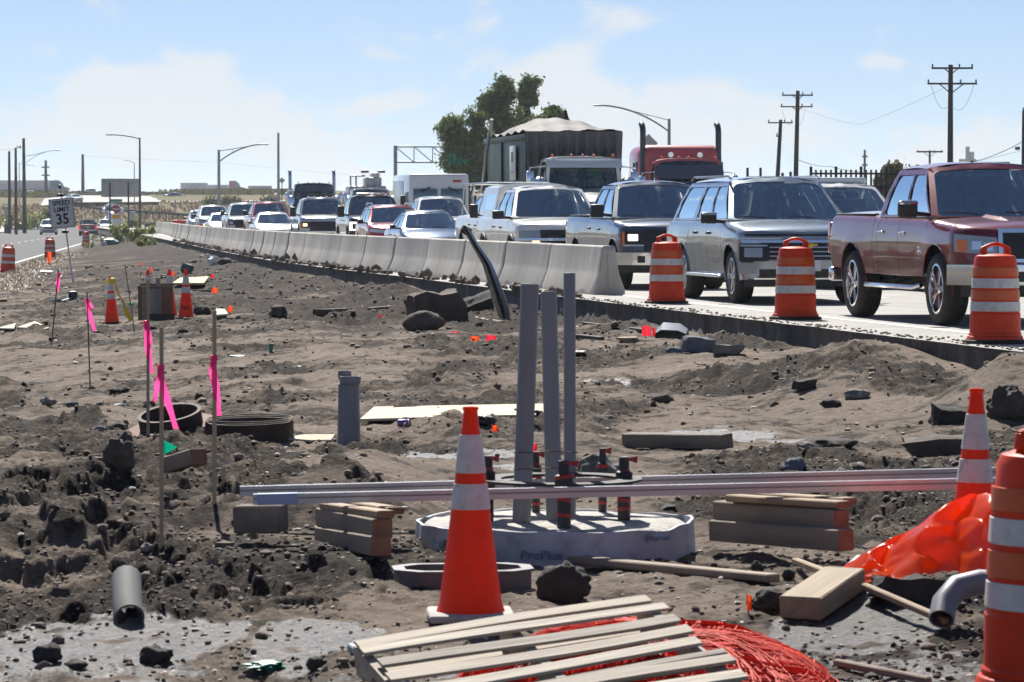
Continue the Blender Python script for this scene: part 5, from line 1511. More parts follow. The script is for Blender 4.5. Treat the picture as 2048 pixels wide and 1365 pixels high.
plain_pole('utility pole cut by the right edge', 2047, 225, 222, .16, WOODP, arms=[(223, -4, 30, .12, None)])
plain_pole('dark pole near the left edge', 19, 395, 303, .16, POLE_D)
plain_pole('brown wooden pole second from the left edge', 32, 380, 296, .16, WOODB, arms=[(296, 2, 12, .08, None)])
plain_pole('tall dark pole carrying the left street light', 49, 404, 277, .2, POLE_D, lean_px=-1)
plain_pole('distant pole above the white trailer', 92, 800, 321, .35, POLE_D, arms=[(335, -8, 8, .3, None), (351, -8, 8, .3, None)])
plain_pole('distant pole right of the far lorry cab', 166, 800, 309, .35, POLE_D)
plain_pole('very tall thin mast behind the far queue', 557, 330, 266, .13, GALV)

def wire(label, pts, r=.02, Yend=None):
    P = [at(*p) for p in pts]
    res = []
    for a, b in zip(P[:-1], P[1:]):
        for i in range(10):
            t_ = i / 10; q = a.lerp(b, t_); q.z -= (b - a).length * .004 * 4 * t_ * (1 - t_); res.append(q)
    res.append(P[-1])
    o = MB().tube(res, r, 4).build('power_line', mat('wire', (.05, .05, .055), .6), ang=80)
    return tag(o, label, 'wire', 'power lines')
wire('lower power line from the two armed poles to the right', [(1596, 320, 260), (1660, 333, 300), (1740, 346, 330)], .025)
wire('upper faint power line between the right hand poles', [(1597, 216, 260), (1720, 250, 230), (1900, 170, 200)], .008)
wire('power line rising to the right edge pole', [(1946, 324, 260), (2047, 283, 225)], .025)
wire('second power line rising to the right edge pole', [(1870, 336, 260), (2047, 300, 225)], .012)
wire('faint power line at the far left', [(-60, 296, 395), (32, 300, 380)], .015)
wire('faint power line over the far highway', [(166, 312, 800), (438, 325, 800), (700, 350, 800)], .02)
# dark splice case on the line near the right edge
p = at(2035, 297, 226); o = MB().rbox((0, 0, 0), (.32, .2, .22), .06, 2).build('splice_case', POLE_D, loc=p); tag(o, 'small dark case hanging on the line by the right edge', 'box')

# sign gantry
def gantry():
    Y = 300.; k = Y / F_PX
    b = at(791, 430, Y); root = thing('sign_gantry', 'grey truss sign gantry left of the trees', 'gantry', (b.x, Y, 0))
    zt = at(0, 294, Y).z; zb_ = at(0, 325, Y).z
    W_ = 260 * k
    MB().tube([(0, 0, gz(b.x, Y)), (0, 0, zt + .1)], .16, 10).build('post', GALV, root)
    MB().tube([(W_, 0, 0), (W_, 0, zt + .1)], .16, 10).build('post', GALV, root)
    MB().rbox((W_ / 2, 0, zt), (W_, .16, .14), .02).build('top_chord', GALV, root)
    MB().rbox((W_ / 2, 0, zb_), (W_, .16, .14), .02).build('bottom_chord', GALV, root)
    n = 7
    for i in range(n + 1):
        x = W_ * i / n
        if i: MB().box((x, 0, (zt + zb_) / 2), (.08, .08, zt - zb_)).build('web_post', GALV, root)
        if i < n: MB().tube([(x, 0, zt), (x + W_ / n, 0, zb_)], .045, 5).build('web_diagonal', GALV, root)
    return root
gantry()

# ------------------------------------------------------------------ trees, shrubs, weeds
def leaf_mat(name, c1, c2):
    m = bpy.data.materials.new(name); m.use_nodes = True; nt = m.node_tree; N, L = nt.nodes.new, nt.links.new
    b = nt.nodes['Principled BSDF']; b.inputs['Roughness'].default_value = .55
    g = N('ShaderNodeNewGeometry'); r = N('ShaderNodeValToRGB')
    r.color_ramp.elements[0].color = (*c1, 1); r.color_ramp.elements[1].color = (*c2, 1)
    n = N('ShaderNodeTexNoise'); n.inputs['Scale'].default_value = .9; n.inputs['Detail'].default_value = 3
    L(g.outputs['Position'], n.inputs['Vector'])
    a = N('ShaderNodeMath'); a.operation = 'MULTIPLY_ADD'; a.inputs[1].default_value = .5
    L(g.outputs['Random Per Island'], a.inputs[0]); L(n.outputs[0], a.inputs[2])
    mr = N('ShaderNodeMapRange'); mr.inputs['From Min'].default_value = .4; mr.inputs['From Max'].default_value = 1.05
    L(a.outputs[0], mr.inputs['Value']); L(mr.outputs[0], r.inputs[0]); L(r.outputs[0], b.inputs['Base Color'])
    t = N('ShaderNodeBsdfTranslucent'); L(r.outputs[0], t.inputs[0])
    mx = N('ShaderNodeMixShader'); mx.inputs[0].default_value = .3
    L(b.outputs[0], mx.inputs[1]); L(t.outputs[0], mx.inputs[2]); L(mx.outputs[0], nt.nodes['Material Output'].inputs[0])
    return m
LEAF = leaf_mat('tree_leaves', (.05, .09, .025), (.21, .27, .07))
LEAF2 = leaf_mat('olive_leaves', (.05, .06, .02), (.17, .15, .055))
WEED = leaf_mat('weed_leaves', (.10, .14, .03), (.32, .34, .09))
DRYG = leaf_mat('dry_grass', (.11, .075, .045), (.21, .15, .09))
BARK = mat('bark', (.07, .055, .045), .9, var=.4, vs=3, stretch=(1, 1, .2))
def leaves(r, centers, n, size, name, m, parent):
    """n leaf-sized quads through the volume of the clumps (x, y, z, rx, rz, weight)"""
    c = np.array(centers); w = c[:, 5] / c[:, 5].sum()
    k = r.choice(len(c), n, p=w)
    d = r.normal(size=(n, 3)) * .52
    rad = np.ones(n)
    P = c[k, :3] + d * rad[:, None] * np.stack([c[k, 3], c[k, 3], c[k, 4]], 1)
    a = r.normal(size=(n, 3)); a /= np.linalg.norm(a, axis=1, keepdims=True)
    b = np.cross(a, r.normal(size=(n, 3))); b /= np.linalg.norm(b, axis=1, keepdims=True)
    s = size * r.uniform(.6, 1.4, n)[:, None]
    V = np.stack([P - a * s, P + b * s * .55, P + a * s, P - b * s * .55], 1).reshape(-1, 3)
    q = np.arange(4 * n).reshape(n, 4)
    me = bpy.data.meshes.new(name)
    me.vertices.add(4 * n); me.vertices.foreach_set('co', V.astype(np.float32).ravel())
    me.loops.add(4 * n); me.loops.foreach_set('vertex_index', q.ravel().astype(np.int32))
    me.polygons.add(n); me.polygons.foreach_set('loop_start', np.arange(0, 4 * n, 4, dtype=np.int32)); me.update(calc_edges=True)
    return link(name, me, m, parent, smooth=False)
def tree(label, Y, clumps, n, seed, m=LEAF, size=.22, trunk_px=None, group='trees behind the trucks', small=.5, name='tree'):
    """clumps in pixels: (px, py, rx, ry) turned into metres at distance Y"""
    r = np.random.default_rng(seed); k = Y / F_PX
    bx = at(trunk_px, 430, Y).x; z0 = gz(bx, Y)
    root = thing(name, label, 'tree' if name == 'tree' else 'shrub', (bx, Y, z0), group=group)
    C = []
    tr = MB()
    top = max(at(0, c[1], Y).z for c in clumps) - z0
    tr.tube([(0, 0, -.2), (.1, 0, top * .3), (-.05, .1, top * .55), (.1, 0, top * .8)], [.03 * top, .022 * top, .014 * top, .005 * top], 8)
    for (px, py, rx, ry) in clumps:
        p = at(px, py, Y); cx, cz = p.x - bx, p.z - z0
        tr.tube([(0, 0, min(cz * .45, top * .5)), (cx * .5, r.uniform(-.3, .3), cz * .75), (cx, r.uniform(-.4, .4), cz)], [.012 * top, .008 * top, .003 * top], 6)
        for i in range(max(9, int(rx * ry / 24))):
            d = r.normal(size=3); d /= np.linalg.norm(d); q = r.uniform(.15, 1.25) ** .5
            sc_ = small * r.uniform(.35, 1.1)
            C.append((cx + d[0] * q * rx * k * .82, d[1] * q * rx * k * .8, cz + d[2] * q * ry * k * .85, sc_ * (1. + .0 * rx), sc_ * .85, sc_ ** 2))
    tr.build('trunk', BARK, root, ang=60)
    leaves(r, C, n, size, 'crown', m, root)
    return root
tree('broad dark tree in front of the sign gantry end', 252, [(905, 262, 30, 34), (940, 300, 52, 60), (918, 320, 40, 45), (955, 345, 40, 40), (900, 250, 18, 16), (948, 240, 22, 24)], 19000, 1, trunk_px=935, small=.5, size=.12)
tree('tall dark tree, left of the two tops', 258, [(1005, 190, 28, 34), (1000, 225, 40, 34), (985, 215, 26, 26), (1010, 165, 18, 16), (1012, 255, 26, 30), (975, 205, 20, 16), (1000, 290, 36, 30)], 17000, 2, trunk_px=1008, small=.48, size=.12)
tree('narrow dark tree with a gap on its left, right of the tallest', 262, [(1053, 185, 20, 26), (1062, 168, 16, 14), (1045, 215, 14, 24), (1045, 250, 16, 28), (1060, 200, 16, 18)], 8500, 3, trunk_px=1047, small=.42, size=.12)
tree('rounded dark tree right of the narrow one', 256, [(1100, 240, 28, 28), (1105, 222, 14, 14), (1090, 262, 30, 20), (1135, 262, 16, 12), (1065, 245, 16, 14)], 10000, 4, trunk_px=1102, small=.46, size=.12)
tree('olive bush behind the stake trailer', 210, [(1790, 345, 26, 14), (1800, 360, 34, 18), (1765, 372, 20, 22), (1835, 350, 16, 12)], 5000, 5, LEAF2, trunk_px=1795, small=.4, size=.13, name='shrub', group='shrubs')
# green netting caught in the broad tree
p = at(905, 318, 249.5); o = leaves(np.random.default_rng(77), [(p.x, p.y, p.z, .45, .4, 1), (p.x + .7, p.y, p.z - .2, .4, .25, .6)], 110, .13, 'green_netting', mat('green_net', (.0, .30, .18), .7), None); tag(o, 'bright green netting caught in the broad tree', 'netting', kind='stuff')

def weed_patch(label, px, py, wpx, hpx, n, seed, m=WEED, name='weed_clump', zoff=0):
    g = G(px, py) if py > 440 else Vector(at(px, py, 400)); Y = g.y; k = Y / F_PX; r = np.random.default_rng(seed)
    root = thing(name, label, 'weeds', tuple(g), group='weeds')
    C = []
    for i in range(14): C.append((r.uniform(-.5, .5) * wpx * k, r.uniform(-1, 1) * wpx * k * .5, hpx * k * r.uniform(.15, .75), hpx * k * .22, hpx * k * .28, 1))
    leaves(r, C, n, max(.035, hpx * k * .07), 'foliage', m, root)
    st = MB()
    for c in C: st.tube([(c[0] * .6, c[1] * .6, 0), (c[0], c[1], c[2])], .008 * Y / 60, 4)
    st.build('stem', m, root)
    return root
weed_patch('bright green weeds at the end of the median, below the stop sign', 262, 484, 90, 34, 3200, 21)
weed_patch('tall green weeds under the street light post', 255, 468, 60, 34, 2600, 22)
weed_patch('green weeds beside the far median kerb', 205, 484, 50, 16, 800, 23)
weed_patch('low green weeds by the farthest drum', 176, 496, 26, 14, 500, 24)
weed_patch('green weeds close to the row of barriers', 290, 492, 36, 22, 1800, 25)
weed_patch('tall weeds at the left edge of the asphalt', 24, 462, 70, 40, 1400, 27)
weed_patch('weeds round the foot of the tall dark pole', 60, 462, 50, 26, 900, 28)
# dry straw along the median's asphalt edge
r = np.random.default_rng(31); n = 5200
yy = r.uniform(95, 185, n); xx = edge_l(yy) + np.abs(r.normal(0, .7, n)) + .1
zz = height(xx, yy, np.full(n, .1))
C = np.stack([xx, yy, zz + .03], 1)
a = r.normal(size=(n, 3)) * np.array([1, 1, .5]); a /= np.linalg.norm(a, axis=1, keepdims=True); s = r.uniform(.08, .2, n)[:, None]
b_ = np.cross(a, np.array([0, 0, 1.])) * .12
V = np.stack([C - a * s, C + b_ * s, C + a * s + np.array([0, 0, .06]), C - b_ * s], 1).reshape(-1, 3)
me = bpy.data.meshes.new('dry_straw'); me.from_pydata(V.tolist(), [], np.arange(4 * n).reshape(n, 4).tolist()); me.update()
tag(link('dry_straw', me, DRYG, smooth=False), 'pale dry straw along the edge of the asphalt', 'grass', kind='stuff')
# far grass and brush on the bank below the slip road, and tall grass on the left verge
def brush(name, label, n, seed, xf_, yf, hgt, m):
    r = np.random.default_rng(seed); yy = yf(r, n); xx = xf_(r, n, yy)
    zz = height(xx, yy, np.full(n, .5)); h = hgt * r.uniform(.4, 1.3, n); w = h * r.uniform(.4, .9, n); an = r.uniform(0, np.pi, n)
    P = np.stack([xx, yy, zz], 1); dx = np.stack([np.cos(an) * w, np.sin(an) * w, 0 * w], 1); up = np.stack([r.normal(0, .2, n) * h, r.normal(0, .2, n) * h, h], 1)
    V = np.stack([P - dx * .4, P + dx * .4, P + up + dx * .6, P + up * 1.1 - dx * .5], 1).reshape(-1, 3)
    me = bpy.data.meshes.new(name); me.from_pydata(V.tolist(), [], np.arange(4 * n).reshape(n, 4).tolist()); me.update()
    return tag(link(name, me, m, smooth=False), label, 'grass', kind='stuff')
brush('bank_grass', 'dry brown grass on the bank below the slip road', 9000, 41, lambda r, n, y: r.uniform(-.17, -.04, n) * y, lambda r, n: r.uniform(470, 640, n), .3, DRYG)
brush('verge_grass', 'green and straw coloured grass left of the asphalt', 7000, 42, lambda r, n, y: edge_l(y) - LEFT_W - 2.6 - np.abs(r.normal(0, 9, n)), lambda r, n: r.uniform(300, 470, n), .45, WEED)
brush('far_scrub', 'olive scrub beside the far highway', 3500, 43, lambda r, n, y: r.uniform(-.15, -.055, n) * y, lambda r, n: r.uniform(715, 860, n), .9, LEAF2)
def bush(label, px, Y, ry_px, rx_px, seed, m=LEAF2):
    p = at(px, 430, Y); z0 = gz(p.x, Y); k = Y / F_PX
    py = 430 - (z0 - CAMZ) / k - ry_px * .8
    return tree(label, Y, [(px, py, rx_px, ry_px), (px + rx_px * .5, py + ry_px * .3, rx_px * .7, ry_px * .7), (px - rx_px * .5, py + ry_px * .2, rx_px * .6, ry_px * .8)], 1800, seed, m, .3, trunk_px=px, small=1.0, name='shrub', group='shrubs')
bush('dark olive shrub left of the speed limit sign', 70, 470, 12, 20, 51, WEED)
bush('dark shrub between the poles and the speed limit sign', 98, 480, 14, 14, 52, LEAF)
bush('shrub by the slip road below the street light', 460, 600, 7, 18, 53, LEAF2)
bush('shrub on the bank left of the black tractor', 540, 620, 7, 14, 54, LEAF2)
bush('small dark shrub on the bank right of the dark car', 423, 600, 5, 7, 55, LEAF)
# ------------------------------------------------------------------ signs and traffic on the left
SIGNBACK = mat('sign_back', (.40, .40, .38), .5, .4, var=.12, vs=1.5)
SIGNW = mat('sign_white', (.66, .65, .63), .5, var=.06, vs=4)
INK = mat('sign_ink', (.02, .022, .026), .6)
def speed_sign():
    Y = 82.0; k = Y / F_PX
    b = at(146, 566, Y); root = thing('speed_limit_sign', 'tilted white speed limit 35 sign on a portable stand', 'sign', (b.x, Y, gz(b.x, Y)))
    z0 = root.location.z
    def L(px, py, dy=0.): p = at(px, py, Y); return Vector((p.x - b.x, dy, p.z - z0))
    MB().tube([L(146, 566), L(131, 455), L(120, 372)], .018, 8).build('mast', mat('white_post', (.6, .6, .6), .5), root)
    # panel 0.61 x 0.76 m tilted with the mast
    c = L(124.5, 427, -.04); ang = R(5.5)
    pm_ = MB().rbox((0, 0, 0), (.575, .012, .70), .004); 
    panel = pm_.build('panel', SIGNW, root, loc=c, rot=(0, -ang * -1 * -1, 0))
    bd = MB()
    for z in (-.335, .335): bd.rbox((0, -.008, z), (.55, .004, .012), .001)
    for x in (-.272, .272): bd.rbox((x, -.008, 0), (.012, .004, .68), .001)
    bd.build('border', INK, panel)
    for txt, size, z, ch in (('SPEED', .155, .235, 1.0), ('LIMIT', .155, .085, 1.0), ('35', .34, -.145, .92)):
        t = text_mb(txt, size, .002, ch, .006); t.map(lambda v: (v.x, -.0085 - v.z, v.y + z)).build('lettering', INK, panel, smooth=False)
    for py in (391, 464): MB().rbox(L(121 if py < 400 else 131, py, -.03), (.16, .06, .07), .02).build('clamp', BLACK, root)
    MB().rbox(L(119.5, 374), (.07, .07, .09), .02).build('mast_cap', BLACK, root)
    for a in (20, 160, 250, 300):
        p = Vector((math.cos(R(a)) * .62, math.sin(R(a)) * .62, .02)); MB().tube([(0, 0, .1), p], .022, 6).build('foot', GALV, root)
    MB().rbox((0, 0, .12), (.2, .2, .26), .03).build('spring_base', BLACK, root)
speed_sign()

def big_sign():
    Y = 330.; k = Y / F_PX
    b = at(238, 430, Y); z0 = gz(b.x, Y); root = thing('large_sign_panel', 'large sign seen from behind on two dark posts', 'sign', (b.x, Y, z0))
    for px in (220, 257):
        p = at(px, 365, Y); MB().rbox((p.x - b.x, -.08, (p.z - z0) / 2), (.14, .12, p.z - z0), .01).build('post', POLE_D, root)
    c = at(240, 376, Y); w, h = 75 * k, 37 * k
    MB().rbox((c.x - b.x, .05, c.z - z0), (w, .06, h), .01).build('panel', SIGNBACK, root)
    for f in (.36, -.30): MB().rbox((c.x - b.x, 0, c.z - z0 + f * h), (w - .05, .05, .1), .01).build('stiffener', SIGNBACK, root)
big_sign()

def stop_post():
    Y = 322.; k = Y / F_PX
    b = at(232, 430, Y); z0 = gz(b.x, Y); root = thing('stop_sign_post', 'red stop sign with yellow plate and green street name', 'sign', (b.x, Y, z0))
    def L(px, py): p = at(px, py, Y); return Vector((p.x - b.x, 0, p.z - z0))
    MB().rbox((0, .05, L(0, 398).z / 2), (.08, .06, L(0, 398).z), .005).build('post', GALV, root)
    o8 = [(math.cos(R(22.5 + 45 * i)) * .40, math.sin(R(22.5 + 45 * i)) * .40) for i in range(8)]
    m_ = Matrix.Rotation(math.pi / 2, 3, 'X')
    st = MB().prism(o8, 0, .02, m_).build('stop_plate', mat('stop_red', (.36, .02, .03), .5), root, loc=L(232, 419))
    t = text_mb('STOP', .26, .004, 1., .004); t.map(lambda v: (v.x, -.03 - v.z, v.y)).build('lettering', SIGNW, st, smooth=False)
    MB().rbox(L(233, 433), (.8, .02, .36), .01).build('yellow_plate', mat('sign_yellow', (.7, .34, .02), .5), root)
    MB().rbox(L(232, 446), (.6, .02, .6), .01).build('white_plate', SIGNW, root)
    MB().rbox(L(233, 401.5), (1.05, .02, .26), .01).build('street_name_plate', mat('sign_green', (.0, .2, .11), .5), root)
stop_post()
def small_sign(label, px, Y, top, bot, wpx, shape='rect', m=SIGNBACK, cat='sign'):
    k = Y / F_PX; b = at(px, 430, Y); z0 = gz(b.x, Y); zt, zb_ = at(0, top, Y).z - z0, at(0, bot, Y).z - z0
    root = thing('road_sign', label, cat, (b.x, Y, z0))
    MB().tube([(0, .05, -.1), (0, .05, zt - .05)], .04, 6).build('post', POLE_D, root)
    if shape == 'diamond': MB().rbox((0, 0, (zt + zb_) / 2), ((zt - zb_) * .7, .02, (zt - zb_) * .7), .01, 1, (0, R(45), 0)).build('panel', m, root)
    else: MB().rbox((0, 0, (zt + zb_) / 2), (wpx * k, .02, zt - zb_), .01).build('panel', m, root)
small_sign('narrow grey sign back between the two tall posts and the light', 265, 345, 423, 441, 11)
small_sign('small sign back on the far bank beside the dark car', 350, 560, 405, 418, 5)
small_sign('diamond sign back beside the thin mast', 564, 300, 355, 368, 12, 'diamond')
small_sign('small grey sign near the left edge', 12, 420, 414, 431, 7)
small_sign('large grey diamond sign back behind the red tractor', 1297, 128, 268, 306, 0, 'diamond')
# litter bin and post on the far pavement
p = at(15, 465, 398); z0 = gz(p.x, 398)
o = MB().lathe([(.35, 0), (.42, 1.1), (.44, 1.15)], 14, cap0=True, cap1=True).build('litter_bin', mat('bin_dark', (.03, .04, .045), .6), loc=(p.x, 398, z0)); tag(o, 'dark litter bin on the pavement at the far left', 'bin')

# traffic on the asphalt road
def lveh(px, py): p = on(px, py, ZL); return (p.x, p.y, ZL)
vehicle('sport_utility_vehicle', 'white car driving towards us, half behind the speed limit sign', 'car', cross_spec(), WHITE, lveh(97, 470), (.12, -1), 'traffic on the asphalt road')
vehicle('crossover_car', 'burgundy car seen from behind with red tail lights on', 'car', cross_spec(tail=TAIL, plate_rear=True), BURG, (on(168, 472, ZL).x + .1, on(168, 472, ZL).y + 3.0, ZL), (-.1, 1), 'traffic on the asphalt road')
vehicle('sport_utility_vehicle', 'white car right of the burgundy car', 'car', cross_spec(), WHITE, lveh(212, 467), (.14, -1), 'traffic on the asphalt road')
def tanker(pos, heading):
    root = tractor('white tanker truck with a pale cylindrical tank on the asphalt road', WHITE, pos, heading, name='tanker_truck', group='traffic on the asphalt road', zr=2.8, stacks=False)
    m_ = Matrix.Rotation(math.pi / 2, 3, 'Y')
    MB().lathe([(.3, -.3), (.8, -.12), (1.05, 0), (1.05, 6.5), (.8, 6.65), (.001, 6.7)], 20, (-9.6, 0, 1.95), m_).build('tank', mat('pale_tank', (.55, .57, .58), .3, .5), root)
    return root
t = tanker((on(196, 462, ZL).x, 480, ZL + rise(480)), (.16, -1))

# guardrails
def guardrail(label, pts, h=.75, step=2.4, m=GALV, postm=None, name='guardrail', up=None):
    P = [Vector(p) for p in pts]
    root = thing(name, label, 'guardrail', tuple(P[0]), group='guardrails')
    O = P[0]; rel = [p - O for p in P]
    def off(p, d, y, z): n = Vector((-d.y, d.x, 0)).normalized(); return p + n * y + Vector((0, 0, z))
    prof = [(0, .155), (.04, .11), (.04, .075), (-.01, .03), (-.01, -.03), (.04, -.075), (.04, -.11), (0, -.155)]
    rows = []
    for i, p in enumerate(rel):
        d = (rel[min(i + 1, len(rel) - 1)] - rel[max(i - 1, 0)]).normalized()
        rows.append([off(p, d, y, h - .16 + z) for y, z in prof])
    MB().grid(rows).build('beam', m, root)
    acc = 0
    for a, b in zip(rel[:-1], rel[1:]):
        L_ = (b - a).length; n = max(1, int(round(L_ / step)))
        for k in range(n):
            q = a.lerp(b, k / n); MB().box((q.x, q.y + .1, q.z + h / 2 - .1), (.12, .1, h + .2)).build('post', postm or WOODP, root, smooth=False)
def gp(px, py, Y): p = at(px, py, Y); return p
guardrail('guardrail along the top of the slip road at far left', [gp(x, y, 705) - Vector((0, 0, .8)) for x, y in ((60, 398), (90, 391), (130, 389), (180, 388), (300, 389), (420, 390), (560, 392))], .9, 4.)
guardrail('dark guardrail across the bank above the far traffic', [gp(x, y, Y) - Vector((0, 0, .6)) for x, y, Y in ((150, 412, 520), (200, 418, 505), (280, 424, 490), (345, 428, 470), (400, 432, 452))], .75, 4., POLE_D)
guardrail('silver guardrail end beside the green weeds', [Vector((*on(290, 461, -.3).xy, -.45)), Vector((*on(305, 458, -.3).xy, -.45)), Vector((*on(335, 456, -.3).xy, -.45))], .8, 1.9)
# red-white plastic barrier pieces beyond the barrier end
for i, (px, lab) in enumerate(((352, 'left red plastic barrier beyond the far barrier end'), (368, 'middle red plastic barrier beyond the far barrier end'), (384, 'right red plastic barrier beyond the far barrier end'))):
    p = at(px, 445, 290); t = thing('plastic_barrier', lab, 'barrier', (p.x, 290, gz(p.x, 290) * 0 + 0), group='red plastic barriers')
    MB().rbox((0, 0, .45), (.62, .4, .9), .06, 2, None, (1, .5)).build('shell', ORANGE_RED, t); MB().rbox((0, -.03, .55), (.625, .3, .1), .02).build('stripe', REFL_W, t)

# highway traffic
def lorry(label, pxa, pxb, ytop, ybot, Y, box_m, cab_m, cab_right=True, cabtop=None):
    k = Y / F_PX; a, b = at(pxa, ybot, Y), at(pxb, ybot, Y)
    zt = at(0, ytop, Y).z - a.z; L_ = b.x - a.x
    root = thing('lorry', label, 'truck', (a.x, Y, a.z), group='traffic on the highway')
    MB().rbox((L_ / 2, 0, (zt + 1.1) / 2), (L_, 2.6, zt - 1.1), .05).build('trailer', box_m, root)
    MB().box((L_ / 2, 0, 1.0), (L_, 1.0, .25)).build('chassis_frame', UNDER, root, smooth=False)
    for x in (1.2, 2.5, L_ - 1.2): 
        for y in (-1.05, 1.05): MB().lathe([(.001, -.14), (.5, -.14), (.5, .14), (.001, .14)], 16, (x, y, .5), Matrix.Rotation(math.pi / 2, 3, 'X')).build('wheel', RUBBER, root)
    if cab_m:
        h = (at(0, cabtop or ytop, Y).z - a.z)
        prof = [(0.25, .6), (4.9, .6), (5.0, 1.5), (4.3, 1.75), (3.4, 1.9), (3.0, 2.8), (2.2, h - .05), (1.4, h), (.25, h - .1)]
        MB().prism([(L_ + x, z) for x, z in prof], -1.2, 1.2, Matrix.Rotation(math.pi / 2, 3, 'X')).build('cab', cab_m, root)
        MB().prism([(L_ + x, z) for x, z in [(2.3, 2.0), (3.2, 2.0), (2.9, 2.7), (2.3, 2.8)]], -1.21, 1.21, Matrix.Rotation(math.pi / 2, 3, 'X')).build('cab_window', GL_DARK, root)
        for x in (L_ + .9, L_ + 4.1):
            for y in (-1.05, 1.05): MB().lathe([(.001, -.14), (.5, -.14), (.5, .14), (.001, .14)], 16, (x, y, .5), Matrix.Rotation(math.pi / 2, 3, 'X')).build('wheel', RUBBER, root)
    return root
TRW = mat('trailer_white', (.50, .50, .51), .6, var=.05)
lorry('long white trailer with blue cab on the highway at far left', -15, 102, 361, 388, 930, TRW, paint('lorry_blue', (.03, .07, .14), .2))
lorry('white box trailer on the highway right of the dark car', 362, 415, 366, 386, 980, TRW, None)
lorry('low pale trailer with red cab on the highway', 415, 457, 370, 388, 985, TRW, paint('lorry_red', (.22, .03, .03), .1), cabtop=362)
lorry('pale trailer behind the red cab on the highway', 497, 543, 372, 387, 1005, TRW, None)
def hcar(label, px, py, Y, pm_, spec, dirn):
    p = at(px, py, Y); vehicle('sedan' if spec is sedan_spec else 'crossover_car', label, 'car', spec(), pm_, tuple(p), dirn, 'traffic on the highway')
hcar('white car on the slip road above the burgundy car', 155, 406, 640, WHITE, cross_spec, (.55, -1))
hcar('grey car on the slip road right of the large sign', 367, 399.5, 690, GREYP, sedan_spec, (1, .05))
hcar('silver car on the highway left of the large sign', 197, 390, 900, SILVER, cross_spec, (1, .05))
# grain elevator on the skyline
p = at(1940, 332, 1500.); k = 1500 / F_PX
t = thing('grain_elevator', 'grey grain elevator on the skyline above the maroon pickup', 'building', (p.x, 1500, 10))
GE = mat('elevator_concrete', (.30, .31, .32), .8, var=.1, vs=.1)
H = lambda py: at(0, py, 1500.).z - 10
for i, (x0, x1, top_) in enumerate(((-9, -1, 294), (-1, 10, 304), (-18, 16, 318))):
    for j in range(3 if i < 2 else 5):
        n = 3 if i < 2 else 5; w = (x1 - x0) * k / n
        MB().lathe([(w * .55, 0), (w * .55, H(top_)), (.001, H(top_) + .2)], 14, (x0 * k + w * (j + .5), i * 3., 0)).build('silo', GE, t)
# pickup hidden behind the maroon one: only the light bar on its roof shows
sp = pickup_spec(nose=chev)
root, S = vehicle('pickup_truck', 'pickup hidden behind the maroon one, dark roof light bar showing', 'pickup', sp, BLACKP, (8.35, 58.6, 0), (.165, -1))
zb_ = at(0, 326, 60.).z
MB().rbox((-1.5, 0, zb_), (.2, .84, .035), .012).build('light_bar', BLACK, root)
for dy in (-.36, .32): MB().rbox((-1.5, dy, zb_ - .06), (.12, .14, .06), .02).build('bar_mount', BLACK, root); MB().rbox((-1.5, dy, (zb_ + 1.9) / 2 - .04), (.04, .04, zb_ - 1.9), .005).build('bar_leg', BLACK, root)
# ------------------------------------------------------------------ the work site: near things
PVC = mat('grey_conduit', (.20, .21, .23), .42, var=.1, vs=3, dirt=.5, dcol=(.13, .12, .115), stretch=(1, 1, .3))
PVC_END = mat('pale_conduit_end', (.5, .52, .54), .5)
LUM = mat('new_lumber', (.30, .21, .13), .75, var=.3, vs=5, stretch=(.25, 3, 3), bump=.2, bs=30)
LUMG = mat('weathered_lumber', (.24, .19, .14), .8, var=.35, vs=5, stretch=(.2, 3, 3), bump=.25, bs=30, dirt=.4)
LUMR = mat('reddish_end_grain', (.27, .13, .075), .8, var=.3, vs=14)
PALLETM = mat('pallet_wood', (.36, .31, .245), .8, var=.3, vs=4, stretch=(.2, 3, 3), bump=.25, bs=30, dirt=.35, dcol=(.2, .17, .13))
PLY = mat('pale_plywood', (.44, .38, .26), .75, var=.15, vs=3, dirt=.3, dcol=(.4, .33, .24))
RUST = mat('rusted_steel', (.055, .035, .028), .75, .3, var=.5, vs=6, bump=.4, bs=25, dirt=.4, dcol=(.16, .08, .055))
STRUT = mat('strut_channel', (.42, .43, .45), .36, .85, var=.12, vs=4, dirt=.3, dcol=(.3, .3, .3))
ROCKS = [mat('rock_%d' % i, c, .9, var=.4, vs=4, bump=.8, bs=16) for i, c in enumerate([(.085, .068, .056), (.16, .155, .15), (.036, .031, .028), (.26, .22, .185), (.12, .13, .155)])]

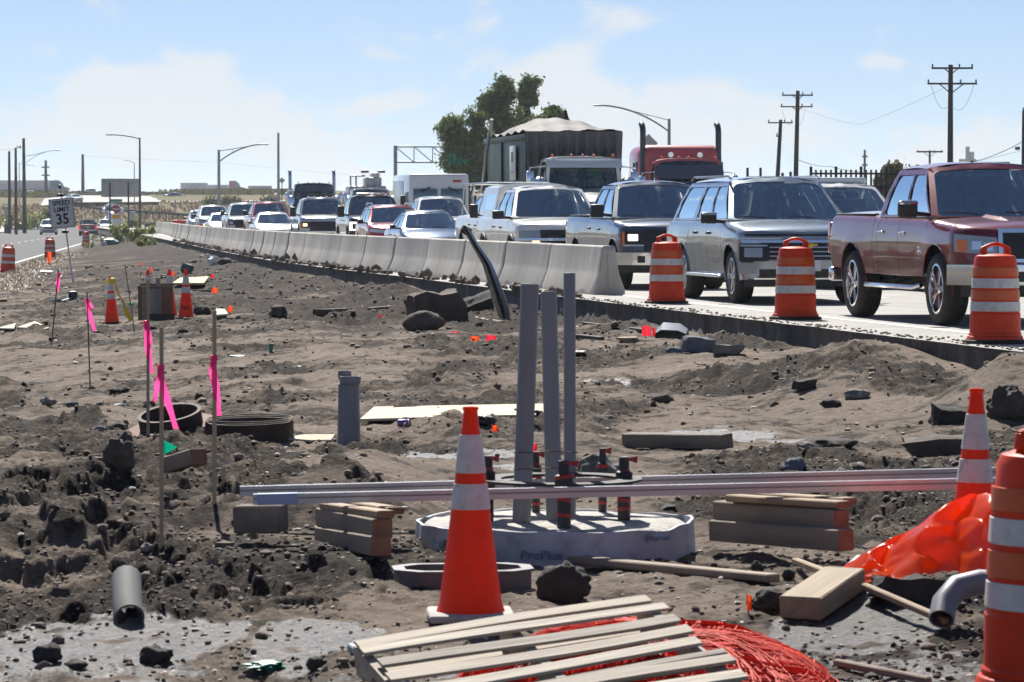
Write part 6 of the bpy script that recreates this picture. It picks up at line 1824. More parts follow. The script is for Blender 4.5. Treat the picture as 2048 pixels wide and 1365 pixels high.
# conduits standing in the footing
FY = 17.75; FX = at(1110, 1060, FY).x; FR = .70
zf = at(0, 1045, FY).z     # top of the concrete
WRAP = mat('foam_wrap', (.42, .445, .51), .6, var=.2, vs=3, dirt=.8, dcol=(.16, .15, .145))
FOOTC = mat('fresh_concrete', (.40, .38, .35), .9, var=.35, vs=7, bump=.8, bs=30)
t = thing('concrete_footing', 'round concrete footing in a pale blue printed wrap', 'footing', (FX, FY, zf - .34))
MB().lathe([(FR - .03, 0), (FR - .03, .33), (FR - .06, .345), (.4, .35), (.001, .34)], 48).map(lambda p: (p.x, p.y, p.z + (.012 * mnoise.noise(p * 9) if p.z > .3 else 0))).build('concrete', FOOTC, t, ang=60)
rows = []
for j in range(97):
    a = 2 * math.pi * j / 96; e = .349 + .006 * math.sin(a * 3 + 1) + .004 * math.sin(a * 11) + .012 * mnoise.noise(Vector((math.cos(a) * 2, math.sin(a) * 2, 3)))
    rr_ = FR + .012 * math.sin(a * 5) + .006 * math.sin(a * 17)
    rows.append([(math.cos(a) * (rr_ + .004), math.sin(a) * (rr_ + .004), -.05), (math.cos(a) * (rr_ + .012), math.sin(a) * (rr_ + .012), .15), (math.cos(a) * rr_, math.sin(a) * rr_, e), (math.cos(a) * (rr_ - .015), math.sin(a) * (rr_ - .015), e), (math.cos(a) * (rr_ - .012), math.sin(a) * (rr_ - .012), .2)])
wr = MB().grid(rows).build('printed_wrap', WRAP, t, ang=60)
INKB = mat('blue_print', (.19, .28, .40), .7, var=.3, vs=30)
def wrap_text(txt, size, ang, z, tilt=0.):
    tm = text_mb(txt, size, .001, 1.1, .002)
    def f(v):
        a = R(-90 + ang) + v.x / FR; q = FR + .026
        return (math.cos(a) * q, math.sin(a) * q, z + v.y + v.x * tilt)
    tm.map(f).build('print', INKB, wr, smooth=False)
wrap_text('ProPlus', .06, -6, .24); wrap_text('ProPlus', .05, 13, .10); wrap_text('ProPlus', .07, 52, .16); wrap_text('ProPlus', .05, 54, .08)
wrap_text('ProPlus', .05, 44, .31); wrap_text('ProPlus', .06, -50, .27); wrap_text('ProPlus', .06, -28, .04)
sh = MB(); pts = [(-.03, .04), (.03, .04), (.032, -.005), (0, -.04), (-.032, -.005)]
def shf(x, y): a = R(-90 + 30) + x / FR; return (math.cos(a) * (FR + .026), math.sin(a) * (FR + .026), .12 + y)
sh.add([shf(*p) for p in pts], [tuple(range(5))]); sh.build('print_shield', INKB, wr, smooth=False)

def conduit(label, bx, by, tx, ty, w, Y, dY=0.):
    a = at(bx, by, Y); b = at(tx, ty, Y + dY); r_ = w / F_PX * Y / 2
    root = thing('grey_conduit', label, 'pipe', tuple(a), group='grey conduits standing in the footing')
    d = b - a; m_ = Vector((0, 0, 1)).rotation_difference(d.normalized()).to_matrix(); L_ = d.length
    MB().lathe([(r_, -.06), (r_, L_), (r_ * .88, L_ + .001), (r_ * .88, L_ - .12), (.001, L_ - .12)], 24, m=m_).build('pipe', PVC, root, ang=40)
conduit('leftmost standing grey conduit', 1043, 1045, 1060, 568, 37, 17.7, .0)
conduit('middle standing grey conduit', 1109, 1042, 1097, 584, 33, 17.85, .1)
conduit('thinner, tallest grey conduit on the right', 1140, 1030, 1139, 547, 24, 18.15, .1)

for zz, lab in ((905, 'upper thin tie wire round the standing conduits'), (938, 'lower thin tie wire round the standing conduits')):
    p_ = [at(1028, zz, 17.62), at(1060, zz + 1, 17.55), at(1110, zz - 2, 17.7), at(1152, zz + 1, 18.0), at(1156, zz, 18.25), at(1100, zz, 18.2), at(1030, zz, 17.95), at(1028, zz, 17.62)]
    tag(MB().tube([q - p_[0] for q in p_], .003, 5).build('tie_wire', mat('rusty_wire', (.12, .06, .04), .7), loc=p_[0], ang=80), lab, 'wire')
# anchor bolts wrapped in red and black tape, steel template ring
TAPER = mat('red_tape', (.36, .02, .025), .5); TAPEK = mat('black_tape', (.022, .022, .03), .55)
def bolt(label, px, Y, ytop, ybot, w):
    a, b = at(px, ybot, Y), at(px, ytop, Y); r_ = w / F_PX * Y / 2 * .85; H_ = b.z - a.z
    root = thing('anchor_bolt', label, 'bolt', tuple(a), group='taped anchor bolts')
    MB().lathe([(r_ * .75, -.05), (r_ * .75, H_ * .45), (r_, H_ * .5), (r_, H_ * .75), (r_ * .62, H_ * .78), (r_ * .6, H_), (.001, H_)], 16).build('bolt_shaft', TAPEK, root)
    for k_ in range(4):
        z = H_ * (.12 + .21 * k_ + random.uniform(-.05, .05)); rr_ = r_ * (.78 if z < H_ * .45 else (1.03 if z < H_ * .76 else .66))
        m_ = Euler((random.uniform(-.2, .2), random.uniform(-.2, .2), 0)).to_matrix()
        MB().lathe([(rr_, -.009), (rr_ * 1.07, 0), (rr_, .009)], 14, (0, 0, z), m_).build('red_tape', TAPER, root)
    f = MB(); f.add([(0, -r_ * .7, H_ * .97), (r_ * 1.6, -r_ * .8, H_ * 1.02), (r_ * 1.5, -r_, H_ * .90)], [(0, 1, 2)]); f.build('tape_tail', TAPER, root)
bolt('taped anchor bolt in front of the middle conduit', 1128, 17.35, 922, 1042, 44)
bolt('taped anchor bolt close right of the near cone', 977, 17.7, 912, 1040, 32)
bolt('taped anchor bolt at the right of the footing', 1248, 17.75, 914, 1035, 40)
bolt('taped anchor bolt behind the leftmost conduit', 1072, 18.25, 905, 1015, 26)
bolt('taped anchor bolt beside the mud lump', 1205, 18.3, 897, 1020, 26)
za = at(0, 979, 17.75).z
MB_ = MB().lathe([(.30, 0), (.42, 0), (.42, .012), (.30, .012), (.30, 0)], 48)
o = MB_.build('template_ring', mat('dark_plate', (.03, .027, .026), .7, .2), loc=(at(1120, 0, 17.75).x, 17.75, za + .045)); tag(o, 'dark steel template ring round the standing conduits', 'ring')

# strut channels lying across the lumber stacks
def strut(label, pa, pb, Ya, Yb, hpx=20):
    a, b = at(*pa, Ya), at(*pb, Yb); d = b - a; L_ = d.length
    root = thing('strut_channel', label, 'metal channel', tuple(a), group='metal channels across the lumber'); root.rotation_mode = 'QUATERNION'
    root.rotation_quaternion = d.to_track_quat('X', 'Z')
    h, w, th = .052, .045, .006
    prof = [(-w / 2, h / 2), (-w / 2, -h / 2), (w / 2, -h / 2), (w / 2, h / 2), (w / 2 - .012, h / 2), (w / 2 - .012, h / 2 - .01), (w / 2 - th, h / 2 - .01), (w / 2 - th, -h / 2 + th), (-w / 2 + th, -h / 2 + th), (-w / 2 + th, h / 2 - .01), (-w / 2 + .012, h / 2 - .01), (-w / 2 + .012, h / 2)]
    mb = MB().grid([[(x, y, z) for y, z in prof + [prof[0]]] for x in np.linspace(0, L_, 2)])
    mb.build('channel', STRUT, root, smooth=False)
    MB().box((L_ / 2, -w / 2 - .001, .004), (L_, .004, .007)).build('groove_shade_strip', mat('groove_shadow', (.2, .2, .21), .5, .6), root, smooth=False)  # darker strip on the flat face, painted shade of a groove not modelled
    return root
strut('rear metal channel, its left end bare', (480, 983), (1990, 945), 18.05, 18.25)
fr_ = strut('front metal channel with blue tape at its left end', (506, 999), (1996, 966), 17.1, 17.25)
MB().rbox((.12, -.003, .0), (.20, .052, .056), .004).build('blue_tape', mat('blue_tape', (.34, .42, .58), .6), fr_)
# lumber stacks
def beam(name, label, a, b, w, h, m, endm=None, group=None, roll=0., cat='lumber', jit=.0, th=.006, parent=None):
    a, b = Vector(a), Vector(b); d = b - a; L_ = d.length
    mb = MB().rbox((L_ / 2, 0, 0), (L_, w, h), th, 1, None, None, jit)
    o = mb.build(name, m); o.location = a; o.rotation_mode = 'QUATERNION'
    from mathutils import Quaternion
    o.rotation_quaternion = d.to_track_quat('X', 'Z') @ Quaternion((1, 0, 0), roll)
    if endm is not None:
        MB().rbox((L_ + .001, 0, 0), (.004, w - .006, h - .006), .001, 1).build('sawn_end', endm, o)
    if cat: tag(o, label, cat, group)
    return o
def P(px, py, Y): return at(px, py, Y)
YS = 17.15
beam('timber_beam', 'upper timber beam of the right hand stack', P(1440, 1022, 17.6), P(1683, 1042, 16.85), .10, .105, LUMG, LUMR, 'stacked timbers')
beam('timber_beam', 'bottom timber beam of the right hand stack', P(1432, 1060, 17.55), P(1692, 1081, 16.75), .10, .105, LUMG, LUMR, 'stacked timbers')
beam('timber_plank', 'front plank on top of the right hand stack', P(1462, 996, 17.45), P(1688, 1010, 16.85), .085, .036, LUM, LUMR, 'stacked timbers')
beam('timber_plank', 'back plank on top of the right hand stack', P(1490, 990, 17.75), P(1700, 1003, 17.05), .085, .036, LUM, LUMR, 'stacked timbers')
beam('timber_beam', 'upper timber beam of the stack left of the near cone', P(650, 1034, 17.7), P(765, 1058, 16.5), .10, .095, LUMG, LUMR, 'stacked timbers')
beam('timber_beam', 'bottom timber beam of the stack left of the near cone', P(648, 1072, 17.65), P(762, 1092, 16.45), .10, .095, LUMG, LUMR, 'stacked timbers')
beam('timber_plank', 'front plank on top of the stack left of the near cone', P(655, 1012, 17.6), P(772, 1029, 16.5), .085, .036, LUM, LUMR, 'stacked timbers')
beam('timber_plank', 'back plank on top of the stack left of the near cone', P(700, 1008, 17.75), P(792, 1022, 17.0), .085, .036, LUM, LUMR, 'stacked timbers')
o = beam('timber_block', 'short grey timber block under the left channel ends', P(475, 1038, 17.3), P(568, 1036, 17.25), .16, .135, mat('grey_block', (.15, .125, .10), .9, var=.4, vs=6), None)

# ------------------------------------------------------------------ pallet over a heap of orange netting
PALS = [PALLETM, mat('pallet_wood_pale', (.42, .37, .30), .8, var=.35, vs=5, stretch=(.2, 3, 3), bump=.4, bs=24, dirt=.5, dcol=(.2, .17, .13)), mat('pallet_wood_grey', (.30, .265, .22), .85, var=.35, vs=6, stretch=(.2, 3, 3), bump=.4, bs=24, dirt=.5, dcol=(.14, .12, .1))]
def pallet():
    O = Vector((-.60, 13.16, -.275)); e1 = Vector((1.06, .34, .13)); e2 = Vector((.47, -.64, -.125))
    u = e1.normalized(); v = (e2 - u * e2.dot(u)).normalized(); n = u.cross(v) * -1
    if n.z < 0: n = -n
    M3 = Matrix((u, -v, n)).transposed()
    root = thing('wooden_pallet', 'weathered wooden pallet in the near foreground, tilted on orange netting', 'pallet', O)
    root.rotation_mode = 'QUATERNION'; root.rotation_quaternion = M3.to_quaternion()
    L_, Wd = 1.20, .98
    sgn = 1 if (M3 @ Vector((0, 0, 1))).z > 0 else -1
    ys_ = [.045, .135, .285, .43, .58, .735, .80, .95]
    ws = [.075, .07, .08, .08, .08, .045, .075, .08]
    for i, (y, w) in enumerate(zip(ys_, ws)):
        x0, x1 = random.uniform(-.02, .02), L_ + random.uniform(-.03, .02)
        if i == 5: x0 = .25
        mb = MB()
        ns = 7; rows = []
        for j in range(ns + 1):
            x = x0 + (x1 - x0) * j / ns; bow = .008 * math.sin(math.pi * j / ns + i); q = .004 * mnoise.noise(Vector((j * .8, i * 3.1, 0)))
            rows.append([(x, -y - w / 2 + q, -.013 + bow), (x, -y + w / 2 + q, -.013 + bow), (x, -y + w / 2 + q, bow), (x, -y - w / 2 + q, bow), (x, -y - w / 2 + q, -.013 + bow)])
        mb.grid(rows); mb.add(rows[0][:4], [(0, 1, 2, 3)]); mb.add(rows[-1][:4], [(3, 2, 1, 0)])
        mb.build('deck_board', PALS[i % 3], root, ang=30)
    for x in (.02, L_ / 2, L_ - .04):
        mb = MB()
        prof = [(0, 0), (0, -.09), (.2, -.09), (.24, -.045), (.40, -.045), (.44, -.09), (.60, -.09), (.64, -.045), (.80, -.045), (.84, -.09), (Wd, -.09), (Wd, 0)]
        mb.add([(x - .019, -y, z - .022) for y, z in prof] + [(x + .019, -y, z - .022) for y, z in prof], [tuple(range(12)), tuple(reversed(range(12, 24)))] + [(i, (i + 1) % 12, 12 + (i + 1) % 12, 12 + i) for i in range(12)])
        mb.build('stringer', PALLETM, root, smooth=False)
    for y in (.06, .5, .94): MB().rbox((L_ / 2, -y, -.124), (L_, .09, .018), .003, 1).build('bottom_board', PALLETM, root)
pallet()
NET = mat('orange_netting', (.62, .04, .02), .65, var=.25, vs=6, spec=.15)
NETD = mat('deep_netting', (.5, .045, .03), .6, var=.3, vs=9)
def netting():
    C = G(1330, 1335); C = Vector((.52, 13.55, gz(.52, 13.55) - .03))
    root = thing('safety_netting_heap', 'heap of orange red plastic safety netting under the pallet', 'netting', C)
    rx, ry, h = .78, .85, .31
    def surf(a, q, k=0.):
        x = math.cos(a) * rx * q; y = math.sin(a) * ry * q
        z = h * (max(0, 1 - q * q)) ** .55 * (1 + .25 * mnoise.noise(Vector((x * 3, y * 3, 1))))
        # hollow where the pallet presses
        z -= .13 * math.exp(-(((x + .1) / .55) ** 2 + ((y + .45) / .5) ** 2))
        return Vector((x, y, max(-.02, z)))
    rows = [[surf(2 * math.pi * j / 40, i / 10) * .94 for j in range(41)] for i in range(11)]
    MB().grid(rows).build('inner_layers', NETD, root, ang=80)
    st = MB(); r = random.Random(5)
    for k_ in range(460):      # the net's two crossing families of cords, in slack overlapping layers
        a0 = 2 * math.pi * k_ / 230 + r.gauss(0, .01); sg = 1 if k_ < 230 else -1; lay = r.choice((0., .012, .024)); tw = r.uniform(.9, 1.4); pts = []
        for i in range(9):
            q = .12 + .88 * i / 8; p = surf(a0 + sg * tw * q, q); p += Vector((r.gauss(0, .003), r.gauss(0, .003), .003 + lay * (1 - q) + r.uniform(0, .006))); pts.append(p)
        st.tube(pts, .0030, 3, False)
    for k_ in range(420):      # loose cords lying round the rim
        a0 = r.uniform(0, 2 * math.pi); q0 = r.uniform(.3, 1.0); ln = r.uniform(.25, .8); dq = r.uniform(-.05, .12); pts = []
        for i in range(6):
            p = surf(a0 + ln * i / 5, min(1.0, q0 + dq * i / 5)); p += Vector((r.gauss(0, .002), r.gauss(0, .002), r.uniform(.002, .010))); pts.append(p)
        st.tube(pts, .0026, 3, False)
    st.build('net_strands', NET, root, ang=80)
netting()

# ------------------------------------------------------------------ orange plastic sheet over something, right
def plastic():
    m = bpy.data.materials.new('orange_film'); m.use_nodes = True; nt = m.node_tree; b = nt.nodes['Principled BSDF']
    b.inputs['Base Color'].default_value = (.95, .11, .012, 1); b.inputs['Roughness'].default_value = .2; b.inputs['Coat Weight'].default_value = .6
    tl = nt.nodes.new('ShaderNodeBsdfTranslucent'); tl.inputs[0].default_value = (1., .16, .02, 1)
    mx = nt.nodes.new('ShaderNodeMixShader'); mx.inputs[0].default_value = .55
    nt.links.new(b.outputs[0], mx.inputs[1]); nt.links.new(tl.outputs[0], mx.inputs[2]); nt.links.new(mx.outputs[0], nt.nodes['Material Output'].inputs[0])
    C = at(1935, 1105, 15.95); C.z = gz(C.x, C.y) - .01
    root = thing('orange_plastic_sheet', 'crumpled shiny orange plastic sheet before the right hand cone', 'sheet', C)
    ns, nt_ = 96, 34
    rx_ = [1694, 1730, 1775, 1850, 1900, 1945, 1990, 2040, 2080]; ry_ = [1128, 1108, 1080, 1042, 1005, 985, 990, 1015, 1090]
    fx_ = [1690, 1740, 1800, 1860, 1920, 1970, 2020, 2060, 2090]; fy_ = [1160, 1164, 1166, 1172, 1180, 1186, 1190, 1186, 1170]
    rows = []
    for j in range(-8, nt_ + 1):
        row = []
        for i in range(ns + 1):
            s_ = i / ns * 8
            a0 = at(np.interp(s_, range(9), rx_), np.interp(s_, range(9), ry_), 16.02) - C
            f0 = at(np.interp(s_, range(9), fx_), np.interp(s_, range(9), fy_), 15.62) - C
            u = i / ns
            if j < 0:      # the side turned away, falling to the ground behind
                q = -j / 8; p = a0 + Vector((.03 * q, .22 * q, -(a0.z + .02) * q ** 1.3)); t_ = 0
                amp = .02 * math.sin(math.pi * q)
            else:
                t_ = j / nt_; p = a0.lerp(f0, t_); p.z = a0.z + (f0.z - a0.z) * t_ ** 1.15
                amp = math.sin(math.pi * min(1, t_ * .94 + .06)) ** .7
            w = u * 21 + t_ * 3.2 + 2.4 * mnoise.noise(Vector((u * 4, t_ * 1.6, 2)))
            f1 = 1 - 2 * abs((w / math.pi) % 2 - 1)
            w2 = u * 13 - t_ * 7 + 3.5 * mnoise.noise(Vector((u * 5, t_ * 4, 9)))
            f2 = 1 - 2 * abs((w2 / math.pi) % 2 - 1)
            hgt = min(1, .25 + a0.z * 3.0)
            n3_ = mnoise.noise(Vector((u * 16, t_ * 7, 5)))
            row.append(p + Vector((.012 * f2, -.06 * amp * hgt * f1 - .02 * amp * f2, amp * hgt * (.035 * f1 + .022 * f2) + .008 * n3_)))
        rows.append(row)
    MB().grid(rows).build('film', m, root, ang=26)
plastic()

# ------------------------------------------------------------------ loose timber, pipes and debris (right foreground)
def lie(px, py, dz=0.): g = G(px, py); g.z += dz; return g
def plank(label, p0, p1, w, h, m, name='timber_stake', dz=.02, roll=0., cat='lumber', lift=(0, 0)):
    a, b = lie(*p0, dz + lift[0]), lie(*p1, dz + lift[1]); return beam(name, label, a, b, w, h, m, None, None, roll, cat)
plank('thick timber block lying askew right of the netting', (1600, 1245), (1690, 1185), .19, .10, mat('tan_block', (.30, .235, .155), .8, var=.25, vs=5, stretch=(.2, 3, 3), bump=.3, bs=26), 'timber_block', .06)
plank('short pointed stake behind the thick timber block', (1590, 1143), (1700, 1196), .035, .03, LUM, lift=(.03, .05))
plank('long pale stake right of the thick timber block', (1728, 1200), (1893, 1262), .035, .03, LUM, lift=(.04, .02))
plank('long board lying in front of the wrapped footing', (1072, 1126), (1548, 1172), .085, .038, LUMG, 'timber_board', .035)
plank('thin dark stake at the bottom right edge', (1670, 1335), (1860, 1372), .03, .03, LUMG)
def gpipe(label, pts, r_, m=PVC, name='pipe_piece', cat='pipe', n=14, hollow=True):
    P_ = [Vector(p) for p in pts]
    root = thing(name, label, cat, P_[0]); rel = [p - P_[0] for p in P_]
    MB().tube(rel, r_, n, False).build('pipe_wall', m, root, ang=60)
    MB().tube(rel, r_ * .86, n, False).build('pipe_inside', mat('pipe_inside', (.05, .05, .055), .7), root, ang=60)
    if hollow:
        for e, d in ((rel[0], rel[0] - rel[1]), (rel[-1], rel[-1] - rel[-2])):
            m_ = Vector((0, 0, 1)).rotation_difference(d.normalized()).to_matrix(); MB().lathe([(r_ * .86, 0), (r_ * 1.0, .001)], n, e, m_).build('pipe_end', m, root)
    return root
g = lie(1690, 1172, .04); gpipe('short grey pipe end poking from the mud under the orange sheet', [g + Vector((-.02, -.10, 0)), g + Vector((.0, 0, .01)), g + Vector((.09, .22, .05))], .034)
g = lie(1880, 1260, .05); gpipe('curved grey elbow pipe half hidden by the near drum', [g + Vector((0, -.05, .0)), g + Vector((.02, .02, .06)), g + Vector((.08, .07, .12)), g + Vector((.18, .1, .14)), g + Vector((.34, .1, .13)), g + Vector((.5, .08, .10))], .055)
g = lie(255, 1225, .03); gpipe('broken pale grey pipe sticking out of the bank', [g + Vector((.02, -.10, -.015)), g + Vector((0, 0, .03)), g + Vector((-.03, .24, .12))], .066, mat('pale_pipe', (.17, .175, .17), .75, spec=.2, dirt=.6, vs=4))
# valve box ring behind the cone
g = lie(925, 1172, .0)
t = thing('valve_box', 'open plastic valve box lying behind the near cone', 'box', g, (0, 0, .1))
mb = MB(); w2, d2, h2, th = .31, .19, .085, .03
out8 = [(-w2, -d2 + .1), (-w2 + .1, -d2), (w2 - .1, -d2), (w2, -d2 + .1), (w2, d2 - .1), (w2 - .1, d2), (-w2 + .1, d2), (-w2, d2 - .1)]
inn8 = [(x * .86, y * .8) for x, y in out8]
mb.grid([[(x, y, -.05) for x, y in out8 + out8[:1]], [(x, y, h2 - .012) for x, y in out8 + out8[:1]], [(x * 1.04, y * 1.05, h2 - .01) for x, y in out8 + out8[:1]], [(x * 1.04, y * 1.05, h2) for x, y in out8 + out8[:1]], [(x, y, h2) for x, y in inn8 + inn8[:1]], [(x, y, -.02) for x, y in inn8 + inn8[:1]]])
mb.build('box_wall', mat('dark_valve_box', (.10, .09, .10), .5, var=.2, vs=5, dirt=.5), t, ang=30)
# mud lumps / rocks: each one a thing
def rock(label, px, py, wpx, hpx, m, seed, name='rock', cat='rock', flat=1., rough=.35, sub=3, freq=1.6, depth=.8):
    g = G(px, py); k = g.y / F_PX
    sx, sz = wpx * k / 2, hpx * k / 2
    o = lump((sx, sx * depth, sz * 1.15), sub, seed, rough, freq=freq).build(name, m, loc=(g.x, g.y + sx * depth * .5, g.z + sz * .75), ang=70)
    return tag(o, label, cat)
def chunk(label, px, py, wpx, hpx, m, seed, name='broken_concrete', cat='rubble', rz=.3, tilt=.1, depth=.7):
    g = G(px, py); k = g.y / F_PX; sx, sz = wpx * k, hpx * k
    random.seed(seed)
    bm = bmesh.new(); bmesh.ops.create_cube(bm, size=1)
    for v in bm.verts: v.co = Vector((v.co.x * sx * random.uniform(.7, 1.05), v.co.y * sx * depth * random.uniform(.7, 1.05), v.co.z * sz * random.uniform(.75, 1.1)))
    bmesh.ops.subdivide_edges(bm, edges=bm.edges[:], cuts=5, use_grid_fill=True)
    for v in bm.verts:
        q = v.co * (3.2 / sx) + Vector((seed, 0, 0)); v.co += v.co.normalized() * (mnoise.noise(q) * .10 + mnoise.noise(q * 2.7) * .05) * sx
    bm.verts.index_update()
    mb = MB().add([v.co.copy() for v in bm.verts], [[v.index for v in f.verts] for f in bm.faces]); bm.free()
    o = mb.build(name, m, loc=(g.x, g.y + sx * depth * .3, g.z + sz * .42), rot=(random.uniform(-tilt, tilt), random.uniform(-tilt, tilt), rz), ang=28)
    return tag(o, label, cat)
D, GR, BK, TN, BL = ROCKS
rock('wet black lump of mud right of the near cone', 1128, 1205, 100, 80, BK, 1, 'mud_lump', 'mud', rough=.3, sub=4, freq=2.0)
chunk('long black block of mud below the orange sheet', 1830, 1200, 175, 48, BK, 2, 'mud_lump', 'mud', rz=-.05, depth=.3)
rock('dark mud lump left of the thick timber block', 1548, 1222, 90, 44, BK, 3, 'mud_lump', 'mud', rough=.45, sub=4)
rock('small dark clod above the long board', 1515, 1145, 24, 22, BK, 4, 'mud_lump', 'mud')
rock('second dark clod near the pointed stake', 1578, 1160, 26, 22, BK, 5, 'mud_lump', 'mud')
rock('smooth dark stone in the puddle at bottom left', 95, 1324, 58, 38, BK, 6, flat=.6)
rock('flat dark stone right of the puddle stone', 150, 1338, 46, 18, BK, 7)
rock('dark lump in the wet mud near the pallet', 310, 1325, 60, 34, BK, 8, 'mud_lump', 'mud', rough=.5)
rock('dark clod left of the pallet corner', 630, 1340, 34, 30, BK, 9, 'mud_lump', 'mud')
rock('large mud lump with wire behind the left bank', 238, 968, 62, 62, D, 10, 'mud_lump', 'mud', rough=.5, sub=4)
rock('grey brown mud lump among the anchor bolts', 1195, 985, 100, 70, mat('mud_grey', (.14, .13, .115), .9, var=.4, vs=9, bump=.8, bs=25), 11, 'mud_lump', 'mud', rough=.45, sub=4)
rock('pale round stone on the bank', 294, 1108, 26, 18, TN, 12)
rock('brown stone on the bank beside the pale one', 246, 1122, 28, 16, D, 13)
rock('grey stone left of the steel rings', 95, 818, 30, 17, GR, 14)
rock('pale small stone left of the steel rings', 148, 812, 18, 11, GR, 15)
rock('dark flat stone behind the second ribbon stake', 240, 787, 40, 16, BK, 16)
rock('dark stone in the open dirt left of the ribbon stake', 108, 684, 24, 10, BK, 17)
rock('dark clod right of the steel rings', 398, 800, 20, 14, BK, 18)
rock('small boulder behind the steel rings', 198, 868, 34, 18, GR, 19)
rock('dark clod beside the tilted ring', 232, 866, 44, 20, BK, 20, 'mud_lump', 'mud')
chunk('big brown concrete chunk behind the bent post foot', 868, 645, 118, 68, mat('brown_chunk', (.085, .065, .053), .9, var=.4, vs=3, bump=.9, bs=10), 21, tilt=.18)
rock('rounded muddy chunk in front of the brown concrete chunk', 846, 661, 84, 40, D, 22, 'broken_concrete', 'rubble', rough=.3)
chunk('flat topped brown chunk behind the big one', 880, 590, 76, 32, D, 23)
chunk('dark slab leaning left of the bent post', 955, 622, 70, 28, BK, 24, tilt=.5)
chunk('tan block against the foot of the slab', 1085, 580, 66, 30, D, 25, tilt=.3)
chunk('blue grey boulder before the drum line', 1395, 712, 60, 32, BL, 26, 'rock', 'rock')
rock('smaller blue grey stone left of the boulder', 1350, 711, 36, 18, BL, 27)
chunk('pale long chunk lying right of the boulder', 1455, 715, 66, 20, GR, 28, rz=-.4, depth=.4)
chunk('dark crusted chunk in the middle of the dirt', 1610, 790, 46, 22, BK, 29, 'mud_lump', 'mud', tilt=.3)
rock('grey shard in the dirt by the hook', 1715, 800, 50, 20, GR, 30)
rock('dark clod left of the grey shard', 1662, 815, 42, 18, BK, 31, 'mud_lump', 'mud')
chunk('long dark crust of mud behind the right cone', 1890, 908, 180, 36, D, 32, 'mud_lump', 'mud', rz=.05, depth=.5)
chunk('dark broken chunk left of the right cone', 1900, 850, 72, 38, BK, 33, 'mud_lump', 'mud', tilt=.3)
rock('tan stone right of the dark chunk', 1715, 935, 40, 22, TN, 34)
rock('grey pointed stone below the tan stone', 1590, 940, 44, 28, BL, 35, rough=.5)
rock('dark flat chunk in the middle distance', 1655, 900, 110, 24, BK, 36, 'mud_lump', 'mud')
rock('round pale stone right of the log', 1610, 912, 34, 15, TN, 37)
rock('brown muddy mound at the right edge below the drum', 2025, 815, 90, 70, D, 38, 'mud_lump', 'mud', rough=.45, sub=4, freq=2.2, depth=.6)
rock('dark crust right of the conduits', 1195, 845, 90, 22, BK, 39, 'mud_lump', 'mud')
rock('dark clod left of the long log', 1325, 805, 44, 20, D, 40, 'mud_lump', 'mud')
rock('dark hollow clod right of the timber box cones', 405, 630, 34, 18, BK, 41, 'mud_lump', 'mud')
rock('dark concrete lump in the middle dirt', 555, 636, 36, 22, D, 42, 'broken_concrete', 'rubble')
rock('small dark clod before the lettered cone', 305, 660, 14, 8, BK, 43, 'mud_lump', 'mud')
rock('dark clod below the lettered cone', 365, 663, 20, 10, BK, 44, 'mud_lump', 'mud')
rock('dark soil lump beside the white bottle pile', 452, 532, 36, 16, BK, 45, 'mud_lump', 'mud')

# ------------------------------------------------------------------ middle of the site
# square log
a, b = lie(1254, 893, .05), lie(1456, 896, .05); beam('square_log', 'grey square timber log lying right of the conduits', a, b, .11, .11, mat('log_wood', (.17, .14, .11), .85, var=.4, vs=5, stretch=(.2, 3, 3), bump=.4, bs=20), None, None, .1)
# plywood sheet
def sheet_px(label, pts, th, m, name, cat, lift=.015):
    c = [lie(x, y, lift) for x, y in pts]; o0 = sum(c, Vector()) / len(c)
    n = len(c); top = [p - o0 + Vector((0, 0, th)) for p in c]; bot = [p - o0 for p in c]
    mb = MB().add(top + bot, [tuple(range(n)), tuple(reversed(range(n, 2 * n)))] + [(i, (i + 1) % n, n + (i + 1) % n, n + i) for i in range(n)])
    o = mb.build(name, m, loc=o0, smooth=False); return tag(o, label, cat)
sheet_px('long pale plywood sheet lying behind the near cone', [(720, 850), (748, 826), (900, 818), (1092, 818), (1092, 834), (985, 842)], .02, PLY, 'plywood_sheet', 'board', .03)
sheet_px('pale pointed board left of the pipe bundle', [(566, 884), (610, 877), (670, 876), (662, 884), (620, 888)], .015, PLY, 'board_offcut', 'board')
sheet_px('pale plywood behind the lettered cone', [(345, 578), (360, 565), (418, 563), (408, 577)], .05, mat('yellow_ply', (.52, .41, .20), .75, var=.1), 'plywood_sheet', 'board', .08)
sheet_px('small tan offcut right of the lettered cone', [(432, 640), (432, 628), (450, 628), (456, 640)], .03, PLY, 'board_offcut', 'board', .06)
sheet_px('pale cardboard sheet at the left edge', [(-6, 662), (12, 655), (32, 657), (28, 664)], .02, PLY, 'cardboard', 'cardboard')
sheet_px('long pale cardboard left of the taped cone', [(34, 658), (70, 651), (98, 656), (92, 660)], .02, PLY, 'cardboard', 'cardboard')
sheet_px('white scrap far left by the asphalt', [(76, 546), (84, 542), (108, 545), (100, 549)], .02, SIGNW, 'white_scrap', 'scrap', .03)
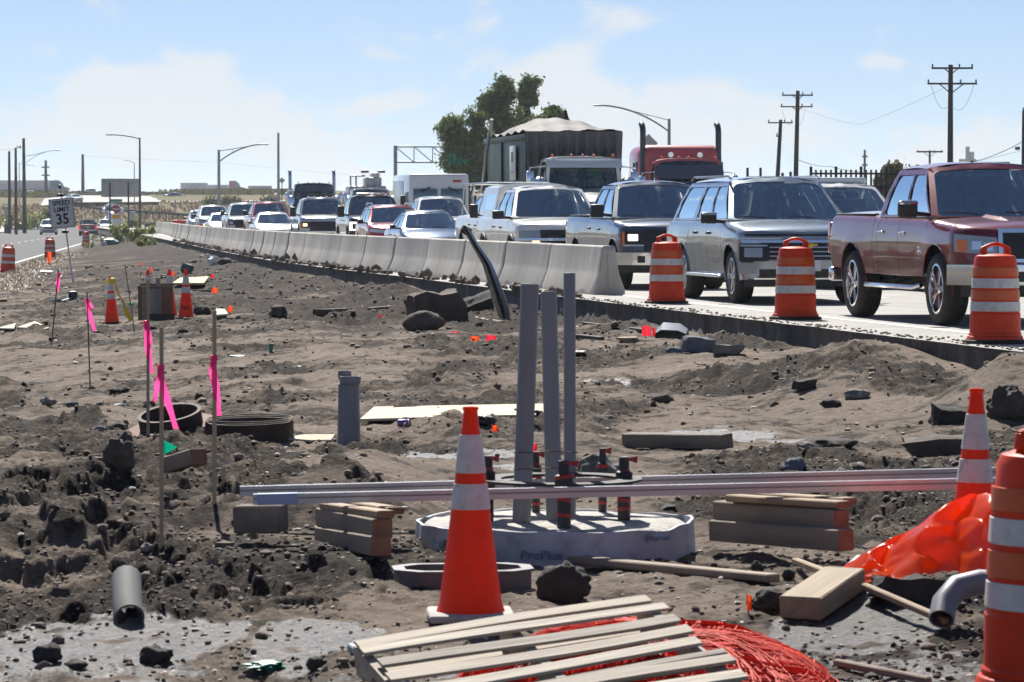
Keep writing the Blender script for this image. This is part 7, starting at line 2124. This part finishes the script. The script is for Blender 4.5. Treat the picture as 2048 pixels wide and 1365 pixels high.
# timber box round a conduit
g = G(312, 640)
t = thing('timber_box', 'timber formwork box with a grey pipe inside, among the far cones', 'box', g)
k = g.y / F_PX
TB = mat('box_timber', (.13, .095, .06), .85, var=.35, vs=6, stretch=(3, 3, .3))
for (x, w, y, m_) in ((-29, 9, -.18, TB), (-20, 11, -.26, LUMG), (-6, 10, .2, TB), (20, 13, -.22, TB), (30, 12, -.18, TB), (5, 12, .25, TB)):
    MB().rbox((x * k, y, 34 * k), (w * k, .04, 68 * k), .006, 1).build('board', m_, t)
for z, y in ((66, -.22), (70, .2)): MB().rbox((0, y, z * k), (68 * k, .05, 6 * k), .006, 1).build('rail', TB, t)
MB().rbox((8 * k, -.24, 7 * k), (64 * k, .05, 12 * k), .006, 1).build('bottom_board', mat('dark_board', (.02, .02, .028), .8), t)
MB().lathe([(.14, 0), (.14, 66 * k), (.12, 66 * k), (.12, 40 * k)], 20, (0, 0, 0)).build('pipe', PVC, t)
MB().lathe([(.045, 0), (.045, 84 * k), (.038, 84 * k), (.038, 60 * k)], 14, (3 * k, .1, 0)).build('thin_pipe', PVC, t)
# pipe bundle with string
g = G(698, 888); k = g.y / F_PX
t = thing('pipe_bundle', 'bundle of grey pipes tied with string in the open dirt', 'pipe', g)
for (x, y, top_, r_, bell) in ((3, -.03, 136, 16, True), (-9, .04, 146, 10, True), (-10, -.05, 120, 11, False), (8, .06, 128, 12, False)):
    H_ = top_ * k; R_ = r_ * k
    prof = [(R_ * 1.25, -.05), (R_ * 1.15, H_ * .2), (R_, H_ * .72)] + ([(R_, H_ * .86), (R_ * 1.32, H_ * .9), (R_ * 1.34, H_), (R_ * 1.1, H_), (R_ * 1.1, H_ * .95)] if bell else [(R_, H_)])
    MB().lathe(prof, 18, (x * k, y, 0), cap1=True).build('pipe', PVC, t, ang=40)
st = mat('string', (.6, .58, .54), .8)
for i, z in enumerate((107, 103, 99, 95, 85, 76)):
    m_ = Euler((random.uniform(-.06, .06), random.uniform(-.14, .14), 0)).to_matrix()
    MB().lathe([(22 * k, -.005), (22.8 * k, 0), (22 * k, .005)], 18, (-1 * k, 0, z * k), m_).build('string_turn', st, t)
# steel rings
g = G(335, 880); k = g.y / F_PX
t = thing('manhole_ring', 'rusty flanged steel ring lying tilted beside the ribbon stakes', 'ring', g + Vector((0, .25, .10)), (R(13), R(-8), 0))
MB().lathe([(.23, -.07), (.25, -.07), (.25, .055), (.225, .055), (.215, .0), (.23, -.07)], 40).build('ring_wall', RUST, t, ang=40)
MB().lathe([(.245, -.075), (.36, -.075), (.36, -.055), (.25, -.05)], 40).build('flange', mat('red_rust', (.16, .085, .06), .8, .2, var=.35, vs=7), t)
MB().lathe([(.223, .055), (.255, .056), (.255, .063), (.223, .063)], 40).build('worn_rim', mat('worn_rim', (.10, .065, .05), .8, .1), t)
g = G(493, 884)
t = thing('manhole_ring', 'wide dark steel ring lying flat right of the ribbon stakes', 'ring', g + Vector((0, .33, 0)), (R(2), R(-1), 0))
MB().lathe([(.33, -.04), (.345, -.04), (.345, .135), (.34, .14), (.315, .14), (.31, .10), (.31, -.04)], 44).build('ring_wall', RUST, t, ang=40)
for z in (.145, .16): MB().lathe([(.33, z), (.338, z + .003), (.338, z + .008), (.328, z + .008)], 44, (random.uniform(-.01, .01), 0, 0)).build('gasket', mat('gasket_tan', (.2, .16, .12), .8), t)
# tilted timber with rusty end, long stake at left
Yg = G(345, 945).y; a, b = at(342, 930, Yg), at(398, 914, Yg - .35)
beam('timber_block', 'timber block tilted up with a rusty brown end, left', a, b, .11, .10, LUMG, LUMR)
plank('long pale stake lying at the left edge', (-10, 960), (208, 934), .03, .02, LUM)
# bent steel post
STB = mat('bent_steel', (.30, .31, .32), .35, .8, var=.4, vs=4, dirt=.5, dcol=(.12, .07, .045))
g = G(998, 648); Yp = g.y
t = thing('bent_steel_post', 'bent steel sign post leaning over before the barriers', 'post', g)
path = [(1010, 640), (1004, 615), (994, 585), (985, 558), (975, 530), (962, 508), (950, 490), (940, 472), (930, 455)]
wid = [22, 27, 27, 24, 20, 18, 15, 15, 17]
pts = [at(x, y, Yp) - g for x, y in path]; kk = Yp / F_PX
rows = []
for p, w in zip(pts, wid):
    w = w * kk; rows.append([p + Vector((-w * .5, .06, 0)), p + Vector((-w * .46, -.02, 0)), p + Vector((-w * .16, -.09, .0)), p + Vector((-w * .02, .05, 0)), p + Vector((w * .14, -.09, 0)), p + Vector((w * .46, -.02, 0)), p + Vector((w * .5, .06, 0))])
mb = MB().grid(rows); mb.grid([[q + Vector((0, .012, 0)) for q in r_] for r_ in rows]); mb.build('folded_channel', STB, t, ang=28)
MB().rbox(at(932, 462, Yp) - g, (.16, .02, .13), .01, 1, (0, .5, 0)).build('torn_top', mat('rust_brown', (.10, .055, .035), .8, .2, var=.3, vs=8), t)
plank('pale plank under the bent steel post', (878, 628), (1006, 646), .12, .06, LUMG, 'timber_plank', .04)
plank('dark long rail lying right of the conduits', (1168, 652), (1296, 672), .06, .05, mat('dark_rail', (.06, .055, .055), .7, .2), 'steel_rail', .03, cat='rail')
plank('second dark rail lying lower right of the conduits', (1150, 676), (1205, 684), .06, .05, mat('dark_rail', (.06, .055, .055), .7, .2), 'steel_rail', .03, cat='rail')
plank('grey kerb strip left of the brown chunk', (738, 618), (812, 613), .10, .06, LUMG, 'timber_plank', .04)
plank('grey board behind the lettered cone', (388, 584), (462, 580), .08, .04, LUMG, 'timber_plank', .03)
plank('long thin board beyond the bent post', (912, 582), (1010, 580), .07, .05, LUMG, 'timber_plank', .05)
plank('tan lath across the middle dirt', (455, 640), (530, 638), .06, .03, LUM, 'timber_lath', .03)
plank('board edge left of the brown chunk', (636, 634), (694, 632), .2, .10, mat('dark_timber_mid', (.06, .05, .045), .85), 'timber_plank', .07)
# grey plastic bin, blue lid, cable
g = G(1342, 683); k = g.y / F_PX
t = thing('grey_plastic_tub', 'upturned grey plastic tub by the slab edge', 'tub', g, (0, 0, -.1))
prof = [(-34, 0), (-31, 22), (-20, 32), (14, 30), (30, 20), (34, 0)]
rows = [[(x * k * (1 - .0 * j), j * .18, z * k * (.72 + .13 * j)) for x, z in prof] for j in range(4)]
MB().grid(rows).grid([[(x * .9, y + .02, z * .88) for (x, y, z) in r_] for r_ in rows]).add(rows[-1], [tuple(range(6))]).build('tub_shell', mat('tub_grey', (.22, .23, .25), .35, var=.1), t, ang=30)
g = G(1304, 652); o = MB().lathe([(.001, .02), (.085, .018), (.09, 0), (.085, -.02), (.001, -.02)], 22, (0, 0, 0), Euler((R(62), .2, 0)).to_matrix()).build('blue_lid', mat('blue_plastic', (.05, .32, .58), .4), loc=g + Vector((0, 0, .1))); tag(o, 'round bright blue lid leaning by the slab edge', 'lid')
pts = [lie(1415, 690, .05), lie(1440, 684, .09), lie(1470, 682, .10), lie(1492, 684, .07), lie(1506, 690, .02)]
o = MB().tube([p - pts[0] for p in pts], .018, 8).build('grey_hose', PVC, loc=pts[0], ang=60); tag(o, 'thin grey hose arched on the dirt before the slab', 'hose')
pts = [lie(1758, 790, .0), lie(1757, 775, .06), lie(1764, 766, .09), lie(1774, 768, .08), lie(1780, 784, .02)]
pts = [at(1758, 788, 33.), at(1756, 770, 33.), at(1763, 757, 33.), at(1772, 760, 33.), at(1778, 775, 33.), at(1784, 790, 33.)]
o = MB().tube([p - pts[0] for p in pts], .028, 8).build('hooked_hose', PVC, loc=pts[0], ang=60); tag(o, 'hooked grey hose end sticking out of the dirt', 'hose')
# purple can, dark cloth, green rag, white litter
g = lie(808, 856, .03); t = thing('drink_can', 'crushed purple can before the plywood sheet', 'can', g, (0, R(90), .2)); MB().lathe([(.001, -.055), (.028, -.055), (.033, -.045), (.033, .045), (.028, .055), (.001, .055)], 14).build('can_body', mat('purple_can', (.16, .10, .32), .35, .5), t); MB().lathe([(.0335, .03), (.0338, .04)], 14).build('can_stripe', SIGNW, t)
g = lie(968, 846, .02); o = lump((.10, .07, .05), 3, 61, .5).build('dark_cloth', TAPEK, loc=g + Vector((0, 0, .02))); tag(o, 'crumpled black cloth on the plywood beside the cone top', 'cloth')
g = lie(533, 1336, .01); o = lump((.075, .06, .018), 3, 62, .7, freq=3).build('green_rag', mat('green_rag', (.0, .19, .11), .5, var=.3, vs=20), loc=g); tag(o, 'small green rag in the wet mud left of the pallet', 'rag')
a, b = lie(700, 1318, .05), lie(815, 1385, .03); o = beam('striped_stick', 'thin stick wrapped in blue green twine left of the pallet', a, b, .03, .03, mat('twine_stick', (.25, .33, .36), .6, var=.5, vs=40), None, cat='stick')
WHT = mat('white_litter', (.72, .73, .74), .6, var=.1)
def scrap(label, px, py, wpx, hpx, m=WHT, seed=1, name='litter_scrap', cat='litter'):
    g = G(px, py); k = g.y / F_PX
    o = lump((wpx * k / 2, wpx * k / 3, max(.008, hpx * k / 2)), 2, seed, .6, freq=2.2).build(name, m, loc=g + Vector((0, 0, hpx * k * .45)), ang=25); return tag(o, label, cat)
scrap('white paper scrap behind the ribbon stakes', 240, 808, 26, 5, seed=71)
scrap('pale blue and white litter by the slab right of the conduits', 1178, 628, 34, 14, seed=72)
scrap('white crumpled litter at the slab foot', 1208, 634, 36, 16, mat('cream_litter', (.6, .55, .47), .7), 73)
scrap('white bag heaped by the far barriers', 427, 533, 26, 20, seed=74, name='white_bag', cat='bag')
scrap('small white bag left of the heaped one', 417, 520, 10, 12, seed=75, name='white_bag', cat='bag')
scrap('white bottles glinting near the barriers', 424, 510, 22, 8, CHROME, 76, 'bottle_litter')
scrap('white bottle lying before the barriers', 772, 570, 24, 6, seed=77, name='plastic_bottle', cat='bottle')
scrap('white lump below the farthest drum', 208, 492, 10, 10, seed=78)
scrap('teal tarp bundle on the median end', 222, 490, 34, 16, mat('teal_tarp', (.02, .16, .14), .5, var=.3, vs=6), 79, 'tarp_bundle', 'tarp')
scrap('green bucket behind the lettered cone', 373, 548, 26, 22, mat('green_bucket', (.02, .09, .07), .5), 80, 'green_bucket', 'bucket')
scrap('white chip in the dirt at centre left', 600, 745, 10, 4, seed=81)
scrap('long white sliver in the dirt left of the green cup', 475, 714, 40, 4, seed=82)
scrap('cream paper right of the conduits', 1150, 713, 44, 6, mat('cream_litter', (.6, .55, .47), .7), 83)
scrap('tan torn sack before the slab', 1258, 686, 44, 12, mat('tan_sack', (.33, .27, .2), .8, var=.2), 84)
scrap('white scrap right of the timber stack', 1420, 1034, 22, 6, seed=85)
scrap('white splinter beside the footing', 1385, 1036, 24, 5, LUM, seed=86)
# green cup
g = G(541, 704); t = thing('green_cup', 'green paper cup standing in the open dirt', 'cup', g, (0, .12, 0)); k = g.y / F_PX; MB().lathe([(3.2 * k, 0), (5 * k, 17 * k), (4.7 * k, 17 * k), (3 * k, 1 * k)], 14).build('cup_wall', mat('green_cup', (.0, .22, .12), .5), t); MB().lathe([(4.6 * k, 17 * k), (5.2 * k, 17.3 * k), (5.1 * k, 16.6 * k)], 14).build('cup_rim', WHT, t)

# ------------------------------------------------------------------ stakes with pink ribbon, wire flags
PINK = mat('pink_ribbon', (.85, .07, .28), .5)
def pink_glow(name, c):
    m = bpy.data.materials.new(name); m.use_nodes = True; nt = m.node_tree; b = nt.nodes['Principled BSDF']; b.inputs['Base Color'].default_value = (*c, 1); b.inputs['Roughness'].default_value = .4
    tl = nt.nodes.new('ShaderNodeBsdfTranslucent'); tl.inputs[0].default_value = (*c, 1); mx = nt.nodes.new('ShaderNodeMixShader'); mx.inputs[0].default_value = .6
    nt.links.new(b.outputs[0], mx.inputs[1]); nt.links.new(tl.outputs[0], mx.inputs[2]); nt.links.new(mx.outputs[0], nt.nodes['Material Output'].inputs[0]); return m
PINK = pink_glow('pink_film', (1., .09, .36)); ORF = pink_glow('orange_film_flag', (.95, .10, .02)); RDF = pink_glow('red_film_flag', (.9, .03, .06)); GRF = pink_glow('green_film_flag', (.0, .33, .18))
LATH = mat('stake_lath', (.42, .33, .22), .8, var=.2, vs=5, stretch=(3, 3, .3))
WIREM = mat('flag_wire', (.10, .085, .075), .6)
def ribbon_stake(label, px, base_py, top_py, wpx, ribs, m=LATH, lean=0):
    g = G(px, base_py); Y = g.y; k = Y / F_PX
    root = thing('survey_stake', label, 'stake', g, group='survey stakes with pink ribbon')
    def L(x, y, dy=0.): p = at(x, y, Y) - g; return Vector((p.x, dy, p.z))
    t_ = L(px + lean, top_py)
    w = wpx * k
    if wpx > 5:
        mb = MB(); a, b = Vector((0, 0, -.1)), t_
        mb.grid([[a + Vector((-w / 2, -.006, 0)), a + Vector((w / 2, -.006, 0)), a + Vector((w / 2, .006, 0)), a + Vector((-w / 2, .006, 0)), a + Vector((-w / 2, -.006, 0))], [b + Vector((-w / 2, -.006, 0)), b + Vector((w / 2, -.006, 0)), b + Vector((w / 2, .006, 0)), b + Vector((-w / 2, .006, 0)), b + Vector((-w / 2, -.006, 0))]])
        mb.add([b + Vector((-w / 2, -.006, 0)), b + Vector((w / 2, -.006, 0)), b + Vector((w / 2, .006, 0)), b + Vector((-w / 2, .006, 0))], [(0, 1, 2, 3)])
        mb.build('lath', m, root, smooth=False)
    else:
        MB().tube([Vector((0, 0, -.1)), t_], w / 2, 5).build('wire', WIREM, root)
    for (x0, y0, x1, y1, wp) in ribs:
        rows = []
        for i in range(11):
            s_ = i / 10; p = L(x0 + (x1 - x0) * s_ ** 1.3, y0 + (y1 - y0) * s_, -.014 - .02 * math.sin(s_ * 5)); ww = wp * k / 2 * (1 - .15 * math.sin(s_ * 9))
            rows.append([p + Vector((-ww, .006 * math.sin(i), 0)), p + Vector((0, -.008, 0)), p + Vector((ww, .006 * math.cos(i), 0))])
        MB().grid(rows).build('ribbon', PINK, root, ang=80)
    kn = L(ribs[0][0], ribs[0][1]); MB().rbox(kn, (w * 1.3 + .01, .03, .03), .008).build('ribbon_knot', PINK, root)
ribbon_stake('wooden lath with two pink ribbons before the tilted steel ring', 323, 1078, 655, 8, [(322, 735, 352, 858, 13), (320, 738, 309, 803, 10)])
ribbon_stake('wooden lath with pink ribbon before the flat steel ring', 429, 1040, 622, 8, [(428, 716, 438, 832, 13), (424, 724, 424, 765, 9)])
ribbon_stake('thin stake with pink ribbon left of the two laths', 296, 895, 560, 6, [(292, 645, 303, 746, 11), (297, 650, 302, 690, 8)])
ribbon_stake('thin wire with pink ribbon below the speed limit sign', 181, 778, 585, 3, [(174, 598, 189, 662, 9), (176, 600, 186, 617, 8)], lean=-7)
ribbon_stake('farthest wire with pink ribbon at left', 102, 690, 540, 3, [(118, 547, 114, 585, 7)], lean=15)
def flag_px(label, px, py, wpx, hpx, m, wire_py=None, name='marker_flag'):
    g = G(px, (wire_py or py + hpx * .7)); Y = g.y; k = Y / F_PX
    root = thing(name, label, 'flag', g, group='small marker flags')
    c = at(px, py, Y) - g; w, h = wpx * k, hpx * k
    MB().tube([(0, 0, -.03), (c.x - w * .45, 0, c.z + h / 2)], .004 * max(1, Y / 30), 4).build('wire', WIREM, root)
    rows = [[(c.x - w / 2 + w * i / 4, -.01 - .02 * math.sin(i * 1.5 + j), c.z + h * (.5 - j / 2) - h * .14 * i / 4 * (1 if j == 0 else -.3)) for i in range(5)] for j in range(3)]
    MB().grid(rows).build('flag', m, root, ang=80)
FL = [('left pink marker flag in the row of three before the brown chunk', 911, 667, 17, 7, RDF), ('orange marker flag in the middle of the row of three', 950, 679, 18, 14, ORF), ('right pink marker flag in the row of three', 982, 677, 20, 14, RDF),
      ('red flag beside the grey tub', 1293, 662, 18, 22, RDF), ('narrow red flag touching the grey tub', 1308, 664, 6, 18, RDF), ('pink flag in the dirt under the middle drum', 1580, 686, 17, 16, RDF), ('orange flag near the far barriers', 481, 520, 9, 9, ORF),
      ('orange flag right of the lettered cone', 430, 581, 12, 12, ORF), ('red flag in the dirt right of the cones', 461, 618, 9, 14, ORF), ('orange flag behind the middle cone', 346, 548, 6, 10, ORF), ('orange flag beside the hidden cone', 303, 539, 6, 7, ORF),
      ('pink flag near the green bucket', 425, 553, 6, 10, RDF), ('orange flag low by the far barriers', 553, 541, 8, 5, ORF), ('tiny red flag left of the brown chunk', 760, 633, 5, 8, RDF), ('orange flag far up the median', 281, 528, 4, 8, ORF),
      ('orange flag by the asphalt edge drum', 99, 514, 8, 24, ORF), ('orange flag behind the cloth', 990, 857, 12, 14, ORF), ('red flag behind the leftmost conduit', 1068, 895, 12, 16, RDF), ('red flag on the mud lump among the bolts', 1207, 902, 14, 10, RDF),
      ('small red flag under the netting edge right', 1498, 1205, 10, 34, ORF)]
for f in FL: flag_px(*f)
# green triangle flag at the tilted block, green tag wire by the timber box
g = G(330, 925); root = thing('marker_flag', 'green triangular flag beside the tilted timber block', 'flag', g, group='small marker flags'); k = g.y / F_PX
MB().tube([(0, 0, -.05), (-2 * k, 0, 32 * k)], .003, 4).build('wire', WIREM, root)
MB().add([(-2 * k, -.01, 32 * k), (26 * k, -.02, 18 * k), (-2 * k, -.01, 3 * k)], [(0, 1, 2)]).build('flag', GRF, root, smooth=False)
g = G(270, 665); root = thing('marker_wire', 'thin wire with a green tag between the taped cone and the timber box', 'flag', g, group='small marker flags'); k = g.y / F_PX
MB().tube([(0, 0, -.05), (-9 * k, 0, 60 * k), (-20 * k, 0, 135 * k)], .008, 5).build('wire', WIREM, root)
MB().rbox((-7 * k, -.02, 56 * k), (11 * k, .01, 4.5 * k), .004).build('tag', GRF, root)

# ------------------------------------------------------------------ driver of the tipper truck
def driver():
    me = bpy.data.meshes.new('person')
    # sitting figure, local: x forward, y left, z up; pelvis at seat
    J = {'pelvis': (0, 0, 0), 'waist': (-.02, 0, .2), 'chest': (-.03, 0, .42), 'neck': (-.01, 0, .58), 'head': (.02, 0, .70), 'crown': (.01, 0, .82),
         'ls': (-.03, .19, .50), 'le': (.12, .26, .26), 'lw': (.36, .17, .30), 'lh': (.44, .15, .33), 'rs': (-.03, -.19, .50), 're': (.12, -.26, .26), 'rw': (.36, -.17, .30), 'rh': (.44, -.15, .33),
         'lk': (.45, .13, .03), 'la': (.5, .13, -.4), 'rk': (.45, -.13, .03), 'ra': (.5, -.13, -.4), 'lf': (.65, .13, -.44), 'rf': (.65, -.13, -.44), 'lp': (.03, .1, 0), 'rp': (.03, -.1, 0)}
    Rr = {'pelvis': .15, 'waist': .15, 'chest': .17, 'neck': .06, 'head': .10, 'crown': .075, 'ls': .07, 'le': .05, 'lw': .035, 'lh': .04, 'rs': .07, 're': .05, 'rw': .035, 'rh': .04, 'lk': .07, 'la': .05, 'rk': .07, 'ra': .05, 'lf': .04, 'rf': .04, 'lp': .1, 'rp': .1}
    E = [('pelvis', 'waist'), ('waist', 'chest'), ('chest', 'neck'), ('neck', 'head'), ('head', 'crown'), ('chest', 'ls'), ('ls', 'le'), ('le', 'lw'), ('lw', 'lh'), ('chest', 'rs'), ('rs', 're'), ('re', 'rw'), ('rw', 'rh'), ('pelvis', 'lp'), ('lp', 'lk'), ('lk', 'la'), ('la', 'lf'), ('pelvis', 'rp'), ('rp', 'rk'), ('rk', 'ra'), ('ra', 'rf')]
    names = list(J); me.from_pydata([J[n] for n in names], [(names.index(a), names.index(b)) for a, b in E], [])
    o = bpy.data.objects.new('person', me); COL.objects.link(o)
    sk = o.modifiers.new('skin', 'SKIN'); ss = o.modifiers.new('sub', 'SUBSURF'); ss.levels = 2; ss.render_levels = 2
    for i, n in enumerate(names): me.skin_vertices[0].data[i].radius = (Rr[n], Rr[n])
    me.skin_vertices[0].data[names.index('pelvis')].use_root = True
    me.materials.append(mat('dark_clothes', (.03, .035, .05), .9))
    M_ = TR.matrix_basis.copy()
    loc = M_ @ Vector((-1.85, .42, 2.02)); o.location = loc; o.rotation_euler = TR.rotation_euler
    tag(o, 'driver of the white tipper truck in a bright green vest', 'person')
    v = MB(); rows = []
    for z, rx, ry in ((.05, .165, .20), (.2, .17, .205), (.38, .185, .235), (.5, .16, .25), (.56, .10, .17)):
        rows.append([(-.03 + math.cos(a) * rx, math.sin(a) * ry, z) for a in np.linspace(0, 2 * math.pi, 21)])
    v.grid(rows).build('vest', mat('hivis_green', (.10, .62, .06), .6), o, ang=60)
    s_ = MB(); s_.rbox((.15, 0, .3), (.02, .4, .05), .005); s_.build('vest_stripe', REFL_W, o)
    MB().lathe([(.105, .0), (.112, .04), (.09, .1), (.001, .13)], 16, (.02, 0, .745)).build('hair', mat('hair_dark', (.02, .015, .012), .7), o)
    MB().rbox((.11, 0, .71), (.03, .11, .16), .02).build('face', mat('skin_tone', (.42, .25, .18), .6), o)
driver()
# ------------------------------------------------------------------ the air: faint dust haze over the plain
hz = bpy.data.materials.new('haze'); hz.use_nodes = True
hz.node_tree.nodes.clear()
_o = hz.node_tree.nodes.new('ShaderNodeOutputMaterial'); _v = hz.node_tree.nodes.new('ShaderNodeVolumePrincipled')
_v.inputs['Color'].default_value = (.86, .92, 1., 1); _v.inputs['Density'].default_value = HAZE; _v.inputs['Anisotropy'].default_value = .35
hz.node_tree.links.new(_v.outputs[0], _o.inputs['Volume'])
o = MB().box((0, 3300, 14.), (40000, 7600, 34.)).build('haze', hz, smooth=False)
tag(o, None, None, kind='stuff')
